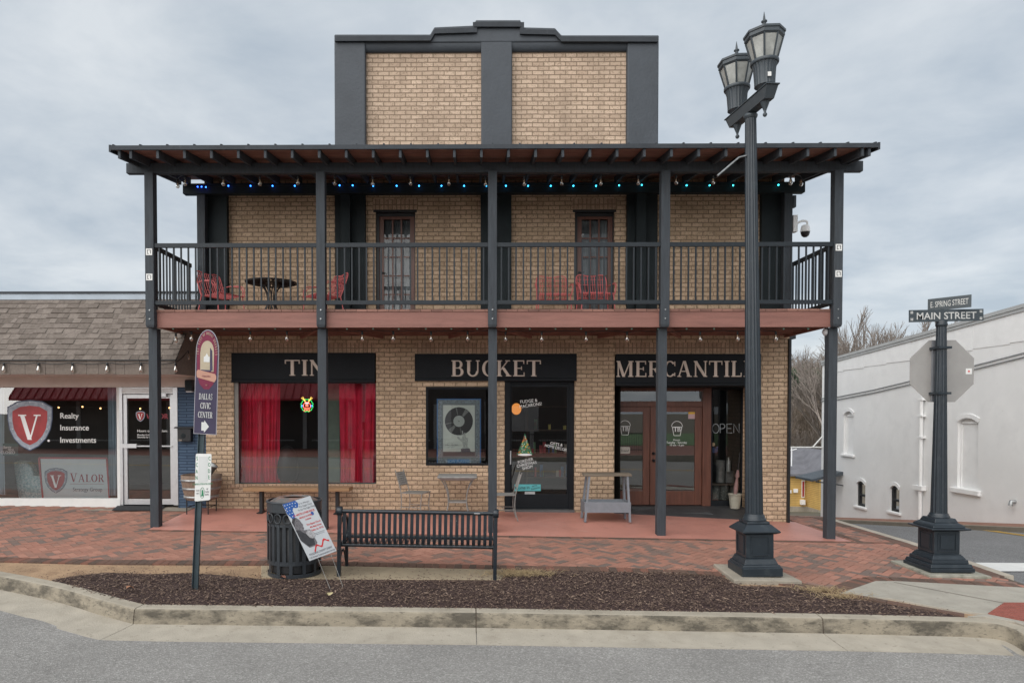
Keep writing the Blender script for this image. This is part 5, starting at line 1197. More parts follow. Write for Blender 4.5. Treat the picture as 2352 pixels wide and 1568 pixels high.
mb = MB(); mb.quad((XW_ + .05, ye0, roof(ye0) - .3), (XW_ + 14, ye0, roof(ye0) - .3), (XW_ + 14, ye1, roof(ye1) - .3), (XW_ + .05, ye1, roof(ye1) - .3)).build('roof', M_dark, WB)
fl_ = MB()
z1 = lambda y: lerp(W5(290, 448).z, W5(1196, 300).z, (y - W5(290, 448).y) / (W5(1196, 300).y - W5(290, 448).y))
yy = ye0; i = 0
while yy < ye1 - .4:
    y2 = min(yy + 1.3, ye1 - .01); zz_ = z1((yy + y2) / 2) ; fl_.prism([(XW_ - .014 - .004 * (i % 2), yy, zz_), (XW_ - .014 - .004 * (i % 2), y2 - .004, zz_), (XW_ - .014 - .004 * (i % 2), y2 - .004, roof(y2) - .02), (XW_ - .014 - .004 * (i % 2), yy, roof(yy) - .02)], (.012 + .004 * (i % 2), 0, 0)); yy = y2; i += 1
fl_.build('flashing', M_whitetrim, WB)
cp_ = MB().prism([(XW_ - .07, ye0, roof(ye0) - .035), (XW_ - .07, ye1, roof(ye1) - .035), (XW_ - .07, ye1, roof(ye1) + .06), (XW_ - .07, ye0, roof(ye0) + .06)], (.35, 0, 0)).prism([(XW_ - .05, ye0, roof(ye0) - .12), (XW_ - .05, ye1, roof(ye1) - .12), (XW_ - .05, ye1, roof(ye1) - .04), (XW_ - .05, ye0, roof(ye0) - .04)], (.04, 0, 0)); cp_.build('coping', pbr('pale grey coping', (.40, .41, .41), .6, .08, 3), WB)
for i, h in enumerate(H):
    y0_, y1_, zc_, zs_, zb2 = h; d = .06
    sl_ = MB().box(XW_ - .07, XW_ - .001, y1_ - .12, y0_ + .12, zb2 - .09, zb2 - .005) if i != 1 else MB().box(XW_ - .09, XW_ - .001, y1_ - .15, y0_ + .18, zb2 - .15, zb2 - .005)
    sl_.build('sill', M_whitetrim, WB, bevel=.02)
    hd = MB()
    for k in range(8):
        u0, u1 = 2 * k / 8 - 1, 2 * (k + 1) / 8 - 1; f_ = lambda u, e: (XW_ - .03, lerp(y1_, y0_, (u * (1 + e * 1.4) + 1) / 2), zs_ + (zc_ - zs_) * (1 - u * u) + e)
        if i != 0 or True: hd.prism([f_(u0, .0), f_(u1, .0), f_(u1, .11), f_(u0, .11)], (.029, 0, 0))
    hd.build('arch', M_whitetrim, WB)
    if i < 2:
        o = MB().poly([(XW_ + .10, y1_ - .02, zb2), (XW_ + .10, y0_ + .02, zb2), (XW_ + .10, y0_ + .02, zc_), (XW_ + .10, y1_ - .02, zc_)]).box(XW_ + .07, XW_ + .099, y1_, y1_ + .06, zb2, zs_ - .05).box(XW_ + .07, XW_ + .099, y0_ - .06, y0_, zb2, zs_ - .05).box(XW_ + .065, XW_ + .099, y1_, y0_, zs_ - .045, zs_ + .02).build('blocked_window', M_whitetrim, WB)
    else:
        yy0, yy1 = y1_ + .0, y0_ - .0; mid = lerp(zb2, zs_, .5)
        o = MB().box(XW_ + .05, XW_ + .12, yy0, yy0 + .09, zb2, zs_).box(XW_ + .05, XW_ + .12, yy1 - .09, yy1, zb2, zs_).box(XW_ + .05, XW_ + .12, yy0 + .09, yy1 - .09, zb2, zb2 + .08).box(XW_ + .05, XW_ + .12, yy0 + .09, yy1 - .09, mid - .035, mid + .035).box(XW_ + .04, XW_ + .12, yy0, yy1, zs_ + .001, zc_ + .02).build('window', M_black, WB)
        MB().quad((XW_ + .10, yy0 + .09, zb2 + .08), (XW_ + .10, yy1 - .09, zb2 + .08), (XW_ + .10, yy1 - .09, zs_), (XW_ + .10, yy0 + .09, zs_)).build('pane', M_glass, o)
        MB().box(XW_ + .14, XW_ + .16, lerp(yy0, yy1, .15), lerp(yy0, yy1, .85), mid + .05, zs_).build('blind', pbr('blind', (.38, .37, .34), .8), o)
        if i == 3: MB().box(XW_ + .125, XW_ + .13, lerp(yy0, yy1, .2), lerp(yy0, yy1, .6), zb2 + .1, zb2 + .35).build('red_poster', pbr('red poster', (.45, .05, .05), .6), o)
        else: MB().box(XW_ + .13, XW_ + .138, lerp(yy0, yy1, .3), lerp(yy0, yy1, .6), zb2 + .1, zb2 + .4).build('pink_poster', pbr('pink poster', (.42, .22, .18), .6), o)
# downpipe, conduit, cables, pipe stub
dp = MB(); a_, b_ = W5(697, 1180), W5(700, 585)
dp.tube([(XW_ - .07, a_.y, a_.z - .3), (XW_ - .07, a_.y, b_.z)], .055, 8); 
for y in (585, 665, 770, 1020): q = W5(698, y); dp.box(XW_ - .13, XW_ - .002, a_.y - .12, a_.y + .12, q.z - .03, q.z + .03)
dp.box(XW_ - .14, XW_ - .002, a_.y - .16, a_.y + .3, W5(0 + 690, 1028).z, W5(690, 1005).z)
dp.build('downpipe', M_whitetrim, WB, bevel=.006)
cb = MB()
for k in (0, .10):
    pts = [(XW_ - .03, W5(x, y).y, W5(x, y).z - k) for x, y in ((205, 580), (287, 572), (460, 538), (640, 495), (945, 422), (1196, 358), (1400, 310))]; cb.tube(pts, .016, 5)
cb.build('cable', pbr('grey cable', (.25, .26, .27), .6), WB)
q = W5(1153, 1085); MB().tube([(XW_ + .02, q.y, q.z), (XW_ - .10, q.y, q.z), (XW_ - .12, q.y, q.z - .1)], .05, 8).build('pipe_stub', M_galv, WB)
# dark canopy on the far end of the white wall
q0_, q1_ = PXw(*c5(115, 950), 12.6), WX(*c5(228, 925))
aw = thing('door_canopy', 'small dark corrugated canopy sticking out of the far end of the white building', 'canopy', (XW_, ye1 - .5, 1))
ya, yb2 = ye1 - 1.6, ye1 - .3
zA = WX(*c5(225, 925)).z
cn = MB()
for k in range(9):
    y = lerp(ya, yb2, k / 9); cn.prism([(XW_, y, zA), (XW_ - 1.15, y, zA - .28), (XW_ - 1.15, y, zA - .36), (XW_, y, zA - .12)], (0, (yb2 - ya) / 9 * .9, 0))
cn.build('roof_sheet', pbr('canopy metal', (.06, .075, .09), .5, .2, 8), aw)
cn = MB().bar((XW_, ya, zA - .5), (XW_ - 1.0, ya, zA - .36), .04); cn.build('bracket', M_dark, aw)
fp = thing('wall_bracket', 'thin white angled pole bracket on the far corner of the white building', 'bracket', (XW_, ye1, 2))
z_ = WX(*c5(200, 818)).z
MB().tube([(XW_, ye1 - .05, z_), (XW_ - 1.6, ye1 - .05, z_)], .03, 6).tube([(XW_, ye1 - .05, z_ + .42), (XW_ - .35, ye1 - .05, z_ + .02)], .025, 6).build('arm', M_white, fp)
# ================= yellow house down the hill =================
YH = 54.0
def H5(x, y, Y=YH): return P(*c5(x, y), Y)
YHs = thing('yellow_house', 'yellow clapboard house with grey roof down the hill between the buildings', 'house', (26, YH, -5.8))
hx0, hx1 = H5(-20, 1000).x, H5(330, 1000).x; gx0 = H5(130, 1000).x
zb0, zb1 = H5(100, 1108).z, H5(100, 955).z
M_clap = brick_mat('yellow clapboard', (.56, .36, .12), (.60, .40, .14), (.30, .19, .07), bw=40, rh=.14, ms=.012, spots=False)
MB().box(hx0, gx0, YH, YH + 8, zb0, zb1).box(gx0, hx1, YH - 2, YH + 6, zb0, zb1).prism([(gx0, YH - 2, zb1 + .001), (hx1, YH - 2, zb1 + .001), ((gx0 + hx1) / 2, YH - 2, zb1 + 1.75)], (0, 8, 0)).build('wall', M_clap, YHs)
MB().box(hx0 - .05, gx0 - .01, YH - .05, YH + 8, zb0 - 1.5, zb0 - .003).box(gx0 - .005, hx1, YH - 2.05, YH + 6, zb0 - 1.5, zb0 - .003).build('foundation', M_conc, YHs)
rfm = pbr('grey shingles far', (.15, .15, .165), .9, .2, 1.5)
o = MB().prism([(hx0 - .3, YH - .4, zb1 - .05), (hx0 - .3, YH + 4, zb1 + 1.65), (hx0 - .3, YH + 4, zb1 + 1.8), (hx0 - .3, YH - .4, zb1 + .12)], (gx0 + 2 - hx0, 0, 0))
xm = (gx0 + hx1) / 2
o.prism([(gx0 - .35, YH - 2.3, zb1 - .25), (xm, YH - 2.3, zb1 + 1.8), (xm, YH - 2.3, zb1 + 1.98), (gx0 - .35, YH - 2.3, zb1 - .08)], (0, 8, 0)).prism([(hx1 + .35, YH - 2.3, zb1 - .25), (xm, YH - 2.3, zb1 + 1.8), (xm, YH - 2.3, zb1 + 1.98), (hx1 + .35, YH - 2.3, zb1 - .08)], (0, 8, 0)).build('roof', rfm, YHs)
w_ = MB().box(H5(115, 0).x, H5(130, 0).x, YH - .06, YH - .001, H5(0, 1065).z, H5(0, 980).z).build('window', M_white, YHs)
MB().box(H5(118, 0).x, H5(127, 0).x, YH - .07, YH - .062, H5(0, 1060).z, H5(0, 985).z).build('pane', M_shR, w_)
w_ = MB().box(H5(160, 0).x, H5(190, 0).x, YH - 2.08, YH - 2.001, H5(0, 1060).z, H5(0, 980).z).build('window', M_black, YHs)
MB().box(H5(50, 0).x, H5(62, 0).x, YH - .15, YH - .001, H5(0, 1042).z, H5(0, 1028).z).box(H5(75, 0).x, H5(95, 0).x, YH - .12, YH - .001, H5(0, 1040).z, H5(0, 1022).z).box(H5(108, 0).x, H5(127, 0).x, YH - .3, YH - .001, H5(0, 1098).z, H5(0, 1075).z).build('meter_box', M_whitetrim, YHs)
q = H5(85, 905); MB().tube([(q.x, YH + 1, q.z - .6), (q.x, YH + 1, q.z + 1.3)], .05, 6).tube([(q.x - .4, YH + 1, q.z + 1), (q.x + .4, YH + 1, q.z + 1.2)], .04, 6).build('vent_pipe', M_whitetrim, YHs)
# ================= bare winter trees =================
M_bark = pbr('grey bark', (.20, .17, .145), .95, .25, 3)
M_twig = pbr('twigs', (.25, .215, .19), .95, .2, 3)
def bare_tree(x, y, z, h, seed, label, spread=.55, dens=5):
    rr = random.Random(seed); tk = MB(); tw = MB()
    def grow(p, d, L_, r, lev):
        mb = tk if lev < 2 else tw; k = 3; pts = [p]; dd = d.copy()
        for i in range(k): dd = (dd + Vector((rr.gauss(0, .10), rr.gauss(0, .10), rr.gauss(0, .04) + .05))).normalized(); pts.append(pts[-1] + dd * (L_ / k))
        mb.tube(pts, [lerp(r, r * .55, i / k) for i in range(k + 1)], 6 if lev < 1 else (4 if lev < 2 else 3), cap=False)
        if lev >= dens: return
        n = rr.choice([4, 4, 3]) if lev < dens - 1 else rr.choice([5, 6])
        for i in range(n):
            t = rr.uniform(.35, 1.0) if i < n - 1 else 1.0; q = pts[min(k, int(t * k + .5))]; a = rr.uniform(0, 6.28); s_ = spread * rr.uniform(.5, 1.2) if i < n - 1 else .15
            e = (dd + Vector((math.cos(a), math.sin(a), .12)) * s_).normalized(); grow(q, e, L_ * rr.uniform(.55, .78), r * (.56 if i < n - 1 else .6), lev + 1)
    grow(Vector((x, y, z)), Vector((rr.uniform(-.05, .05), 0, 1)), h * .34, h * .019, 0)
    t = thing('bare_tree', label, 'tree', (x, y, z), 'bare winter trees behind the white building')
    tk.build('trunk', M_bark, t); tw.build('crown', M_twig, t)
trees = [(1845, 880, 70, 'bare tree just right of the brick building beside the corner post', 11), (1935, 708, 62, 'tall bare tree rising right behind the right balcony post', 2), (1985, 722, 60, 'rounded bare tree in the middle of the treeline', 3), (2045, 700, 66, 'tallest bare tree above the white roofline', 4), (2095, 722, 64, 'bare tree to the right of the tallest one on the treeline', 5), (1890, 760, 66, 'leaning bare tree behind the right balcony post', 6), (2015, 715, 74, 'farther bare tree filling the gap left of the tallest tree', 8), (2078, 712, 76, 'farther bare tree just right of the tallest tree', 12), (1955, 716, 72, 'farther bare tree behind the tall one by the balcony post', 14), (1990, 735, 68, 'bare tree left of the rounded one on the treeline', 21), (2060, 728, 70, 'slender bare tree between the two tallest ones', 22), (2110, 752, 78, 'lowest bare tree just left of the street name blades', 23), (1920, 745, 58, 'bare tree with low forks next to the balcony post', 24)]
for px, py, Y, lb, sd_ in trees:
    b = P(px, 1100, Y); z0 = terr(b.x, Y) - .3; tz = zw(py, Y, px); bare_tree(b.x, Y, z0, (tz - z0) * 1.0, sd_, lb, dens=5)
# brown wooded hillside: many thin bare stems that read as one mass
wd_ = MB(); rr = random.Random(9)
for i in range(1500):
    px = rr.uniform(1780, 1960) if i < 1250 else rr.uniform(1960, 2500); Y = rr.uniform(86, 150); x = (px - PX) / F * Y; z = terr(x, Y); h = rr.uniform(4, 10)
    p = Vector((x, Y, z - .2)); q = p + Vector((rr.gauss(0, .3), 0, h)); wd_.tube([p, q], [.07, .02], 3, cap=False)
    for k in range(10):
        t = rr.uniform(.25, 1); a = rr.uniform(0, 6.28); s_ = p.lerp(q, t); wd_.tube([s_, s_ + Vector((math.cos(a) * 1.4, math.sin(a) * 1.4, rr.uniform(.5, 1.9)))], [.03, .012], 3, cap=False)
tag(wd_.build('woods', pbr('brown winter woods', (.19, .150, .115), .95, .3, .2)), 'brown leafless woods on the hillside beyond the yellow house', kind='stuff')
eg = MB()
for i in range(3600):
    k = i % 3; cx_, cz_, rx_, rz_ = [(1828, 884, 1.9, 2.0), (1866, 876, 2.3, 1.4), (1800, 884, 2.0, 2.0)][k]; Y = 95; c_ = P(cx_, cz_, Y)
    v = Vector((rr.gauss(0, .5), rr.gauss(0, .5), rr.gauss(0, .5))); p = c_ + Vector((v.x * rx_, v.y * 3, v.z * rz_)); a = Vector((rr.gauss(0, 1), rr.gauss(0, 1), rr.gauss(0, 1))).normalized() * .28; b = a.orthogonal().normalized() * .10
    eg.add([p - a, p + b, p + a, p - b], [(0, 1, 2, 3)])
ev = thing('evergreen_tree', 'dark evergreen trees at the top of the wooded hill', 'tree', (P(1828, 900, 95).x, 95, terr(40, 95)))
eg.build('crown', pbr('evergreen', (.035, .055, .028), .9, .4, .5), ev)
tkk = MB()
for cx_ in (1828, 1868, 1800): x = P(cx_, 900, 95).x; tkk.tube([(x, 95, terr(x, 95) - .3), (x, 95, P(cx_, 885, 95).z)], [.3, .15], 6)
tkk.build('trunk', M_bark, ev)
# ================= street furniture and small things =================
def smooth3(pts, it=2):
    for _ in range(it):
        q = [pts[0]]
        for a, b in zip(pts, pts[1:]): a, b = Vector(a), Vector(b); q += [a.lerp(b, .25), a.lerp(b, .75)]
        pts = q + [pts[-1]]
    return pts
# ---- bench (seen from behind) ----
BL = 1.96
def make_bench(loc, label, group=None):
    t = thing('street_bench', label, 'bench', loc, group); x0, x1 = loc[0] - BL / 2, loc[0] + BL / 2; y, z = loc[1], loc[2]
    for x in (x0 + .025, x1 - .025):
        MB().box(x - .022, x + .022, y - .03, y + .03, z - .03, z + .83).build('rear_leg', M_bench, t, bevel=.006)
        m_ = MB().lathe([(.001, -.034), (.05, -.034), (.056, -.026), (.056, .026), (.05, .034), (.001, .034)], (0, 0, 0), 20, cap=False).xf(Matrix.Translation((x, y, z + .80)) @ Matrix.Rotation(R(90), 4, 'Y'))
        e = MB(); e.v, e.f, e.sm = m_.v, m_.f, m_.sm; e.build('end_disc', M_bench, t)
        MB().tube(smooth3([(x, y + .50, z - .02), (x, y + .47, z + .38), (x, y + .5, z + .42)]), .022, 8).build('front_leg', M_bench, t)
        MB().tube(smooth3([(x, y + .03, z + .62), (x, y + .20, z + .70), (x, y + .46, z + .68), (x, y + .55, z + .58), (x, y + .50, z + .40)]), .018, 8).tube([(x, y, z + .38), (x, y + .5, z + .39)], .02, 8).tube(smooth3([(x, y + .06, z + .22), (x, y + .20, z + .30), (x, y + .34, z + .24), (x, y + .46, z + .06)]), .014, 6).build('armrest', M_bench, t)
    MB().tube([(x0, y, z + .80), (x1, y, z + .80)], .024, 12).build('rail', M_bench, t)
    MB().tube([(x0, y + .06, z + .375), (x1, y + .06, z + .375)], .024, 12).build('rail', M_bench, t)
    MB().tube([(x0, y + .50, z + .40), (x1, y + .50, z + .40)], .022, 10).build('rail', M_bench, t)
    n = 27
    for i in range(n):
        x = lerp(x0 + .085, x1 - .085, i / (n - 1)); pts = smooth3([(x, y, z + .785), (x, y - .01, z + .60), (x, y + .0, z + .44), (x, y + .05, z + .375), (x, y + .20, z + .37), (x, y + .42, z + .40), (x, y + .52, z + .41)], 2)
        sl_ = MB()
        for a, b in zip(pts, pts[1:]): sl_.bar(a, b, .040, .007, ref=(0, 1, .3))
        sl_.build('slat', M_bench, t)
    return t
g_ = G(768, 1329); gr_ = G(1143, 1328)
B0 = make_bench(((g_.x + gr_.x) / 2, (g_.y + gr_.y) / 2 + .02, gz((g_.x + gr_.x) / 2, 8.3) + .012), 'black metal slatted street bench seen from behind on the concrete slab')
ang = math.atan2(gz(gr_.x, 8.3) - gz(g_.x, 8.3), gr_.x - g_.x); B0.rotation_euler = (0, -ang, 0)
xq = B0.location.x + .72
MB().box(xq - .03, xq + .04, B0.location.y - .027, B0.location.y - .023, B0.location.z + .795, B0.location.z + .806).build('maker_plate', M_alu, B0)
# ---- litter bin ----
bc = G(667, 1326); BX, BY, BZ = bc.x, bc.y + .20, gz(bc.x, bc.y + .2) + .01
LB = thing('litter_bin', 'tall dark slatted metal litter bin beside the bench behind the tilted yard sign', 'litter bin', (BX, BY, BZ))
rb = .325; HB = zw(1146, BY, 667) - BZ
def bandcyl(mb, r, z0, z1, th=.008, n=48): mb.lathe([(r, z0), (r, z1), (r - th, z1), (r - th, z0), (r, z0)], (BX, BY, BZ), n, cap=False, smooth=False)
for bb_ in ((rb, .15, .20), (rb, .0, .045), (rb, HB - .30, HB - .27)): mb = MB(); bandcyl(mb, *bb_); mb.build('band', M_bin, LB)
mb = MB(); bandcyl(mb, rb + .006, HB - .13, HB - .02)
mb.lathe([(rb + .012, HB - .025), (rb + .016, HB - .012), (rb + .010, HB), (rb - .01, HB)], (BX, BY, BZ), 48, cap=False)
mb.build('band', M_bin, LB)
for k in range(26):
    sl_ = MB()
    a = 2 * math.pi * k / 26; c_, s_ = math.cos(a), math.sin(a); r = rb + .003; hw = .021
    def pt(o, z, rr): return (BX + c_ * rr - s_ * o, BY + s_ * rr + c_ * o, BZ + z)
    for z0_, z1_ in ((.19, HB - .27),): sl_.add([pt(-hw, z0_, r), pt(hw, z0_, r), pt(hw, z1_, r), pt(-hw, z1_, r), pt(-hw, z0_, r - .006), pt(hw, z0_, r - .006), pt(hw, z1_, r - .006), pt(-hw, z1_, r - .006)], [(0, 1, 2, 3), (7, 6, 5, 4), (0, 4, 5, 1), (1, 5, 6, 2), (2, 6, 7, 3), (3, 7, 4, 0)])
    if k % 2 == 0: sl_.add([pt(-hw, .04, r), pt(hw, .04, r), pt(hw, .16, r), pt(-hw, .16, r)], [(0, 1, 2, 3)])
    sl_.build('slat', M_bin, LB)
for k in range(16):
    rg = MB()
    a = 2 * math.pi * k / 16; r = rb - .002; zc_ = HB - .20; ring_ = []
    for j in range(17): t = 2 * math.pi * j / 16; o = .048 * math.cos(t); ring_.append((BX + math.cos(a + o / r) * r, BY + math.sin(a + o / r) * r, BZ + zc_ + .055 * math.sin(t)))
    rg.tube(ring_, .009, 6, cap=False); rg.build('ring', M_bin, LB)
MB().lathe([(rb - .03, .05), (rb - .028, HB - .10), (rb - .04, HB - .10), (rb - .045, .05)], (BX, BY, BZ), 32, cap=True).build('liner', M_black, LB)
MB().lathe([(rb - .012, HB - .03), (rb - .05, HB - .005), (.20, HB + .035), (.17, HB + .04), (.15, HB + .02)], (BX, BY, BZ), 40, cap=False).build('lid', pbr('stained bin lid', (.12, .115, .11), .6, .3, 12, stain=((.30, .16, .12), .8, 5, .45, .6)), LB)
# ---- yard sign ----
yA, yB = 7.78, 7.98
kn = [P(648.8, 1158, yA), P(712.3, 1138, yB), P(772.3, 1256.3, yB), P(711, 1287.5, yA)]
kn[2] = kn[1] + kn[3] - kn[0]
YS = thing('yard_sign', 'tilted white yard sign for a memorial service leaning in front of the litter bin', 'sign', (kn[3].x, kn[3].y, gz(kn[3].x, 7.9)))
M_sheet = pbr('white corrugated sheet', (.56, .58, .60), .5, .04, 5)
nn = (kn[1] - kn[0]).cross(kn[3] - kn[0]).normalized(); nn = -nn if nn.y > 0 else nn
board = MB().prism(kn, -nn * .005).build('panel', M_sheet, YS)
U, V_ = kn[1] - kn[0], kn[3] - kn[0]                       # u to the right, v down
wU, hV = U.length, V_.length
def S(u, v, o=.0015): return kn[0] + U * u + V_ * v + nn * o
def sstrip(name, pts, mat, o=.0015, par=None): return MB().prism([S(u, v, o) for u, v in pts], nn * .0006).build(name, mat, par or board)
M_blue = pbr('flag blue', (.02, .10, .36), .5, .08); M_red = pbr('print red', (.60, .03, .03), .5, .08); M_ink = pbr('print grey', (.10, .10, .12), .6, .1); M_pgrey = pbr('photo grey', (.16, .15, .16), .6, .5, 60)
fl = sstrip('flag_field', [(0, 0), (.45, .0), (.50, .06), (.44, .12), (.36, .12), (.28, .10), (.22, .14), (.22, .22), (.18, .28), (.10, .28), (.0, .17)], M_blue)
stx = MB()
for u, v in ((.05, .03), (.14, .03), (.23, .03), (.32, .03), (.41, .04), (.07, .08), (.17, .08), (.27, .07), (.38, .09), (.05, .13), (.14, .13), (.08, .18), (.17, .18), (.13, .235), (.02, .1)):
    stx.prism([S(u + .018 * math.cos(t), v + .009 * math.sin(t), .0026) for t in (0, 1.25, 2.5, 3.77, 5.0)], nn * .0005)
stx.build('stars', M_white, fl)
# grey photo portrait: head in profile and dark suit
sstrip('photo', [(.02, .32), (.10, .26), (.22, .27), (.30, .33), (.31, .38), (.34, .41), (.31, .44), (.32, .47), (.27, .50), (.48, .52), (.56, .60), (.50, .66), (.52, .76), (.44, .80), (.20, .80), (.04, .66)], M_pgrey)
sstrip('photo_suit', [(.02, .46), (.14, .48), (.30, .58), (.36, .66), (.46, .68), (.42, .78), (.20, .78), (.03, .64)], pbr('photo dark', (.04, .04, .045), .6, .3, 30), .0026)
sstrip('photo_flowers', [(.30, .56), (.38, .52), (.50, .54), (.58, .60), (.54, .66), (.42, .67), (.34, .63)], pbr('photo light', (.40, .39, .40), .6, .9, 150), .003)
sstrip('photo_hair', [(.02, .32), (.10, .265), (.20, .275), (.16, .30), (.09, .34), (.05, .42)], pbr('photo hair', (.05, .045, .05), .6, .3, 60), .003)
for a in (0, 1):
    pts = []
    for i in range(13): t = i / 12; pts.append((.30 + .62 * t, .84 - .10 * t + .035 * math.sin(t * 12.5 + 1.8)))
    if a == 0: sstrip('ribbon', pts + [(u + .01, v + .032) for u, v in pts[::-1]], M_red)
sstrip('badge', [(.80 + .05 * math.cos(t * .52), .285 + .032 * math.sin(t * .52)) for t in range(12)], M_blue)
Un, Vn = U.normalized(), -V_.normalized()
def ytext(s, u, v, h, mat, wd=None, bold=.0):
    o = text(s, S(u, v, .002), Un, Vn, h, mat, board, align='CENTER', depth=.0006, bold=bold, xs=1)
    if wd:
        off = S(u, v, .002) - offs(board); co = [Vector(q.co) for q in o.data.vertices]; L_ = max((c - off).dot(Un) for c in co) * 2; k = wd * wU / L_
        for q, c in zip(o.data.vertices, co): d = c - off; s_ = d.dot(Un); q.co = off + Un * s_ * k + (d - Un * s_)
for a in (('It Is Always', .70, .085, .020, M_ink, .38), ('The Right Time', .70, .135, .021, M_ink, .46), ('To Do The Right Thing', .69, .185, .021, M_ink, .60), ('Dr. MARTIN LUTHER KING JR.', .55, .25, .024, M_red, .76, .02), ('MONDAY 01/19/2026', .55, .31, .022, M_red, .46, .02), ('10:00AM', .58, .36, .018, M_red, .22, .02), ('First Baptist Church', .70, .45, .022, M_red, .50, .02), ('402 Main Street', .72, .505, .022, M_red, .42, .02), ('Dallas, Ga. 30132', .73, .56, .022, M_red, .44, .02),
          ('Celebrating the beloved community', .70, .615, .010, M_ink, .46), ('at First Baptist Church', .68, .64, .010, M_ink, .44), ('PAULDING COUNTY EVENT', .50, .925, .025, M_ink, .82, .01), ('11th Annual Commemorative Service', .50, .975, .022, M_ink, .94, .01)): ytext(*a)
wr = MB()
e1 = G(704 / 1.0 * 0 + (705 / 3.675 + 640) / 1.0884, (1030 / 3.675 + 1200) / 1.0884); e2 = G((780 / 3.675 + 640) / 1.0884, (1015 / 3.675 + 1200) / 1.0884)
wr.tube([S(.30, .98, -.008), S(.30, 1.02, -.008), e1 - Vector((0, 0, .03))], .0028, 6).tube([S(.78, .98, -.008), S(.78, 1.02, -.008), e2 + Vector((.02, 0, .06)), e2 - Vector((.01, 0, .02))], .0028, 6).tube([S(.30, 1.05, -.008), S(.78, 1.06, -.008)], .0025, 6)
wr.build('wire_stake', M_wirem, YS)
# ---- civic centre sign post ----
g_ = G(449, 1355); YP = g_.y; pt_ = P(464, 998, YP); d_ = (pt_ - g_).normalized()
CP = thing('sign_post', 'leaning grey post carrying an arched purple Civic Center sign above a white litter sign', 'sign post', (g_.x, g_.y, g_.z))
top = g_ + d_ * 3.0 * 0 + d_ * ((P(476, 775, YP) - g_).length)
mb = MB(); 
for o, w_ in ((0, .062),): mb.bar(g_ - d_ * .1, top, .062, .012, ref=(0, 1, 0))
a_ = d_.cross(Vector((0, 1, 0))).normalized()
for s_ in (-1, 1): mb.bar(g_ - d_ * .1 + a_ * .031 * s_ + Vector((0, -.012, 0)), top + a_ * .031 * s_ + Vector((0, -.012, 0)), .008, .032, ref=(0, 1, 0))
mb.build('post', M_post2, CP, bevel=.002)
yS = YP - .045
qs = C(460, 800, 3.136)
def Q(x, y, o=0): p = P(*qs(x, y), yS); return Vector((p.x, yS - o, p.z))
def tilt(u, v, o=0):                 # sign coordinates: u 0..1 across, v 0..1 down
    a = Q(lerp(110, 83, max(0, v)), lerp(250, 888, v), 0); A = Q(lerp(107, 83, v), lerp(75, 888, v)); B = Q(lerp(271, 246, v), lerp(75, 900, v))
    p = A.lerp(B, u); return Vector((p.x, yS - o + (u - .5) * .06, p.z))
va = .215
def arch_pts(g=0, o=0):
    pts = [tilt(g, 1 - g * .25, o), tilt(1 - g, 1 - g * .25, o)]
    for i in range(19):
        a = math.pi * i / 18; pts.append(tilt(.5 + (.5 - g) * math.cos(a), va - (va - g * .25) * math.sin(a), o))
    return pts
CPn = MB().prism(arch_pts(0, 0), (0, .006, 0)).build('civic_sign', pbr('pale sign edge', (.50, .48, .52), .5, .05), CP)
M_purp = pbr('dark purple print', (.055, .045, .090), .5, .2, 5); M_mar = pbr('maroon print', (.20, .018, .055), .5, .15, 6); M_crm = pbr('cream print', (.50, .42, .30), .5, .1); M_pinkc = pbr('salmon print', (.56, .30, .22), .5, .08)
MB().prism(arch_pts(.025, .002), (0, -.001, 0)).build('field', M_purp, CPn)
def ell(cu, cv_, ru, rv, o, n=28): return [tilt(cu + ru * math.cos(6.2832 * i / n), cv_ + rv * math.sin(6.2832 * i / n), o) for i in range(n)]
MB().prism([tilt(.06, .27, .0042), *[tilt(.5 + .44 * math.cos(math.pi - math.pi * i / 16), va - (va - .012) * math.sin(math.pi * i / 16), .0042) for i in range(17)], tilt(.94, .27, .0042), tilt(.92, .42, .0042), tilt(.80, .52, .0042), tilt(.62, .57, .0042), tilt(.40, .57, .0042), tilt(.20, .52, .0042), tilt(.08, .42, .0042)], (0, -.001, 0)).build('oval', M_mar, CPn)
MB().prism([tilt(.22, .40, .0062), tilt(.20, .22, .0062), *[tilt(.5 + .29 * math.cos(math.pi - math.pi * i / 10), .21 - .105 * math.sin(math.pi * i / 10), .0062) for i in range(11)], tilt(.80, .22, .0062), tilt(.80, .40, .0062)], (0, -.001, 0)).build('picture', M_crm, CPn)
MB().prism([tilt(.64, .39, .0078), tilt(.62, .17, .0078), tilt(.72, .20, .0078), tilt(.76, .39, .0078)], (0, -.0006, 0)).prism([tilt(.24, .385, .0079), tilt(.70, .385, .0079), tilt(.70, .40, .0079), tilt(.24, .40, .0079)], (0, -.0006, 0)).build('picture_shadow', M_purp, CPn)
MB().prism([tilt(.36, .31, .0082), tilt(.62, .31, .0082), tilt(.62, .26, .0082), tilt(.56, .255, .0082), tilt(.49, .225, .0082), tilt(.42, .255, .0082), tilt(.36, .26, .0082)], (0, -.0006, 0)).build('picture_house', M_white, CPn)
MB().prism([tilt(.10, .46, .0085), tilt(.86, .50, .0085), tilt(.93, .47, .0085), tilt(.93, .44, .0085), tilt(.86, .42, .0085), tilt(.14, .385, .0085), tilt(.07, .40, .0085), tilt(.07, .44, .0085)], (0, -.001, 0)).build('ribbon', M_pinkc, CPn)
def place_text(fn, s, cu, cv_, du, h, mat, rot=0, **k):
    o_ = tilt(cu, cv_, .0105); e_ = tilt(cu + .05, cv_, .0105); u = (e_ - o_).normalized(); v = Vector((-u.z, 0, u.x))
    return fn(s, o_, u, v, h, mat, CPn, **k)
place_text(serif, 'DALLAS', .50, .668, 0, .066, M_white, width=.140, depth=.001, gap=.05)
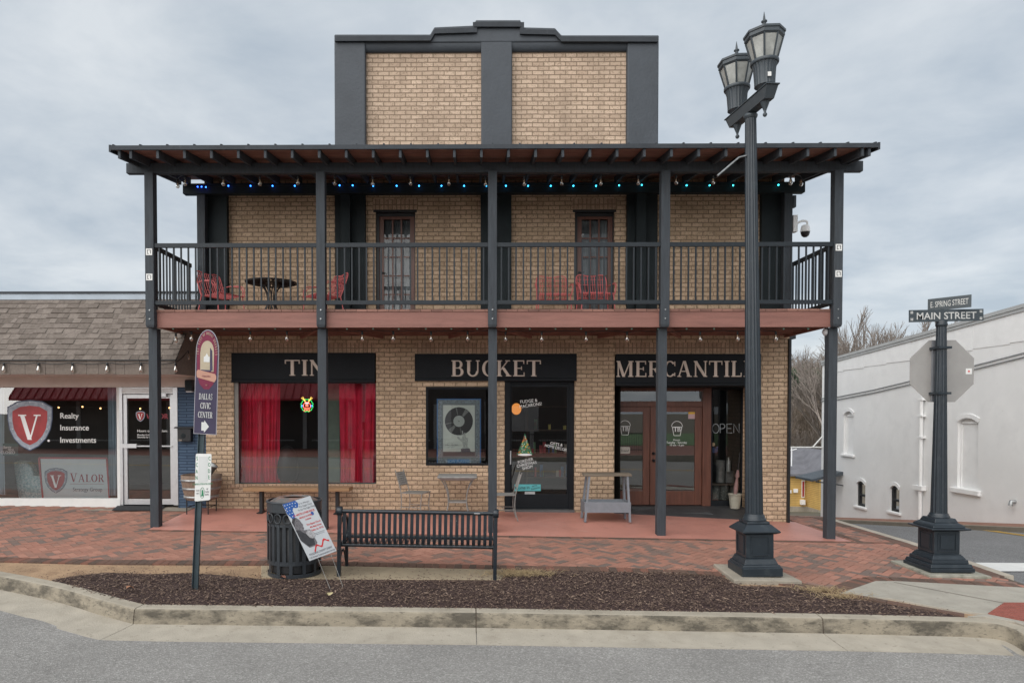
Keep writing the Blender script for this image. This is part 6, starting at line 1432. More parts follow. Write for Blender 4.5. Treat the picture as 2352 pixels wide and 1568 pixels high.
place_text(serif, 'CIVIC', .50, .755, 0, .066, M_white, width=.108, depth=.001, gap=.06)
place_text(serif, 'CENTER', .50, .842, 0, .066, M_white, width=.152, depth=.001, gap=.06)
place_text(text, 'A Century in Motion', .50, .452, 0, .018, M_mar, xs=.42, bold=.004)
place_text(text, 'est.', .52, .535, 0, .022, M_pinkc, xs=.6, shear=.3)
cw = 'THE CITY OF DALLAS GEORGIA'
for i, c_ in enumerate(cw):
    if c_ == ' ': continue
    t = i / (len(cw) - 1); a = lerp(-1.35, 1.35, t)
    if abs(a) < 2: cu_, cv_ = .5 - .405 * math.cos(R(90) + a * 1.15), (va + .02) - .185 * math.sin(R(90) + a * 1.15) * (1)
    if a * 1.15 < -R(90) or a * 1.15 > R(90): pass
    o_ = tilt(.5 + .40 * math.sin(a * 1.16), .235 - .195 * math.cos(a * 1.16), .0085); th_ = -a * 1.16 * .95; u = Vector((math.cos(th_), 0, math.sin(th_))); v = Vector((-u.z, 0, u.x))
    serif(c_, o_ - v * .008, u, v, .027, M_crm, CPn, depth=.001, xs=.62)
ar = [(.34, .885), (.46, .885), (.46, .865), (.67, .925), (.46, .985), (.46, .965), (.34, .965)]
MB().prism([tilt(u, v, .0045) for u, v in ar], (0, -.001, 0)).build('arrow', M_white, CPn)
SS = [Q(93, 1045, .0), Q(216, 1047, .0), Q(205, 1408, .0), Q(82, 1420, .0)]
def S2(u, v, o=0): p = SS[0].lerp(SS[1], u).lerp(SS[3].lerp(SS[2], u), v); return Vector((p.x, yS - o, p.z))
rc = []
for (cu, cv_, a0) in ((.92, .97, 0), (.08, .97, 90), (.08, .03, 180), (.92, .03, 270)):
    for k in range(5): a = R(a0 + 90 * k / 4); rc.append(S2(cu + .08 * math.cos(a), cv_ + .03 * math.sin(a)))
SN = MB().prism(rc, (0, .004, 0)).build('litter_sign', M_white, CP)
M_grn = pbr('print green', (.02, .22, .10), .5, .08)
MB().prism([S2(u, v, .0015) for u, v in ((.20, .06), (.80, .06), (.80, .60), (.20, .60))], (0, -.0005, 0)).build('blank_square', pbr('off white square', (.62, .63, .62), .6, .03), SN)
u_ = (S2(1, .5) - S2(0, .5)).normalized(); v_ = Vector((-u_.z, 0, u_.x))
for i, c_ in enumerate('SCAN'): text(c_, S2(.10, .14 + i * .135, .002), u_, v_, .045, M_grn, SN, xs=.55, bold=.01, depth=.001)
for i, c_ in enumerate('CODE'): text(c_, S2(.89, .14 + i * .135, .002), u_, v_, .045, M_grn, SN, xs=.55, bold=.01, depth=.001)
text('TO REPORT LITTER IN THE COUNTY', S2(.5, .66, .002), u_, v_, .020, M_grn, SN, xs=.50, bold=.004, depth=.001)
for s_, u, v in (('WE CAN', .2, .79), ('HELP IT', .2, .85), ('KEEP', .80, .77), ('PAULDING', .80, .83), ('BEAUTIFUL', .80, .89)): text(s_, S2(u, v, .002), u_, v_, .015, M_ink, SN, xs=.42, bold=.006, depth=.001)
lg = MB(); lg.tube([S2(.48 + .13 * math.cos(t * .5236), .83 + .115 * math.sin(t * .5236), .002) for t in range(13)], .0022, 5, cap=False)
lg.prism([S2(u, v, .002) for u, v in ((.40, .90), (.56, .90), (.54, .80), (.50, .76), (.44, .78), (.44, .86))], (0, -.0006, 0)); lg.build('emblem', M_grn, SN)
# ---- twin lantern street lamp ----
lc = c8(232, 765), c8(533, 765)
a_, b_ = G(*lc[0]), G(*lc[1]); hw = .25; LXc, LYc = (a_.x + b_.x) / 2 + .0, (a_.y + b_.y) / 2 + .25; LZc = gz(LXc, LYc) + .055
pad_l = thing('lamp_pad', 'x', 'x'); bpy.data.objects.remove(pad_l)
pp_ = [(LXc - .40, LYc - .37), (LXc + .43, LYc - .37), (LXc + .36, LYc + .42), (LXc - .38, LYc + .42)]
mb = MB().prism([(x, y, gz(x, y) - .03) for x, y in pp_][::-1], (0, 0, .084)); tag(mb.build('lamp_footing', M_conc, bevel=.012), kind='structure')
def lamp_base(t, x, y, z, s=1.0, style=0):
    mb = MB(); B = [(.250, 0, .250, .105), (.250, .105, .235, .115), (.235, .115, .225, .14), (.212, .14, .185, .205), (.185, .205, .178, .215)] if style == 0 else [(.295, 0, .295, .05), (.282, .052, .268, .10), (.246, .102, .240, .15), (.228, .152, .196, .20), (.19, .20, .183, .215)]
    for h0, z0_, h1, z1_ in B: mb.frust((x, y), (h0 * s, h0 * s), (h1 * s, h1 * s), z + z0_, z + z1_)
    zb = B[-1][3]; zt2 = zb + (.30 if style == 0 else .30)
    hb = .172 * s
    mb.frust((x, y), (hb, hb), (hb, hb), z + zb + .001, z + zt2)
    T = [(hb + .012, 0, .232, .022), (.236, .024, .236, .04), (.234, .042, .15, .118), (.142, .12, .138, .15)] if style == 0 else [(hb + .01, 0, .25, .022), (.262, .024, .262, .045), (.22, .047, .21, .075), (.205, .077, .165, .105), (.160, .107, .135, .16)]
    for h0, z0_, h1, z1_ in T: mb.frust((x, y), (h0 * s, h0 * s), (h1 * s, h1 * s), z + zt2 + z0_, z + zt2 + z1_)
    mb.build('pedestal', M_lamp, t, bevel=.006)
    for ax in range(4):
        m_ = MB(); w_ = .112 if style == 0 else .12; zz0, zz1 = zb + .035, zt2 - .025; g = .012
        m_.box(-w_, w_, -hb - .010, -hb - .001, zz0, zz0 + g).box(-w_, w_, -hb - .010, -hb - .001, zz1 - g, zz1).box(-w_, -w_ + g, -hb - .010, -hb - .001, zz0 + g, zz1 - g).box(w_ - g, w_, -hb - .010, -hb - .001, zz0 + g, zz1 - g)
        if style: m_.box(-w_ + .03, w_ - .03, -hb - .010, -hb - .001, zz0 + .03, zz1 - .03)
        m_.xf(Matrix.Translation((x, y, z)) @ Matrix.Rotation(ax * math.pi / 2, 4, 'Z')); m_.build('panel_moulding', M_lamp, t, bevel=.003)
    return z + zt2 + T[-1][3]
SLT = thing('street_lamp', 'tall dark fluted street lamp with two lanterns in front of the balcony', 'street lamp', (LXc, LYc, LZc))
zcb = lamp_base(SLT, LXc, LYc, LZc)
ztop = zw(264, LYc, 1724)
zcol = zcb
MB().lathe([(.142, 0), (.146, .012), (.138, .03), (.128, .034), (.130, .055), (.118, .07), (.112, .075), (.112, .09)], (LXc, LYc, zcb), 40, cap=False).build('base_ring', M_lamp, SLT)
hcol = ztop - zcb
MB().lathe([(lerp(.110, .068, t), lerp(.085, hcol, t)) for t in (0, .25, .5, .75, 1)], (LXc, LYc, zcb), 96, flute=.11, nf=16, cap=False).build('column', M_lamp, SLT)
MB().lathe([(.07, -.05), (.082, -.03), (.085, -.01), (.075, .0), (.07, .01)], (LXc, LYc, ztop), 32).build('capital', M_lampm, SLT)
dA = Vector((.10, -.80, 0)); dA.normalize(); sA = Vector((-dA.y, dA.x, 0))
LA = Vector((LXc, LYc, ztop + .012)); hl = .50
def arm_sec(mb, w0, w1, z0_, z1_, l0, l1):
    c_ = [LA + dA * (s * l0) + sA * (t * w0) + Vector((0, 0, z0_)) for s, t in ((-1, -1), (1, -1), (1, 1), (-1, 1))] + [LA + dA * (s * l1) + sA * (t * w1) + Vector((0, 0, z1_)) for s, t in ((-1, -1), (1, -1), (1, 1), (-1, 1))]
    mb.add(c_, [(0, 3, 2, 1), (4, 5, 6, 7), (0, 1, 5, 4), (1, 2, 6, 5), (2, 3, 7, 6), (3, 0, 4, 7)])
mb = MB(); arm_sec(mb, .06, .075, 0, .13, hl - .07, hl); arm_sec(mb, .085, .085, .132, .145, hl + .02, hl + .02); mb.build('arm', M_lampm, SLT, bevel=.003)
for s in (-1, 1):
    c_ = LA + dA * (hl - .17) * s
    MB().lathe([(.055, 0), (.045, -.03), (.018, -.10), (.012, -.125), (.024, -.14), (.026, -.155), (.016, -.172), (.002, -.18)], tuple(c_), 20).build('pendant', M_lampm, SLT)
    b_ = c_ + Vector((0, 0, .145)) - dA * .0
    ht = MB().lathe([(.075, 0), (.085, .02), (.12, .04)], tuple(b_), 32).lathe([(.118, .04), (.120, .10), (.130, .24), (.150, .30)], tuple(b_), 96, flute=.07, nf=20).lathe([(.157, .30), (.163, .31), (.163, .335), (.155, .34)], tuple(b_), 32).build('lantern_base', M_lampm, SLT)
    gl_ = MB(); n8 = 8; r0, r1, z0_, z1_ = .135, .205, .34, .59
    rot8 = R(22)
    gl_.lathe([(r0, z0_), (r1, z1_)], tuple(b_), 8, smooth=False, rot=rot8, cap=False); lm = gl_.build('lantern_glass', pbr('milky ribbed glass', (.36, .37, .35), .35, .25, 9, .2, 40, spec=.6), SLT)
    rb_ = MB()
    for k in range(8):
        a = 2 * math.pi * k / 8 + rot8; rb_.bar(b_ + Vector((math.cos(a) * (r0 + .004), math.sin(a) * (r0 + .004), z0_)), b_ + Vector((math.cos(a) * (r1 + .004), math.sin(a) * (r1 + .004), z1_)), .022, .016)
    rb_.build('lantern_ribs', M_lampm, SLT)
    MB().lathe([(r1 + .0, z1_ - .01), (r1 + .022, z1_ + .01), (r1 + .022, z1_ + .05), (r1 + .034, z1_ + .055), (r1 + .034, z1_ + .08), (r1 + .01, z1_ + .09), (.12, z1_ + .13), (.05, z1_ + .15)], tuple(b_), 8, smooth=False, rot=rot8).build('lantern_roof', M_lampm, SLT)
    MB().lathe([(.05, z1_ + .151), (.045, z1_ + .17), (.022, z1_ + .185), (.018, z1_ + .205), (.034, z1_ + .217), (.034, z1_ + .23), (.016, z1_ + .24), (.014, z1_ + .26), (.002, z1_ + .34)], tuple(b_), 20).build('finial', M_lampm, SLT)
    if s == 1: MB().box(b_.x - .02, b_.x + .02, b_.y - .140, b_.y - .132, b_.z + .10, b_.z + .15).build('sticker', M_white, SLT)
# box and flag-pole bracket on the lamp
q = P(1742, 300, LYc); MB().box(q.x - .025, q.x + .03, LYc - .06, LYc + .06, q.z - .08, q.z + .08).box(LXc, q.x - .026, LYc - .02, LYc + .02, q.z - .05, q.z - .03).build('junction_box', M_dark, SLT, bevel=.006)
a_, b_ = P(1664, 402, LYc - .15), P(1714, 361, LYc - .05); MB().tube([a_, b_, (LXc, LYc, b_.z + .05)], .011, 10).build('bracket_tube', M_galv, SLT)
SLT.rotation_euler = (0, R(-1.0), 0)
# ---- street name sign post ----
lc = c8(1660, 704), c8(1967, 704)
a_, b_ = G(*lc[0], .04), G(*lc[1], .04); NX, NY = (a_.x + b_.x) / 2, (a_.y + b_.y) / 2 + .28; NZ = gz(NX, NY) + .05
pp_ = [(NX - .36, NY - .38), (NX + .42, NY - .40), (NX + .38, NY + .40), (NX - .38, NY + .42)]
tag(MB().prism([(x, y, gz(x, y) - .03) for x, y in pp_][::-1], (0, 0, .075)).build('sign_footing', pbr('mossy concrete', (.30, .29, .24), .9, .25, 8, .8, 30, stain=((.12, .13, .09), .7, 5, .5, .65)), bevel=.012), kind='structure')
NP = thing('street_name_post', 'fluted dark post with Main Street name blades and the back of a stop sign', 'sign post', (NX, NY, NZ))
zb2 = lamp_base(NP, NX, NY, NZ, .97, 1)
MB().lathe([(.125, 0), (.128, .012), (.118, .03), (.112, .034), (.112, .045), (.10, .06)], (NX, NY, zb2), 40, cap=False).build('base_ring', M_lamp, NP)
zt2 = zw(738, NY, 2172)
MB().lathe([(lerp(.098, .058, t), lerp(.05, zt2 - zb2, t)) for t in (0, .3, .6, 1)], (NX, NY, zb2), 96, flute=.11, nf=14, cap=False).build('column', M_lamp, NP)
MB().lathe([(.06, -.07), (.07, -.06), (.07, -.03), (.06, -.02), (.072, .0), (.04, .02)], (NX, NY, zt2), 32).box(NX - .02, NX + .02, NY - .02, NY + .02, zt2 + .0, P(2231, 706, NY - .16).z).build('capital', M_lamp, NP)
M_blade = pbr('dark green grey sign', (.045, .058, .066), .45, .1, 6)
yb3 = NY - .03
A_, B_ = P(2088, 712, yb3), P(2259, 709, yb3); C_, D_ = P(2259, 736, yb3), P(2088, 740, yb3)
zL, zR = A_.z, B_.z
bl = MB().prism([(A_.x, yb3, A_.z), (B_.x, yb3, B_.z), (C_.x, yb3, C_.z), (D_.x, yb3, D_.z)], (0, .008, 0)).build('main_street_blade', M_blade, NP)
u_ = (B_ - A_).normalized(); v_ = Vector((-u_.z, 0, u_.x)); hh = (A_ - D_).length
M_sgrey = pbr('reflective grey lettering', (.52, .52, .50), .5, .04)
c_ = Vector((A_ + B_ + C_ + D_) / 4)
text('MAIN STREET', Vector((c_.x, yb3 - .001, c_.z)) - v_ * .047, u_, v_, .094, M_sgrey, bl, xs=1.02, bold=.012)
fr_ = MB()
for s in ((A_, B_), (D_, C_)): pass
def rosettes(c0, uu, vv, L_, H_, par, nn_):
    mb = MB()
    for su in (-1, 1):
        for sv in (-1, 1):
            q = c0 + uu * (L_ / 2 - .035) * su + vv * (H_ / 2 - .035) * sv
            for k in range(4): a = R(45 + 90 * k); r = q + uu * math.cos(a) * .013 + vv * math.sin(a) * .013 + nn_ * .001; mb.prism([r + uu * .009 * math.cos(t) + vv * .009 * math.sin(t) for t in [i * 1.05 for i in range(6)]], nn_ * .001)
    mb.build('corner_rosette', M_sgrey, par)
rosettes(Vector((c_.x, yb3 - .001, c_.z)), u_, v_, (A_ - B_).length, hh, bl, Vector((0, -1, 0)))
# second blade, running away from the viewer
XSb = NX - .0
zs0_ = zt2 + .16
fn, ff = 8.93 + (NY - 9.45), 9.80 + (NY - 9.45)
An, Af = PXw(2231, 676, XSb), PXw(2131, 684, XSb)
zA1, zA0 = PXw(2229, 677, XSb), PXw(2229, 705, XSb)
bN, bF = P(2231, 690, NY - .16), P(2131, 690, NY + .22); uB = Vector((bN.x - bF.x, bN.y - bF.y, 0)); LBl = uB.length; uB.normalize(); nB = Vector((uB.y, -uB.x, 0))
zB0, zB1 = P(2231, 705, NY - .16).z, P(2231, 676, NY - .16).z; cB = Vector(((bN.x + bF.x) / 2, (bN.y + bF.y) / 2, (zB0 + zB1) / 2))
hB = Vector((0, 0, (zB1 - zB0) / 2)); e_ = uB * LBl / 2
b2 = MB().prism([cB - e_ - hB, cB + e_ - hB, cB + e_ + hB, cB - e_ + hB], -nB * .008).build('spring_street_blade', M_blade, NP)
to_ = text('E. SPRING STREET', cB + nB * .002 - Vector((0, 0, .037)), uB, EZ, .080, M_sgrey, b2, xs=.50, bold=.006)

# back of the octagonal stop sign
yo = NY + .11; oc = P(2163.5, 852, yo); ro = (P(2237, 852, yo).x - P(2090, 852, yo).x) / 2
ot = MB(); pts = []
for k in range(8): a = R(22.5 + 45 * k); pts.append((oc.x + ro / math.cos(R(22.5)) * math.cos(a), yo, oc.z + ro / math.cos(R(22.5)) * math.sin(a) * .97))
so = ot.prism(pts, (0, .005, 0)).build('stop_sign_back', pbr('weathered aluminium back', (.36, .345, .33), .55, .12, 2.5, metal=.25), NP)
MB().box(oc.x - .085 - .06, oc.x - .03, yo - .03, yo - .002, oc.z - ro * .95, oc.z + ro * .95).build('post_shadow_band', pbr('post shadow grey', (.22, .23, .25), .5, .15, 3, metal=.3), so)  # raised grey strip stands in for the post's shadow on the sign
q = P(2225, 852.5, yo); MB().box(q.x - .04, q.x + .04, yo - .003, yo - .001, q.z - .038, q.z + .038).build('sticker', M_white, so)
MB().prism([(q.x + (.020 if k % 2 else .009) * math.cos(R(90 + 36 * k)), yo - .004, q.z + (.020 if k % 2 else .009) * math.sin(R(90 + 36 * k))) for k in range(10)], (0, -.001, 0)).build('star', M_red, so)
for z_ in (oc.z - .3, oc.z + .3): MB().box(NX - .085, NX + .085, NY - .085, yo - .001, z_ - .015, z_ + .015).build('clamp', M_lamp, NP)
# ---- balcony furniture ----
DZ = DZ1 + .038
def lawn_chair(label, x, y, rz, group):
    t = thing('metal_chair', label, 'chair', (0, 0, 0), group)
    w_ = .27; r_ = .010
    sf = MB(); 
    for i in range(13): u = lerp(-w_ + .03, w_ - .03, i / 12); sf.tube(smooth3([(u, -.25, .36), (u, -.23, .40), (u, .0, .385), (u, .20, .375)], 1), .006, 5)
    sf.tube([(-w_, -.24, .395), (w_, -.24, .395)], r_, 6).tube([(-w_, .20, .375), (w_, .20, .375)], r_, 6); sf.build('seat', M_redmetal, t)
    bk = MB()
    for g in range(3):
        for i in range(4):
            u = lerp(-w_ + .03, w_ - .03, (g * 4 + i + g * .35) / 11.7); to = .80 + (.03 if g == 1 else 0) * 0
            bk.tube([(u, .21, .38), (u * 1.02, .30, .60), (u * 1.05, .36, to)], .006, 5)
    for z_, y_ in ((.50, .26), (.64, .315), (.74, .345)): bk.tube([(-w_, y_, z_), (w_, y_, z_)], .006, 5)
    bk.tube(smooth3([(-w_, .20, .375), (-w_, .27, .55), (-w_ - .01, .35, .78), (-w_ + .06, .37, .84), (0, .36, .79), (w_ - .06, .37, .84), (w_ + .01, .35, .78), (w_, .27, .55), (w_, .20, .375)], 2), r_, 6); bk.build('backrest', M_redmetal, t)
    for s in (-1, 1):
        am = MB()
        for k in (0, .035): am.tube(smooth3([(s * (w_ + .0), .29, .60), (s * (w_ + .05), .1, .62), (s * (w_ + .06), -.20 + k, .60 - k), (s * (w_ + .02), -.24 + k, .38)], 2), .008, 6)
        am.build('armrest', M_redmetal, t)
        MB().tube([(s * w_, -.22, .39), (s * (w_ + .03), -.25, .0)], r_, 6).build('leg', M_redmetal, t)
        MB().tube([(s * w_, .20, .375), (s * (w_ + .03), .27, .0)], r_, 6).build('leg', M_redmetal, t)
    t.location = (x, y, DZ); t.rotation_euler = (0, 0, rz); return t
cg = 'red metal chairs on the balcony'
xC = lambda px: xw(px, 11.95, 680)
ch = lawn_chair('red metal chair left of the round balcony table, turned to the right', xC(507), 12.0, R(62), cg)
for px, rz, lb, yy in ((742, -50, 'red metal chair right of the round balcony table behind the second post', 12.1), (1271, 0, 'red metal chair in front of bare brick left of the right balcony door', 12.15), (1367, 3, 'red metal chair standing right in front of the right balcony door', 12.05)):
    c_ = copy_tree(ch); c_['label'] = lb; c_.location = (xw(px, yy, 680), yy, DZ); c_.rotation_euler = (0, 0, R(rz))
TB = thing('patio_table', 'round black cast iron table on the balcony between two red chairs', 'table', (xw(623, 12.0, 650), 12.0, DZ))
tx, ty, tz = TB.location; hT = zw(648, 12.0, 623) - tz; rT = .44
mb = MB().lathe([(rT, hT - .02), (rT + .008, hT - .01), (rT, hT), (rT - .03, hT), (rT - .03, hT - .02), (rT, hT - .02)], (tx, ty, tz), 40, cap=False)
for k in range(24):
    a = k * math.pi / 12; mb.tube(smooth3([(tx + .10 * math.cos(a), ty + .10 * math.sin(a), tz + hT - .01), (tx + .26 * math.cos(a + .22), ty + .26 * math.sin(a + .22), tz + hT - .01), (tx + (rT - .02) * math.cos(a), ty + (rT - .02) * math.sin(a), tz + hT - .01)], 1), .013, 4)
    mb.tube(smooth3([(tx + .10 * math.cos(a), ty + .10 * math.sin(a), tz + hT - .01), (tx + .26 * math.cos(a - .22), ty + .26 * math.sin(a - .22), tz + hT - .01), (tx + (rT - .02) * math.cos(a), ty + (rT - .02) * math.sin(a), tz + hT - .01)], 1), .013, 4)
mb.lathe([(.12, hT - .018), (.12, hT - .003)], (tx, ty, tz), 24); mb.build('tabletop', M_iron, TB)
for k in range(4):
    a = R(35 + 90 * k); c_, s_ = math.cos(a), math.sin(a)
    lg = MB()
    for o in (-.02, .02): lg.tube(smooth3([(tx + c_ * .20 - s_ * o, ty + s_ * .20 + c_ * o, tz + hT - .02), (tx + c_ * .07 - s_ * o, ty + s_ * .07 + c_ * o, tz + hT * .72), (tx + c_ * .05 - s_ * o, ty + s_ * .05 + c_ * o, tz + hT * .35), (tx + c_ * .22 - s_ * o, ty + s_ * .22 + c_ * o, tz)], 2), .011, 6)
    lg.build('leg', M_iron, TB)
# ---- string lights ----
def bulb_mesh():
    g = MB().lathe([(.012, 0), (.022, -.03), (.032, -.065), (.030, -.085), (.018, -.102), (.001, -.108)], (0, 0, 0), 10, cap=False)
    s = MB().lathe([(.014, .05), (.017, .045), (.017, .0), (.013, -.004)], (0, 0, 0), 8)
    f = MB().tube([(0, 0, -.01), (0, 0, -.065)], .010, 6)
    return g, s, f
def string_lights(label, pts, wirepts, bulbs_group, name='string_lights', tw=1):
    t = thing(name, label, 'string lights', tuple(pts[len(pts) // 2]))
    MB().tube(wirepts, .0065, 5).build('cable', M_wire, t)
    off = offs(t)
    for i, p in enumerate(pts):
        if i == 0:
            g, s, f = bulb_mesh(); me = g.build('bulb', M_bulb); me.parent = t; me.location = Vector(p) - off
            so_ = s.build('socket', M_wire); so_.parent = me; fo = f.build('filament', M_fil); fo.parent = me; first = me; fk = (so_, fo)
        else:
            c_ = first.copy(); COL.objects.link(c_); c_.location = Vector(p) - off
            for k in fk: d = k.copy(); COL.objects.link(d); d.parent = c_
    return t
up_px = [(408, 418), (425, 412), (513, 412), (597, 412), (684, 410), (769, 411), (856, 412), (943, 411), (1031, 411), (1115, 413), (1204, 412), (1290, 411), (1380, 411), (1466, 410), (1553, 409), (1638, 409), (1816, 410), (1840, 411)]
bp_ = [P(x, y, FY + .10) for x, y in up_px]; bp_[0] = P(408, 418, 11.5); bp_[-1] = P(1840, 413, 11.5)
wp = []
for a, b in zip(bp_, bp_[1:]): wp += [a + Vector((0, 0, .05)), (a + b) / 2 + Vector((0, 0, .085))]
string_lights('clear bulb string lights hanging under the balcony roof beam', bp_, smooth3(wp + [bp_[-1] + Vector((0, 0, .05))], 1), '')
lo_px = [(404, 772), (440, 768)] + [(575, 768), (659, 768), (832, 768), (903, 768), (990, 769), (1074, 768), (1161, 769), (1244, 769), (1346, 769), (1440, 769), (1526, 770), (1608, 769), (1694, 768), (1782, 768)]
lp_ = [P(x, y, FY + .22) for x, y in lo_px]; wp = []
for a, b in zip(lp_, lp_[1:]): wp += [a + Vector((0, 0, .05)), (a + b) / 2 + Vector((0, 0, .07))]
string_lights('clear bulb string lights hanging under the balcony deck', lp_, smooth3(wp + [lp_[-1] + Vector((0, 0, .05))], 1), '')
ne = [P(*l1(x, 560), YM - .05) for x in (25, 252, 475, 700, 922, 1148)] + [P(432, 812, 12.1)]
wp = []
for a, b in zip(ne, ne[1:]): wp += [a + Vector((0, 0, .06)), (a + b) / 2 + Vector((0, 0, .02))]
string_lights('clear bulb string lights along the shingled eave of the low shop', ne, smooth3([ne[0] + Vector((-2, 0, .06))] + wp + [ne[-1] + Vector((0, 0, .06))], 1), '')
LE = thing('led_lights', 'string of tiny blue to turquoise lights glowing along the balcony ledger beam', 'fairy lights', (0, 12.3, zw(427, 12.3)))
lx = [(454, 429), (463, 429), (473, 430), (524.6, 427), (575.5, 427), (626, 427), (677, 427)] + [(780, 426), (810, 426), (857, 427), (911, 427), (962.5, 427), (1014, 427), (1066, 427), (1117, 427), (1162, 427), (1213, 427), (1265, 427), (1317, 427), (1369, 427), (1422, 426), (1474, 425), (1577, 426), (1630, 426), (1684, 426), (1788, 425)]
lpts = [P(x, y, 12.36) for x, y in lx]
MB().tube(lpts, .004, 4).build('cable', M_wire, LE)
for i, p in enumerate(lpts):
    t = i / (len(lpts) - 1); o = MB().ball((0, 0, 0), .013, 10, 6).build('led', emit_mat('led %d' % i, (lerp(.02, .03, t), lerp(.08, .55, t), lerp(1.0, .62, t)), 4.0)); o.parent = LE; o.location = p - offs(LE)
gl2 = [P(x, 755.5, FY + .06) for x in (398, 455, 515, 572, 632, 690, 797, 857, 916, 978, 1037, 1096, 1130, 1162, 1217, 1276, 1335, 1393, 1451, 1512, 1577, 1640, 1800, 1856)]
G2 = thing('led_lights', 'row of tiny pale green lights clipped under the balcony fascia board', 'fairy lights', tuple(gl2[12]))
MB().tube([p + Vector((0, 0, .012)) for p in gl2], .003, 4).build('cable', M_wire, G2)
Mg = pbr('pale green lens', (.22, .42, .34), .3); f0 = None
for i, p in enumerate(gl2):
    if f0 is None: f0 = MB().lathe([(.012, .014), (.016, .006), (.010, -.006), (.001, -.012)], (0, 0, 0), 8).build('led', Mg); c_ = f0; c_.parent = G2
    else: c_ = f0.copy(); COL.objects.link(c_)
    c_.location = p - offs(G2)
q = P(1899, 762, FY + .15); gb = MB().ball(tuple(q), .068, 16, 10).lathe([(.02, .06), (.02, .09)], tuple(q), 10).build('globe_lamp', pbr('white globe', (.60, .61, .62), .4, .05)); tag(gb, 'round white globe lamp under the right end of the balcony deck', 'lamp')
# ---- security camera and parts on the right corner
q = P(1830, 510, 12.5); SCm = thing('security_camera', 'white dome security camera on a bracket at the right end of the balcony', 'camera', (q.x, 12.5, q.z))
k5 = C(1640, 340, 3.015)
def K(x, y, Y=12.5): return P(*k5(x, y), Y)
b0, b1 = K(1026, 725), K(1060, 600)
MB().box(b0.x, b1.x, 12.45, 12.58, b0.z, b1.z).build('wall_box', M_whitetrim, SCm, bevel=.004)
MB().tube(smooth3([K(1060, 660), K(1085, 645), K(1115, 638), K(1140, 645), K(1140, 670)], 1), .020, 8).build('arm', M_whitetrim, SCm)
c_ = K(1125, 700); MB().lathe([(.035, .07), (.06, .06), (.075, .02), (.08, -.03), (.086, -.045), (.082, -.055)], (c_.x, 12.5, c_.z), 24).build('housing', M_whitetrim, SCm)
MB().lathe([(.078, -.056), (.076, -.085), (.06, -.125), (.03, -.148), (.001, -.153)], (c_.x, 12.5, c_.z), 24, cap=False).build('dome', pbr('smoked dome', (.02, .02, .022), .08, .05), SCm)
b0, b1 = K(1025, 540), K(1052, 450); fl_ = MB().box(b0.x, b1.x, 12.46, 12.56, b0.z, b1.z).build('corner_speaker', M_lampm, bevel=.01); tag(fl_, 'small grey speaker box above the dome camera', 'speaker box')  # small speaker box on the corner, gives no light
# ---- plank bench under the window ----
x0, x1 = xw(565, 12.35, 1125), xw(806, 12.35, 1125); zt3 = zw(1120, 12.20, 680)
PBn = thing('plank_bench', 'long wooden plank bench with black metal legs under the curtained shop window', 'bench', ((x0 + x1) / 2, 12.4, gz(-3, 12.4)))
M_oak = pbr('weathered oak', (.30, .175, .085), .6, .3, 3, .3, 30, stretch=(.6, 8, 8))
MB().box(x0, x1, 12.18, 12.56, zt3 - .065, zt3).build('seat', M_oak, PBn, bevel=.008)
for px in (601, 775): x = xw(px, 12.35, 1150); MB().box(x - .03, x + .03, 12.30, 12.42, gz(x, 12.35) + .02, zt3 - .066).box(x - .05, x + .05, 12.2, 12.5, gz(x, 12.35) + .021, gz(x, 12.35) + .035).build('leg', M_black, PBn, bevel=.004)
# ---- bistro chairs and table
def bistro_chair(t):
    s = MB(); r_ = .009
    s.add([(-.19, -.20, .44), (.19, -.20, .44), (.19, .20, .44), (-.19, .20, .44), (-.19, -.20, .452), (.19, -.20, .452), (.19, .20, .452), (-.19, .20, .452)], [(0, 3, 2, 1), (4, 5, 6, 7), (0, 1, 5, 4), (1, 2, 6, 5), (2, 3, 7, 6), (3, 0, 4, 7)])
    for i in range(15): u = lerp(-.19, .19, i / 14); s.tube([(u, -.21, .448), (u, .21, .448)], .008, 5); s.tube([(-.2, u * 1.08, .45), (.2, u * 1.08, .45)], .006, 5)
    s.build('seat', M_wirem, t)
    b = MB()
    for i in range(10): u = lerp(-.14, .14, i / 9); b.tube(smooth3([(u, .24, .58), (u, .27, .70), (u, .30, .80)], 1), .007, 5)
    for i in range(7): z = lerp(.58, .80, i / 6); b.tube([(-.16, lerp(.24, .30, i / 6), z), (.16, lerp(.24, .30, i / 6), z)], .007, 5)
    b.build('backrest', M_wirem, t)
    for s_ in (-1, 1):
        MB().tube(smooth3([(s_ * .17, .32, .84), (s_ * .17, .25, .62), (s_ * .18, .20, .44), (s_ * .19, .19, .20), (s_ * .19, .25, .0)], 2), r_, 7).build('rear_leg', M_wirem, t)
        MB().tube([(s_ * .19, -.19, .44), (s_ * .19, -.17, .2), (s_ * .19, -.21, .0)], r_, 7).tube([(s_ * .19, -.175, .2), (s_ * .19, .19, .2)], .006, 6).build('front_leg', M_wirem, t)
    MB().tube([(-.19, .0, .2), (.19, .0, .2)], .006, 6).build('stretcher', M_wirem, t)
bg = 'pale wire bistro chairs by the wall'
bc1 = thing('bistro_chair', 'pale wire bistro chair against the brick left of the small square table', 'chair', (0, 0, 0), bg); bistro_chair(bc1)
yb4 = 12.1; bc1.location = (xw(955, yb4, 1130), yb4, gz(-.8, yb4) + .02 + (zw(1129, yb4, 955) - gz(-.8, yb4) - .02 - .44) * 1); bc1.location.z = gz(-.8, yb4) + .02; bc1.rotation_euler = (0, 0, R(72))
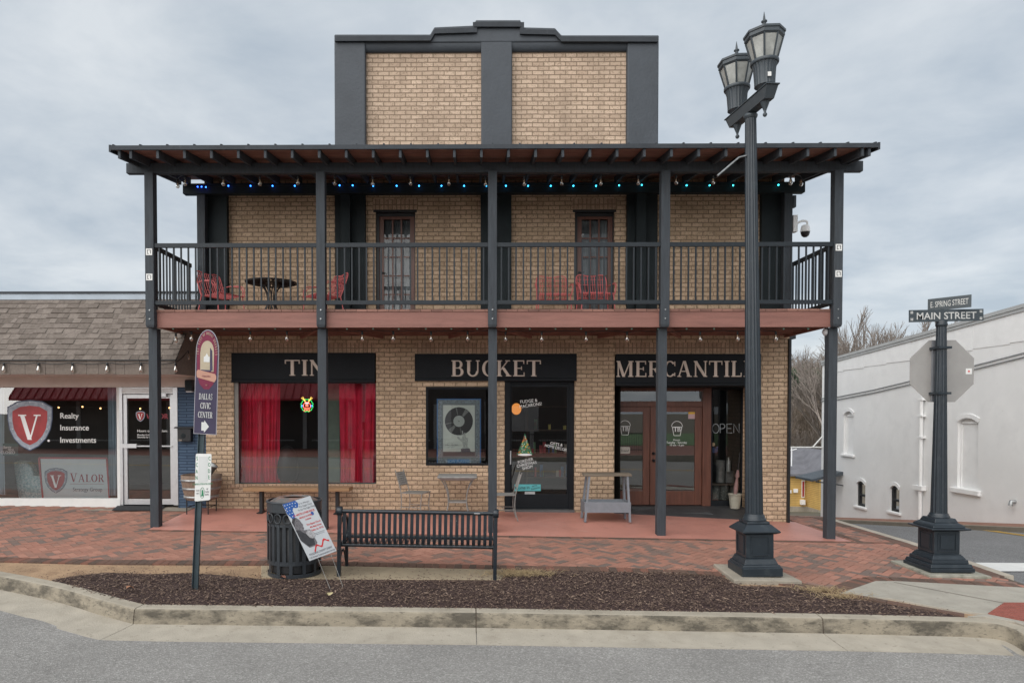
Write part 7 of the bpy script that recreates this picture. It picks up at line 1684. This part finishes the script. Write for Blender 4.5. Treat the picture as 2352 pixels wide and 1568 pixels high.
bc2 = copy_tree(bc1); bc2['label'] = 'pale wire bistro chair at the black shop door, its curved back turned to the door'; yb5 = 12.0; bc2.location = (xw(1155, yb5, 1130), yb5, gz(.5, yb5) + .02); bc2.rotation_euler = (0, 0, R(-88))
yt5 = 12.15; tx, ty, tz = xw(1051, yt5, 1100), yt5, gz(-.3, yt5) + .02
BT = thing('bistro_table', 'small square grey metal table under the record poster window', 'table', (tx, ty, tz)); hT = zw(1094, yt5 - .3, 1051) - tz
M_zinc = pbr('weathered zinc', (.30, .30, .29), .5, .2, 12, metal=.4)
MB().frust((tx, ty), (.27, .27), (.34, .30), tz + hT - .07, tz + hT - .03).box(tx - .345, tx + .345, ty - .305, ty + .305, tz + hT - .029, tz + hT).build('tabletop', M_zinc, BT, bevel=.006)
for sx in (-1, 1):
    for sy in (-1, 1): MB().tube(smooth3([(tx + sx * .28, ty + sy * .22, tz + hT - .06), (tx + sx * .18, ty + sy * .16, tz + hT * .68), (tx + sx * .15, ty + sy * .14, tz + hT * .35), (tx + sx * .22, ty + sy * .2, tz)], 2), .011, 7).build('leg', M_wirem, BT)
MB().box(tx - .15, tx + .15, ty - .13, ty + .13, tz + hT * .36, tz + hT * .39).build('shelf', M_zinc, BT)
# ---- barrel planter
yp = 12.25; bx3 = xw(463, yp, 1120); bz3 = gz(bx3, yp) + .02
PLn = thing('barrel_planter', 'half whiskey barrel planter on a black iron stand behind the sign post', 'planter', (bx3, yp, bz3))
z0_ = zw(1149, yp - .25, 463); z1_ = zw(1093, yp - .33, 463)
M_stave = pbr('grey staves', (.22, .155, .115), .85, .35, 9, .4, 20, stretch=(9, 9, .8)); hb_ = z1_ - z0_
pr = [(.27, 0), (.315, hb_ * .35), (.34, hb_ * .7), (.35, hb_), (.325, hb_), (.32, hb_ - .06)]
MB().lathe(pr, (bx3, yp, z0_), 48, flute=.012, nf=20, cap=True).build('barrel', M_stave, PLn)
for h0 in (.06, .40, .74): r_ = lerp(.278, .348, min(1, h0 + .12)); MB().lathe([(r_ - .002, hb_ * h0), (r_ + .008, hb_ * h0 + .003), (r_ + .012, hb_ * h0 + .045), (r_, hb_ * h0 + .048)], (bx3, yp, z0_), 48, cap=False).build('hoop', M_galv, PLn)
sd_ = MB()
for a in range(4): c_, s_ = math.cos(R(45 + 90 * a)), math.sin(R(45 + 90 * a)); sd_.tube([(bx3 + c_ * .27, yp + s_ * .27, z0_ + .05), (bx3 + c_ * .27, yp + s_ * .27, bz3)], .010, 6); e_ = R(135 + 90 * a); sd_.tube([(bx3 + c_ * .27, yp + s_ * .27, bz3 + .12), (bx3 + math.cos(e_) * .27, yp + math.sin(e_) * .27, bz3 + .12)], .008, 6); sd_.tube([(bx3 + c_ * .27, yp + s_ * .27, z0_ - .01), (bx3 + math.cos(e_) * .27, yp + math.sin(e_) * .27, z0_ - .01)], .008, 6)
sd_.build('stand', M_iron, PLn)
MB().lathe([(.31, hb_ - .05), (.001, hb_ - .03)], (bx3, yp, z0_), 24, cap=False).build('soil', M_joint, PLn)
bk = MB().lathe([(.10, 0), (.14, .24), (.147, .245), (.147, .25), (.13, .24), (.095, .02)], (0, 0, 0), 28, cap=True).xf(Matrix.Translation((bx3 + .06, yp - .04, z0_ + hb_ - .02)) @ Matrix.Rotation(R(28), 4, 'Y')).build('bucket', M_galv); tag(bk, 'galvanised bucket lying tilted in the half barrel planter', 'bucket')
# ---- grey side table
yq = 12.05; xa_, xb_ = xw(c4(157, 0)[0], yq), xw(c4(500, 0)[0], yq); xm = (xa_ + xb_) / 2 - .02; zg = zw(c4(0, 1285)[1], yq - .2, 1390)
zg = gz(xm, yq) + .02
ST = thing('side_table', 'blue grey wooden side table with plank top and box shelf beside the double door', 'table', (xm, yq, zg))
zt4 = zw(c4(0, 966)[1], yq - .2, 1390)
MB().box(xa_, xb_ - .03, yq - .20, yq + .0, zt4 - .035, zt4).box(xa_ + .02, xb_, yq + .004, yq + .2, zt4 - .037, zt4 - .003).build('tabletop', pbr('greyed plank', (.20, .165, .125), .8, .35, 4, .4, 30, stretch=(.7, 8, 8)), ST, bevel=.004)
hw_ = (xb_ - xa_) / 2
for sx in (-1, 1):
    for sy in (-1, 1): MB().bar((xm + .02 + sx * (hw_ - .10), yq + sy * .15, zt4 - .038), (xm + .0 + sx * (hw_ - .04), yq + sy * .20, zg), .035, .07, ref=(0, 1, 0)).build('leg', M_grey, ST, bevel=.003)
za_, zb_ = zg + (zt4 - zg) * .20, zg + (zt4 - zg) * .42
xs0, xs1 = xm - hw_ + .05, xm + hw_ - .05
MB().box(xs0 - .02, xs1 + .02, yq - .225, yq - .20, za_, zb_).box(xs0 - .02, xs1 + .02, yq + .20, yq + .225, za_, zb_).box(xs0 - .02, xs0, yq - .199, yq + .199, za_, zb_).box(xs1, xs1 + .02, yq - .199, yq + .199, za_, zb_).box(xs0, xs1, yq - .199, yq + .199, za_, za_ + .02).build('box_shelf', M_grey, ST, bevel=.003)
# ---- things behind the shop windows
YC = WY + .32
cgr = 'crimson curtains in the big shop window'
def cx2(x, Y=YC): return xw(c2(x, 0)[0], Y, 1000)
def cz2(y, Y=YC): return zw(c2(0, y)[1], Y, 700)
fabric_sheet('curtain', 'crimson curtain bunched at the left side of the big shop window', 'curtain', cx2(112), cx2(438), cz2(1282), cz2(480), YC, M_curtain, 6.5, .06, slump=.03, group=cgr)
fabric_sheet('curtain', 'crimson curtain at the right side of the big shop window, trailing on the sill', 'curtain', cx2(903), cx2(1205), cz2(1290), cz2(480), YC, M_curtain, 4.5, .05, slump=.02, group=cgr)
MB().tube([(cx2(60), YC, cz2(478) + .02), (cx2(1210), YC, cz2(478) + .02)], .012, 8).build('curtain_rod', M_black, SHOP)
# neon wreath
NW = thing('neon_ornament', 'glowing green wreath and red reindeer face neon ornament hanging in the big window', 'neon sign', (cx2(650, WY + .2), WY + .2, cz2(670, WY + .2)))
yn = WY + .2
def NPt(x, y): p = P(*c2(x, y), yn); return Vector((p.x, yn, p.z))
def neon(name, paths, mat, r=.0055):
    mb = MB()
    for p in paths: mb.tube([NPt(*q) for q in p], r, 5)
    mb.build(name, mat, NW)
MR, MGn, MY, MBl, MW = emit_mat('neon red', (1, .16, .09), 1.3), emit_mat('neon green', (.05, .8, .16), .9), emit_mat('neon yellow', (1, .65, .12), 1.0), emit_mat('neon blue', (.1, .35, 1), 1.2), emit_mat('neon white', (.8, .85, 1), .8)
zig = [(651 + (50 if k % 2 else 44) * math.cos(k * .2618), 668 + (52 if k % 2 else 44) * math.sin(k * .2618)) for k in range(25)]
neon('wreath', [zig], MGn)
neon('antlers', [[(636, 640), (622, 620), (606, 610)], [(628, 628), (618, 600)], [(638, 640), (632, 618)], [(664, 640), (678, 620), (694, 610)], [(672, 628), (684, 600)], [(662, 640), (668, 618)]], MY)
neon('face', [arc(650, 672, 28, 30, 0, 360, 16), [(650, 700), (632, 690), (626, 716), (650, 704), (674, 716), (668, 690), (650, 700)], arc(650, 682, 14, 8, 0, 180, 8)], MR)
neon('nose', [arc(650, 668, 9, 8, 0, 360, 10), arc(650, 668, 4, 4, 0, 360, 8)], MR, .007); neon('eyes', [arc(643, 650, 4, 5, 0, 360, 8), arc(658, 650, 4, 5, 0, 360, 8)], MW); neon('baubles', [arc(612, 672, 6, 6, 0, 360, 8), arc(686, 672, 6, 6, 0, 360, 8)], MBl)
MB().tube([NPt(628, 600), NPt(652, 500)], .002, 4).tube([NPt(672, 600), NPt(652, 500)], .002, 4).tube(smooth3([NPt(655, 612), NPt(662, 560), NPt(642, 520), NPt(655, 495)], 1), .005, 5).build('hanger', M_wire, NW)
# dark bag on the sill
bb = MB(); bc_ = (cx2(492, WY + .5), WY + .5, cz2(1130, WY + .5))
bb.lathe([(.10, -.34), (.19, -.30), (.22, -.12), (.20, .10), (.17, .24), (.10, .33), (.02, .37)], bc_, 14); bo = bb.build('black_bag', M_black); tag(bo, 'full black bag slumped behind the glass between the crimson curtains', 'bag')
# poster in window 2
PO = thing('poster_display', 'blue framed record poster display in the small shop window lettered Now Playing', 'poster', (xw(c3(462, 0)[0], WY + .06), WY + .1, 1))
yo_ = WY + .06
def O3(x, y, o=0): p = P(*c3(x, y), yo_); return Vector((p.x, yo_ - o, p.z))
def rect3(x0, y0, x1, y1, o): return [O3(x0, y1, o), O3(x1, y1, o), O3(x1, y0, o), O3(x0, y0, o)]
fr0 = MB().prism(rect3(289, 490, 634, 998, 0), (0, .03, 0)).build('frame', pbr('bright blue frame', (.03, .17, .46), .45, .08), PO)
MB().prism(rect3(297, 498, 626, 994, .002), (0, -.002, 0)).build('border', pbr('glittery grey', (.20, .24, .26), .4, .7, 60, stain=((.5, .3, .25), .8, 55, .64, .68)), fr0)
MB().prism(rect3(328, 524, 596, 955, .005), (0, -.004, 0)).build('inner_frame', pbr('grey bevel', (.18, .21, .22), .5, .1), fr0)
pr0 = MB().prism(rect3(338, 540, 586, 938, .010), (0, -.001, 0)).build('poster', pbr('poster paper', (.66, .69, .63), .7, .06, 5), fr0)
MB().prism(rect3(338, 905, 586, 938, .0115), (0, -.001, 0)).build('poster_foot', pbr('poster dark foot', (.06, .065, .07), .6), pr0)
def disc3(cx, cy, r, o, name, mat, par): return MB().prism([O3(cx + r * math.cos(t * math.pi / 18), cy + r * math.sin(t * math.pi / 18), o) for t in range(36)], (0, -.0006, 0)).build(name, mat, par)
rcd = disc3(462, 666, 110, .0125, 'record', pbr('record black', (.025, .025, .027), .5), pr0)
shn = MB()
for a0, a1 in ((-62, -44), (122, 142), (-103, -99), (78, 81), (166, 170)):
    pts = [(462 + r * math.cos(R(a)), 666 + r * math.sin(R(a))) for r, a in ((50, a0), (106, a0), (106, (a0 + a1) / 2), (106, a1), (50, a1))]; shn.prism([O3(x, y, .0135) for x, y in pts], (0, -.0004, 0))
shn.build('record_sheen', pbr('sheen', (.20, .21, .20), .6, .5, 90), rcd); disc3(462, 666, 44, .0145, 'record_label', pbr('label grey', (.46, .49, .46), .7), rcd); disc3(462, 666, 4, .0155, 'spindle_hole', M_black, rcd)
MB().prism([O3(x, y, .0165) for x, y in ((484, 740), (492, 738), (500, 775), (506, 755), (514, 757), (515, 790), (534, 800), (528, 860), (548, 885), (482, 888), (496, 860), (488, 830), (450, 800), (448, 785), (462, 788), (480, 806), (492, 780))], (0, -.0006, 0)).build('hand', pbr('hand drawing', (.42, .44, .41), .7, .5, 110), pr0)
MB().prism([O3(x, y, .018) for x, y in ((476, 882), (545, 878), (556, 908), (480, 908))], (0, -.0006, 0)).build('cuff', M_ink, pr0)
q = O3(402, 858, .018); serif('VINYL', q - Vector((.06, 0, 0)), EX, EZ, .028, M_ink, pr0, width=.10, depth=.0005); serif('RECORDS', q + Vector((.065, 0, 0)), EX, EZ, .028, M_ink, pr0, width=.125, depth=.0005)
sc_ = MB(); 
for yy in (836, 868): sc_.tube([O3(x, yy + 3 * math.sin((x - 370) * .21), .018) for x in range(370, 428, 4)], .0015, 4)
sc_.build('scroll', M_ink, pr0)
lb = MB().prism(rect3(373, 964, 546, 996, .012), (0, -.004, 0)).build('label_plate', pbr('label blue', (.01, .17, .42), .5), fr0)
q = O3(459, 989, .017); text('NOW PLAYING', q, EX, EZ, .050, pbr('label white', (.55, .70, .80), .5), lb, xs=.98, depth=.001)
# lit sign further inside window 2
q = xw(c3(668, 0)[0], 14.0); ns = MB().box(q - .06, q + .5, 14.0, 14.02, zw(c3(0, 630)[1], 14), zw(c3(0, 625)[1], 14)).build('menu_board', pbr('menu board', (.03, .035, .035), .6)); tag(ns, 'dark menu board glimpsed inside the small shop window', 'board')
# umbrella stand by the door
px_, pz0 = X4(1235), 0
yU = YR - .16; xU = xw(c4(1230, 0)[0], yU); zU = lerp(wprof(xU) + .022, ZFL, (yU - WY) / (YR - WY)) + .002
pot = MB().lathe([(.085, 0), (.092, .02), (.115, .22), (.125, .27), (.133, .275), (.133, .29), (.12, .29), (.10, .10)], (xU, yU, zU), 60, flute=.05, nf=18, cap=True).build('umbrella_pot', pbr('stone glazed pot', (.40, .38, .31), .6, .15, 12, .2, 30)); tag(pot, 'ribbed pale pot holding a furled umbrella in the right corner of the entrance', 'pot')
um = thing('umbrella', 'furled dusky pink umbrella leaning in the pot by the display window', 'umbrella', (xU, yU, zU + .1))
a_ = Vector((xU - .01, yU, zU + .12)); b_ = Vector((xU + .10, yU + .02, zU + 1.10)); dU = b_ - a_
MB().tube([a_ + dU * t for t in (0, .12, .25, .38, .48, .52, .56, .64)], [.012, .03, .042, .036, .018, .045, .035, .020], 9).build('canopy', pbr('dusky pink cloth', (.27, .16, .15), .8, .25, 12), um)
MB().tube([a_ + dU * .64, b_], .009, 6).build('handle', M_black, um)
# OPEN lettering and the milk cans in the display window
OS = thing('open_sign', 'unlit white tube sign reading OPEN in the display window right of the doors', 'sign', (X4(1165), YR + .1, Z4(650)))
yop = YR + .12
def T4(x, y): p = P(*c4(x, y), yop); return Vector((p.x, yop, p.z))
let = {'O': [arc(1090, 646, 23, 32, 0, 360, 20)], 'P': [[(1121, 676), (1121, 614)], [(1121, 614)] + arc(1137, 630, 17, 16, -90, 90, 8) + [(1121, 648)]], 'E': [[(1204, 614), (1168, 614), (1168, 676), (1204, 676)], [(1168, 645), (1198, 645)]], 'N': [[(1216, 676), (1216, 614), (1254, 676), (1254, 612)]]}
tb_ = MB()
for ps in let.values():
    for p in ps: tb_.tube([T4(*q) for q in p], .007, 6)
tb_.build('lettering', pbr('unlit tube', (.55, .57, .60), .4, .05), OS)
M_can = pbr('old galvanised can', (.28, .29, .28), .45, .35, 9, .1, metal=.5); M_canf = pbr('flecked enamel can', (.12, .13, .12), .6, .3, 20, stain=((.35, .36, .33), .9, 45, .55, .60))
def can(x, yb, yt, r_px, Y, mat, label, lid=0):
    c_ = P(*c4(x, yb), Y); h = P(*c4(x, yt), Y).z - c_.z; r = r_px / 2.8 / 1.0884 * Y / F
    pr = [(r * .96, 0), (r, .01), (r, h * (.72 if lid else .98)), (r * (.6 if lid else 1.04), h * (.85 if lid else .985)), (r * (.6 if lid else 1.04), h)]
    o = MB().lathe(pr, (c_.x, Y, c_.z), 28).build('milk_can', mat); tag(o, label, 'can', 'cans stacked in the display window')
can(1122, 1023, 868, 29, YR + .32, M_can, 'tall galvanised can on the upper row of the display window'); can(1188, 1023, 945, 28, YR + .30, M_can, 'short galvanised bucket right of the tall can, upper row'); can(1178, 944, 848, 15, YR + .36, M_can, 'slim can standing on the short galvanised bucket', 1)
can(1088, 1150, 1030, 28, YR + .35, M_canf, 'leftmost flecked can of the lower row in the display window'); can(1148, 1150, 1032, 30, YR + .30, M_canf, 'middle flecked can of the lower row in the display window'); can(1214, 1150, 1030, 28, YR + .36, M_canf, 'rightmost flecked can of the lower row in the display window')
sh_ = MB().box(X4(1062), X4(1275), YR + .10, YR + .55, Z4(1160) - .02, Z4(1154) - 0).box(X4(1062), X4(1275), YR + .12, YR + .55, P(*c4(1100, 1029), YR + .3).z - .02, P(*c4(1100, 1026), YR + .3).z - .003).build('display_shelf', pbr('shelf brown', (.07, .05, .035), .7, .3, 6)); tag(sh_, 'brown two-tier shelf holding cans in the display window', 'shelf')
q = P(*c4(1072, 757), YR + .12); o = MB().lathe([(.035, 0), (.036, .004), (.035, .008)], (0, 0, 0), 20).xf(Matrix.Translation(q) @ Matrix.Rotation(R(90), 4, 'X')).build('paper_tag', pbr('tan tag', (.45, .32, .19), .7)); tag(o, 'small round tan tag in the display window', 'tag')
q = P(*c4(1080, 795), YR + .3); mb = MB()
for k in range(26): mb.ball((q.x + random.gauss(0, .03), q.y + random.gauss(0, .03), q.z + random.gauss(0, .03)), .022, 7, 5)
tag(mb.build('blue_flowers', pbr('blue petals', (.07, .10, .22), .8, .4, 30)), 'bunch of faded blue flowers in the display window', 'flowers')
# house number plate on the reveal
# ---- litter, twig, dry grass
def on(px, py): return G(px, py)
tw_ = [G(755, 1441, -.17), G(790, 1450, -.17), G(820, 1452, -.17), G(851, 1447, -.17)]
o = MB().tube([p + Vector((0, 0, .012)) for p in tw_], [.009, .006, .006, .003], 6).build('twig', pbr('reddish twig', (.20, .09, .05), .8, .3, 20)); tag(o, 'thin curved reddish twig lying in the gutter', 'twig')
for px, py, cl, lb in ((299, 1351, (.33, .16, .09), 'crumpled tan leaf on the mulch near the left kerb bend'), (758, 1367, (.42, .36, .20), 'pale yellow leaf on the mulch under the yard sign'), (650, 1327, (.35, .16, .11), 'crumpled reddish leaf against the foot of the litter bin')):
    p = G(px, py, .035); m_ = MB(); n = 10; ctr = p + Vector((0, 0, .035)); rim = [p + Vector((.045 * math.cos(a * .628) * random.uniform(.7, 1.1), .035 * math.sin(a * .628), random.uniform(0, .04))) for a in range(n)]
    m_.add([ctr] + rim, [(0, i + 1, (i + 1) % n + 1) for i in range(n)]); tag(m_.build('dry_leaf', pbr('leaf ' + lb[:9], cl, .8, .3, 40)), lb, 'leaf', 'dry leaves on the mulch')
dg = MB(); rr = random.Random(4)
for cx_, cy_, n, sp_ in ((1196, 1318, 420, .20), (2110 - 180, 1370, 130, .15), (1880, 1356, 150, .14)):
    for i in range(n):
        c_ = G(cx_, cy_, .02); c_ = c_ + Vector((rr.gauss(0, sp_), rr.gauss(0, sp_ * .35), 0)); a = rr.uniform(0, 6.28); l = rr.uniform(.05, .13); q = c_ + Vector((math.cos(a) * l, math.sin(a) * l, rr.uniform(.0, .05))); m_ = (c_ + q) / 2 + Vector((0, 0, .025)); dg.tube([c_, m_, q], [.0022, .0018, .0008], 3, cap=False)
tag(dg.build('dry_grass', pbr('straw', (.40, .30, .17), .9, .3, 20)), 'dry straw coloured grass lying at the edge of the mulch bed', kind='stuff')
db = MB(); pl_ = [(1, 0)]
for i in range(90):
    px, py = rr.uniform(30, 2250), rr.uniform(1445, 1466); p = G(px, py, -.165)
    a = rr.uniform(0, 6.28); l = rr.uniform(.004, .014); u = Vector((math.cos(a) * l, math.sin(a) * l, 0)); v = Vector((-u.y, u.x, 0)) * .5; db.add([p - u, p + v, p + u, p - v, p + Vector((0, 0, .005))], [(0, 1, 4), (1, 2, 4), (2, 3, 4), (3, 0, 4)])
for i in range(60):
    px, py = rr.uniform(300, 2300), rr.uniform(1250, 1290); p = G(px, py, .016); a = rr.uniform(0, 6.28); l = rr.uniform(.006, .018); u = Vector((math.cos(a) * l, math.sin(a) * l, 0)); v = Vector((-u.y, u.x, 0)) * .5; db.add([p - u, p + v, p + u, p - v, p + Vector((0, 0, .005))], [(0, 1, 4), (1, 2, 4), (2, 3, 4), (3, 0, 4)])
tag(db.build('debris', M_mulch), 'scattered bits of bark and leaf on the gutter and pavement', kind='stuff')
# ---- goods glimpsed inside the shops
IS = thing('shop_shelf', 'dark shelf of small gifts glimpsed through the black shop door', 'shelf', (1.9, 14.6, -.05))
mb = MB()
for z in (.45, .95, 1.45, 1.95): mb.box(1.1, 2.6, 14.5, 14.85, z, z + .03)
for x in (1.08, 2.6): mb.box(x, x + .03, 14.5, 14.85, -.05, 2.1)
mb.build('frame', pbr('shelf wood', (.06, .04, .03), .7), IS)
rr = random.Random(21); gc = [(.45, .40, .34), (.35, .04, .05), (.05, .16, .34), (.12, .25, .12), (.50, .45, .12)]
for k, cl in enumerate(gc):
    mb = MB()
    for i in range(7):
        z = rr.choice((.48, .98, 1.48)); x = rr.uniform(1.15, 2.5); w_ = rr.uniform(.03, .07); mb.box(x, x + w_, 14.48, 14.56, z + .001, z + rr.uniform(.08, .26))
    mb.build('gift_boxes', pbr('gift colour %d' % k, cl, .6), IS)
q = P(*c3(912, 570), 13.6); o = MB().ball((0, 0, 0), .10, 14, 9, 1.15).build('paper_lantern', emit_mat('warm lantern', (1, .36, .08), .35)); o.location = q; tag(o, 'glowing orange lantern inside the black shop door', 'lantern')
WL = thing('warm_lights', 'row of tiny warm bulbs glowing inside the low shop', 'string lights', (-8.2, 15.4, 1.9)); f_ = None; me_ = emit_mat('warm dot', (1, .55, .2), 2.0)
for i in range(11):
    p_ = Vector((-10.2 + i * .42 + rr.uniform(-.1, .1), 15.4, 1.95 + rr.uniform(-.03, .03)))
    if f_ is None: f_ = MB().ball((0, 0, 0), .018, 8, 5).build('bulb', me_); f_.parent = WL; c_ = f_
    else: c_ = f_.copy(); COL.objects.link(c_)
    c_.location = p_ - offs(WL)
MB().tube([(-10.3, 15.4, 1.97), (-5.8, 15.4, 1.97)], .006, 4).build('cable', M_wire, WL)
# ================= across the main road (seen in the glass) =================
zo = zroad(0, -6) + .15
mb = MB().box(-45, 45, -6.35, -6.2, -1.5, zo); tag(mb.build('opposite_kerb', M_kerb), kind='structure')
mb = MB().box(-45, 45, -16, -6.351, -1.5, zo - .005); tag(mb.build('opposite_pavement', pbr('opposite brick pavement', (.26, .11, .08), .9, .25, 4)), kind='structure')
for x, lb in ((-3.4, 'bench across the road mirrored in the big shop window'), (-.9, 'second bench across the road mirrored in the glass')):
    c_ = copy_tree(B0); c_.location = (x, -7.6, zo); c_.rotation_euler = (0, 0, 0); c_['label'] = lb; c_['group'] = 'benches mirrored in the glass'
OB = thing('opposite_shop', 'dark shopfront with red awning roof across the road mirrored in the shop glass', 'building', (-6, -13.5, zo))
MB().box(-26, 6, -22, -13.5, zo - .3, 3.9).build('wall', pbr('opposite dark wall', (.075, .065, .058), .8, .3, 1), OB)
ra = MB().prism([(-26, -13.48, 3.9), (-26, -12.3, 2.6), (-26, -12.3, 2.5), (-26, -13.48, 2.5)], (21.5, 0, 0))
x = -26
while x < -4.6: ra.box(x, x + .04, -12.33, -12.28, 2.5, 2.64); ra.bar((x, -13.46, 3.93), (x, -12.29, 2.64), .04, .05); x += .45
cl = MB(); x = -25.5
while x < 5.8: cl.box(x, x + .22, -13.56, -13.42, zo, 2.45); cl.box(x + .5, x + 2.1, -13.47, -13.44, zo + .45, zo + .53); x += 2.6
cl.box(-2.4, -1.4, -13.53, -13.44, zo, 2.3).box(1.2, 3.6, -13.53, -13.44, zo + 1.0, 2.2); cl.build('column', pbr('opposite column paint', (.34, .35, .34), .7, .15, 1), OB)
ra.build('red_roof', pbr('red metal roofing', (.42, .03, .04), .4, .1, 1), OB)
MB().box(6.002, 7.3, -20, -14, zo - .3, 4.2).build('side_block', pbr('opposite pale wall', (.50, .51, .51), .8, .1, 1), OB)
gr_ = MB().box(7.4, 30, -40, -16.01, zo - .2, zo + .02); tag(gr_.build('lawn', pbr('winter lawn', (.09, .17, .06), .95, .3, 2, .5, 30)), kind='structure')
rl_ = thing('railing', 'black picket railing across the road mirrored in the shop door', 'railing', (4, -9, zo))
mb = MB().box(-1, 9, -9.02, -8.98, zo + .95, zo + 1.0).box(-1, 9, -9.02, -8.98, zo + .1, zo + .14)
x = -1
while x < 9: mb.box(x, x + .02, -9.01, -8.99, zo, zo + .95); x += .12
mb.build('pickets', M_black, rl_)
